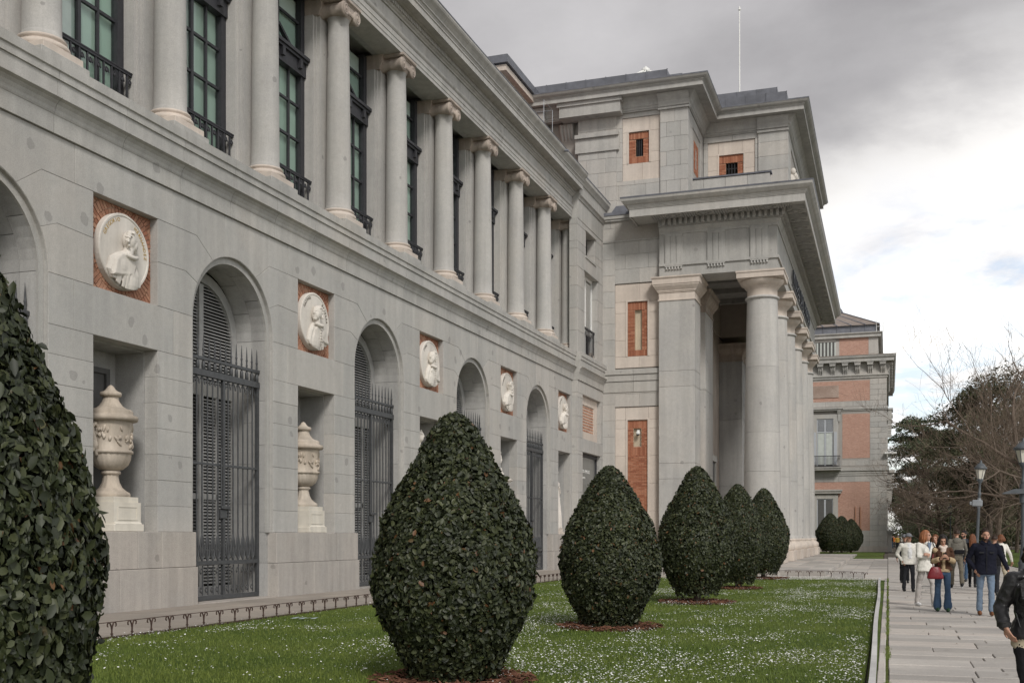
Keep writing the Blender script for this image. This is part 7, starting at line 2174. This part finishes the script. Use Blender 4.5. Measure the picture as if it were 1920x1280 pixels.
    for i in range(mth + 1):
        th = .02 + (PI * .60) * i / mth
        for j in range(n):
            a = 2 * PI * j / n
            # hairline : shorter over the face (-y)
            f = max(0, -math.sin(a)); lim = PI * (.60 - .27 * f ** .8)
            th2 = min(th, lim)
            w = 1 + .05 * mnoise.noise(Vector((math.cos(a) * 3, math.sin(a) * 3, th * 3 + x)))
            grid.append(hd(R0_[0] * w * math.sin(th2) * math.cos(a), .016 + R0_[1] * w * math.sin(th2) * math.sin(a), .028 + R0_[2] * w * math.cos(th2)))
    Fc = []
    for i in range(mth):
        for j in range(n): Fc.append((i * n + j, i * n + (j + 1) % n, (i + 1) * n + (j + 1) % n, (i + 1) * n + j))
    hm_.add(grid, Fc, True)
    if hairstyle == 'short':
        for i in range(40):
            a = rs.uniform(0, 6.28); th = rs.uniform(.1, 1.1)
            p = (R0_[0] * math.sin(th) * math.cos(a), .016 + R0_[1] * math.sin(th) * math.sin(a) - .0, .03 + R0_[2] * math.cos(th))
            if p[1] < -.07 and p[2] < .085: continue
            lock([p, (p[0] * 1.06, p[1] * 1.06, p[2] + .012), (p[0] * 1.08, p[1] * 1.1 - .012, p[2] + .006)], [.012, .009, .004])
    else:
        L = {'bob': .17, 'long': .40, 'tied': .06}[hairstyle]
        for i in range(46):
            a = rs.uniform(-.55, PI + .55)                            # sides and back, away from the face
            p0 = (.080 * math.cos(a), .016 + .104 * math.sin(a), .045)
            ll = L * rs.uniform(.8, 1.1) * (1 if math.sin(a) > -.2 else .9)
            o_ = .012 * rs.gauss(0, 1)
            lock([(p0[0] * .55, p0[1] * .55, .118), p0, (p0[0] * 1.12 + o_, p0[1] * 1.08 + .005, -.02 - ll * .28), (p0[0] * 1.15 + o_, p0[1] * 1.02 + .02, -.02 - ll * .7), (p0[0] * 1.0, p0[1] * .95 + .02, -.02 - ll)], [.012, .018, .020, .017, .006])
        if hairstyle == 'tied':
            bn = MB().ell(hd(0, .12, -.02), (.04, .04, .05), 10, 8); hm_.add(bn.v, bn.f, True)
    o = bpy.data.objects.new('hair', hm_.mesh('hair', HAIR[hair])); COL.objects.link(o); o.parent = t
    if glasses:
        gl = MB()
        for s_ in (-1, 1):
            e = MB().ell(hd(s_ * .034, -.094, .006), (.026, .008, .019), 10, 6, 0, q); gl.add(e.v, e.f, True)
            gl.tube([hd(s_ * .058, -.09, .01), hd(s_ * .080, .01, .008)], .004, 4)
        gl.tube([hd(-.015, -.098, .01), hd(.015, -.098, .01)], .004, 4)
        o = bpy.data.objects.new('sunglasses', gl.mesh('sunglasses', CL['black'])); COL.objects.link(o); o.parent = t
    return t, hd, k
def attach(t, name, mb, mat):
    o = bpy.data.objects.new(name, mb.mesh(name, mat)); COL.objects.link(o); o.parent = t; return o
def held(name, label, cat, t, mb, mats, subs=()):
    # a carried thing : top-level, standing where the hand is
    o = bpy.data.objects.new(name, mb.mesh(name, mats)); COL.objects.link(o)
    o.location = t.location; o.rotation_euler = t.rotation_euler; o.scale = t.scale
    tag(o, label, cat)
    for nm, m_, mt in subs:
        c = bpy.data.objects.new(nm, m_.mesh(nm, mt)); COL.objects.link(c); c.parent = o
    return o
def collar(t, mat, r_=.082, z=1.455, h=.06):
    m = MB(); n = 20
    rs = [[((r_ - d) * 1.05 * math.cos(a), .012 + (r_ - d) * .95 * math.sin(a), zz + .012 * math.sin(a)) for a in [(-.40 * PI) + (1.8 * PI) * j / n for j in range(n + 1)]] for d, zz in ((0, z - .035), (-.022, z - .02), (.004, z + h), (.014, z + h - .008), (.018, z - .02))]
    m.rings(rs, False, False)
    attach(t, 'collar', m, mat)
def zip_line(t, z0, z1, y, mat, x=0.0): attach(t, 'zip', MB().box(x - .006, x + .006, y - .006, y + .01, z0, z1), mat)

FACE_CAM = 0.0
# man in navy jacket, jeans and suede boots, walking to the camera
t, hd, k = person('man in a navy jacket, pale blue jeans and brown boots walking towards the camera', 'P', 1.92, 24.9, .06, 1.77, False, 'navy', 'denim', 'shoe_brown', 'brown', 'short', ('pocket', 'out'), .83, .016, .07, bulk=1.20, beard='brown', head_tilt=-.08, head_turn=.12)
collar(t, CL['navy'], .09); zip_line(t, .86, 1.42, -.165, CL['charcoal'])
attach(t, 'chest_flap', MB().box(-.14, -.05, -.176, -.165, 1.26, 1.29).box(.05, .14, -.176, -.165, 1.26, 1.29), CL['charcoal'])
# woman with red bag looking at her phone
def scarf(b): b.tube([(-.06, -.03, 1.47), (-.03, -.085, 1.44), (.04, -.085, 1.45), (.075, -.02, 1.48), (0, .06, 1.48), (-.06, -.03, 1.47)], [.035] * 6, CL['scarf'], 8).ell((.0, -.10, 1.40), (.055, .035, .07), CL['scarf'])
def sherpa(b):
    scarf(b)
    b.loft([((0, -.02, .90), .155, .125), ((0, -.02, .955), .16, .13), ((0, -.02, .97), .14, .11)], CL['sherpa'])
    b.tube([(-.205, -.115, 1.15), (-.12, -.225, 1.185)], [.064, .060], CL['sherpa']); b.tube([(.205, -.115, 1.15), (.12, -.225, 1.185)], [.064, .060], CL['sherpa'])
    b.tube([(0, -.13, .98), (0, -.15, 1.18), (0, -.125, 1.32)], [.03, .034, .03], CL['sherpa'])
    b.ell((-.17, -.03, 1.39), (.06, .07, .05), CL['sherpa']).ell((.17, -.02, 1.39), (.05, .07, .05), CL['brown_suede'])
t, hd, k = person('dark-haired woman in brown shearling jacket and flared jeans looking down at her phone', 'P', 1.13, 25.85, .10, 1.66, True, 'brown_suede', 'denim_dark', 'green', 'dark', 'long', 'phone', .93, .048, .05, bulk=1.08, head_tilt=.38, extra=sherpa, group=None)
bag = MB()
rsg = []
for zz, wx, wy in ((.745, .15, .045), (.755, .175, .06), (.79, .18, .066), (.88, .150, .060), (.97, .115, .042), (1.015, .085, .022)):
    rsg.append([(-.235 + .06 + wx * math.cos(2 * PI * j / 16), -.135 + wy * math.sin(2 * PI * j / 16), zz) for j in range(16)])
bag.rings(rsg)
strap = MB().tube([(-.22, -.13, 1.0), (-.235, -.12, 1.14), (-.20, -.02, 1.36), (-.15, .02, 1.455), (-.11, .04, 1.36), (-.10, -.10, 1.05)], [.014] * 6, 6)
held('shoulder_bag', 'dark red slouchy leather shoulder bag on the arm of the woman with a phone', 'bag', t, bag, CL['red_leather'], [('strap', strap, CL['red_leather'])])
held('phone', 'dark mobile phone held up in both hands by the woman with the red bag', 'phone', t, MB().box(-.038, .038, -.325, -.314, 1.20, 1.34, 0, .004), CL['black'])
# woman in white jacket, arms folded
t, hd, k = person('red-haired woman in white jacket and pale trousers with folded arms, turned right', 'P', .84, 27.7, .55, 1.77, True, 'white_jacket', 'pale_trousers', 'shoe_white', 'red', 'bob', 'crossed', .80, .012, .13, bulk=1.14, head_turn=.75)
collar(t, CL['white_jacket'], .09, 1.46, .035)
attach(t, 'shirt_front', MB().prism([(-.05, 1.46), (.05, 1.46), (.0, 1.25)], 'y', -.155, -.13), CL['blue'])
attach(t, 'bag_strap', MB().tube([(.12, -.08, 1.46), (.14, -.165, 1.3), (.19, -.15, 1.05)], .013, 6), CL['black'])
# man in off-white jacket and grey cap behind her
t, hd, k = person('man in an open off-white jacket and grey cap, left of the red-haired woman', 'P', .58, 34.9, .25, 1.70, False, 'offwhite', 'charcoal', 'shoe_dark', 'grey', 'short', ('pocket', 'down'), .82, .014, .09, bulk=1.22, cap=True, opening='shirt', head_turn=.3)
t, hd, k = person('person in a dark coat and grey cap mostly hidden behind the off-white jacket', 'P', .55, 41.2, .1, 1.68, False, 'charcoal', 'black', 'shoe_dark', 'grey', 'short', 'down', .80, .01, .06, cap=True)
t, hd, k = person('person in black with white trainers, hand to the face, behind the red-haired woman', 'P', 1.30, 34.2, -.3, 1.68, True, 'black', 'black', 'shoe_white', 'auburn', 'bob', ('down', 'face'), .88, .0, .10)
# man seen from behind in a grey hoodie
t, hd, k = person('man in a grey hoodie and olive trousers walking away, dark belt bag at his back', 'P', 2.06, 37.6, PI + .1, 1.84, False, 'olive_grey', 'khaki_grey', 'shoe_dark', 'brown', 'short', ('swing_f', 'down'), .98, .02, .22, bulk=1.05)
attach(t, 'hood', MB().ell((0, .105, 1.40), (.12, .055, .10), 12, 8), CL['olive_grey'])
attach(t, 'sole', MB().ell((-.10, .315, .12), (.04, .02, .10), 10, 6), CL['shirt'])
held('belt_bag', 'black belt bag worn across the back of the man in the grey hoodie', 'bag', t, MB().box(-.19, .08, .10, .19, 1.02, 1.14, 0, .02), CL['black'], [('strap', MB().tube([(.06, .13, 1.10), (.19, .06, 1.03), (.19, -.06, 1.02)], .014, 6), CL['black'])])
# man in blazer and sunglasses
t, hd, k = person('bearded man in sunglasses, dark blazer, white shirt and jeans, farther back beside the hoodie', 'P', 2.62, 43.3, -.35, 1.82, False, 'blazer', 'denim_dark', 'shoe_dark', 'dark', 'short', 'down', .84, .012, .10, opening='shirt', beard='dark', glasses=True, head_turn=-.5)
# auburn-haired woman from behind
t, hd, k = person('woman with long auburn hair seen from behind, all in black', 'P', 2.58, 38.5, PI - .2, 1.70, True, 'black', 'black', 'shoe_dark', 'auburn', 'long', 'down', .80, .0, .13)
# two people behind the navy jacket
t, hd, k = person('dark-haired person with a black backpack behind the shoulder of the man in navy', 'P', 2.82, 33.6, PI - .3, 1.66, False, 'black', 'charcoal', 'shoe_dark', 'brown', 'short', 'down', .86, .02, .12)
held('backpack', 'black backpack on the person behind the man in navy', 'backpack', t, MB().box(-.15, .15, .11, .30, 1.02, 1.45, 0, .05), CL['black'], [('pocket', MB().box(-.11, .11, .29, .335, 1.05, 1.25, 0, .02), CL['black'])])
t, hd, k = person('person in a white top just showing beyond the man in navy', 'P', 3.15, 35.5, PI + .4, 1.68, True, 'white_jacket', 'beige', 'shoe_white', 'auburn', 'tied', ('out', 'down'), .90, .01, .1)
# near woman at the right edge, striding, leather jacket
def biker(b):
    b.ell((-.10, .0, 1.43), (.10, .085, .05), CL['leather'])
NEARW = (1.085, 9.51)
t, hd, k = person('woman in a black leather biker jacket striding past, cut off by the right edge', 'P', NEARW[0], NEARW[1], .12, 1.60, True, 'leather', 'black', 'shoe_dark', 'dark', 'tied',
                  (((-.255, .05, 1.17), (-.262, -.13, 1.02), (.35, -.40, -.8), (-1, 0, .2)), 'swing_b'), .905, .035, .30, step_side=1, bulk=1.06, voxel=.0075, under='beige', head_turn=-.9, armr=1.3, extra=biker)
lap = MB()
for s_ in (-1, 1):
    lap.prism([(s_ * .02, 1.20), (s_ * .075, 1.44), (s_ * .15, 1.40), (s_ * .135, 1.27)], 'y', -.168, -.150)
attach(t, 'lapel', lap, CL['leather'])
attach(t, 'zip', MB().tube([(-.13, -.165, 1.26), (-.03, -.17, 1.21)], .0035, 5).tube([(-.17, -.125, 1.13), (-.145, -.155, 1.02)], .003, 5), M['iron'])
collar(t, CL['leather'], .105, 1.44, .05)
attach(t, 'cuff', MB().lathe([(.058, -.02), (.060, .02)], (-.262, -.115, 1.035), 12), CL['leather'])

# small group far down the path and one on the bench
src = {}
def far_person(lab, x, y, face, **kw):
    return person(lab, 'P', x, y, face, voxel=.02, group='people far down the path', **kw)[0]
far_person('tiny distant figure in a yellow top far down the path', 1.15, 150, .3, H=1.7, top='yellow', trousers='charcoal', step=.2)
far_person('tiny distant figure in an orange top at the end of the path', .75, 165, .0, H=1.7, top='orange', trousers='charcoal')
far_person('tiny distant figure in blue at the end of the path', 1.4, 172, 1.0, H=1.72, top='blue', trousers='black')
far_person('tiny distant figure in black near the brick pavilion corner', .55, 158, 2.0, H=1.7, top='black', trousers='denim_dark')
far_person('tiny distant figure in white far down the path', 2.0, 168, .5, H=1.7, top='offwhite', trousers='denim')
far_person('distant figure resting at the low rail at the right edge', 7.1, 58.9, .6, H=1.55, top='red', trousers='charcoal', hair='red', hairstyle='bob')

# ================================================================== statues in the niches
def statue(yn, lab, kind, sc):
    b = Body(); m = 'marble'
    if kind in ('helmet', 'robed'):
        # standing draped goddess : long dress in folds, one arm raised, the other out
        b.loft([((0, 0, .0), .24, .21), ((0, 0, .3), .215, .19), ((0, 0, .75), .19, .165), ((0, 0, 1.0), .165, .14), ((0, 0, 1.12), .135, .115), ((0, 0, 1.3), .165, .125), ((0, 0, 1.42), .17, .10), ((0, .01, 1.47), .08, .065)], m, 18)
        for i in range(16):
            a = i * 2 * PI / 16; r_ = .20
            b.tube([(1.12 * r_ * math.cos(a), r_ * math.sin(a), .02), (r_ * math.cos(a + .1), .9 * r_ * math.sin(a + .1), .45), (.75 * r_ * math.cos(a + .2), .7 * r_ * math.sin(a + .2), .98)], [.028, .026, .012], m, 6)
        for s_ in (-1, 1): b.ell((s_ * .07, -.095, 1.27), (.06, .05, .06), m)
        b.tube([(0, .01, 1.44), (0, 0, 1.54)], [.055, .05], m); hc = Vector((0, -.015, 1.63))
        b.ell(tuple(hc + Vector((0, .01, .02))), (.075, .092, .095), m); b.ell(tuple(hc + Vector((0, -.03, -.05))), (.058, .062, .07), m)
        b.ell(tuple(hc + Vector((0, -.10, -.015))), (.012, .016, .026), m); b.ell(tuple(hc + Vector((0, -.082, .03))), (.05, .014, .012), m); b.ell(tuple(hc + Vector((0, -.085, -.06))), (.022, .01, .01), m)
        b.tube([(-.16, 0, 1.40), (-.24, .02, 1.16), (-.20, -.10, .95)], [.06, .052, .038], m); hand(b, (-.20, -.10, .95), (0, -.3, -1), (-1, 0, 0), 1.1, m)
        W = (.17, -.20, 1.10) if kind == 'helmet' else (.21, -.06, .93)
        b.tube([(.16, 0, 1.40), (.23, -.01, 1.17), W], [.06, .052, .040], m); hand(b, W, (-.2, -.8, .25) if kind == 'helmet' else (0, -.3, -1), (.3, 0, 1), 1.1, m)
        if kind == 'helmet': b.ell((.15, -.27, 1.13), (.04, .04, .045), m)
        b.tube([(-.18, -.08, 1.36), (0, -.14, 1.18), (.14, -.12, 1.02), (.2, 0, .92)], [.03, .035, .035, .03], m)
        if kind == 'helmet':
            b.ell(tuple(hc + Vector((0, .02, .06))), (.095, .115, .095), m)
            b.tube([tuple(hc + Vector((0, -.06, .16))), tuple(hc + Vector((0, .02, .20))), tuple(hc + Vector((0, .12, .15))), tuple(hc + Vector((0, .15, .02)))], [.03, .045, .04, .02], m)
        else:
            for i in range(18): b.ell(tuple(hc + Vector((.085 * math.cos(i), .03 + .08 * math.sin(i), .03 + .05 * math.sin(i * 2.3)))), (.03, .03, .03), m)
    z0 = 1.752
    t = thing('marble_statue', lab, 'statue', 'F', (XW - .52, yn - .05, z0), PI / 2, 'marble statues in the niches')
    ped = MB().box(-.42, .42, -.40, .40, 0, .10, 0, .01).box(-.36, .36, -.34, .34, .10, .28, 0, .01)
    attach(t, 'pedestal', ped, M['limestone'])
    o = attach(t, 'figure', MB().box(0, .001, 0, .001, 0, .001), M['marble']); me = b.fuse(.013); o.data = me; o.location = (0, 0, .28); o.scale = (sc, sc, sc)
    return t
statue(NICHES[3], 'pale marble statue whose curly head shows over the left slope of the middle bush', 'robed', 2.0)
statue(NICHES[4], 'pale marble statue of a helmeted draped woman holding out one hand', 'helmet', 1.80)
statue(NICHES[5], 'pale marble statue in the niche nearest the portico, mostly hidden by its jamb', 'robed', 1.75)
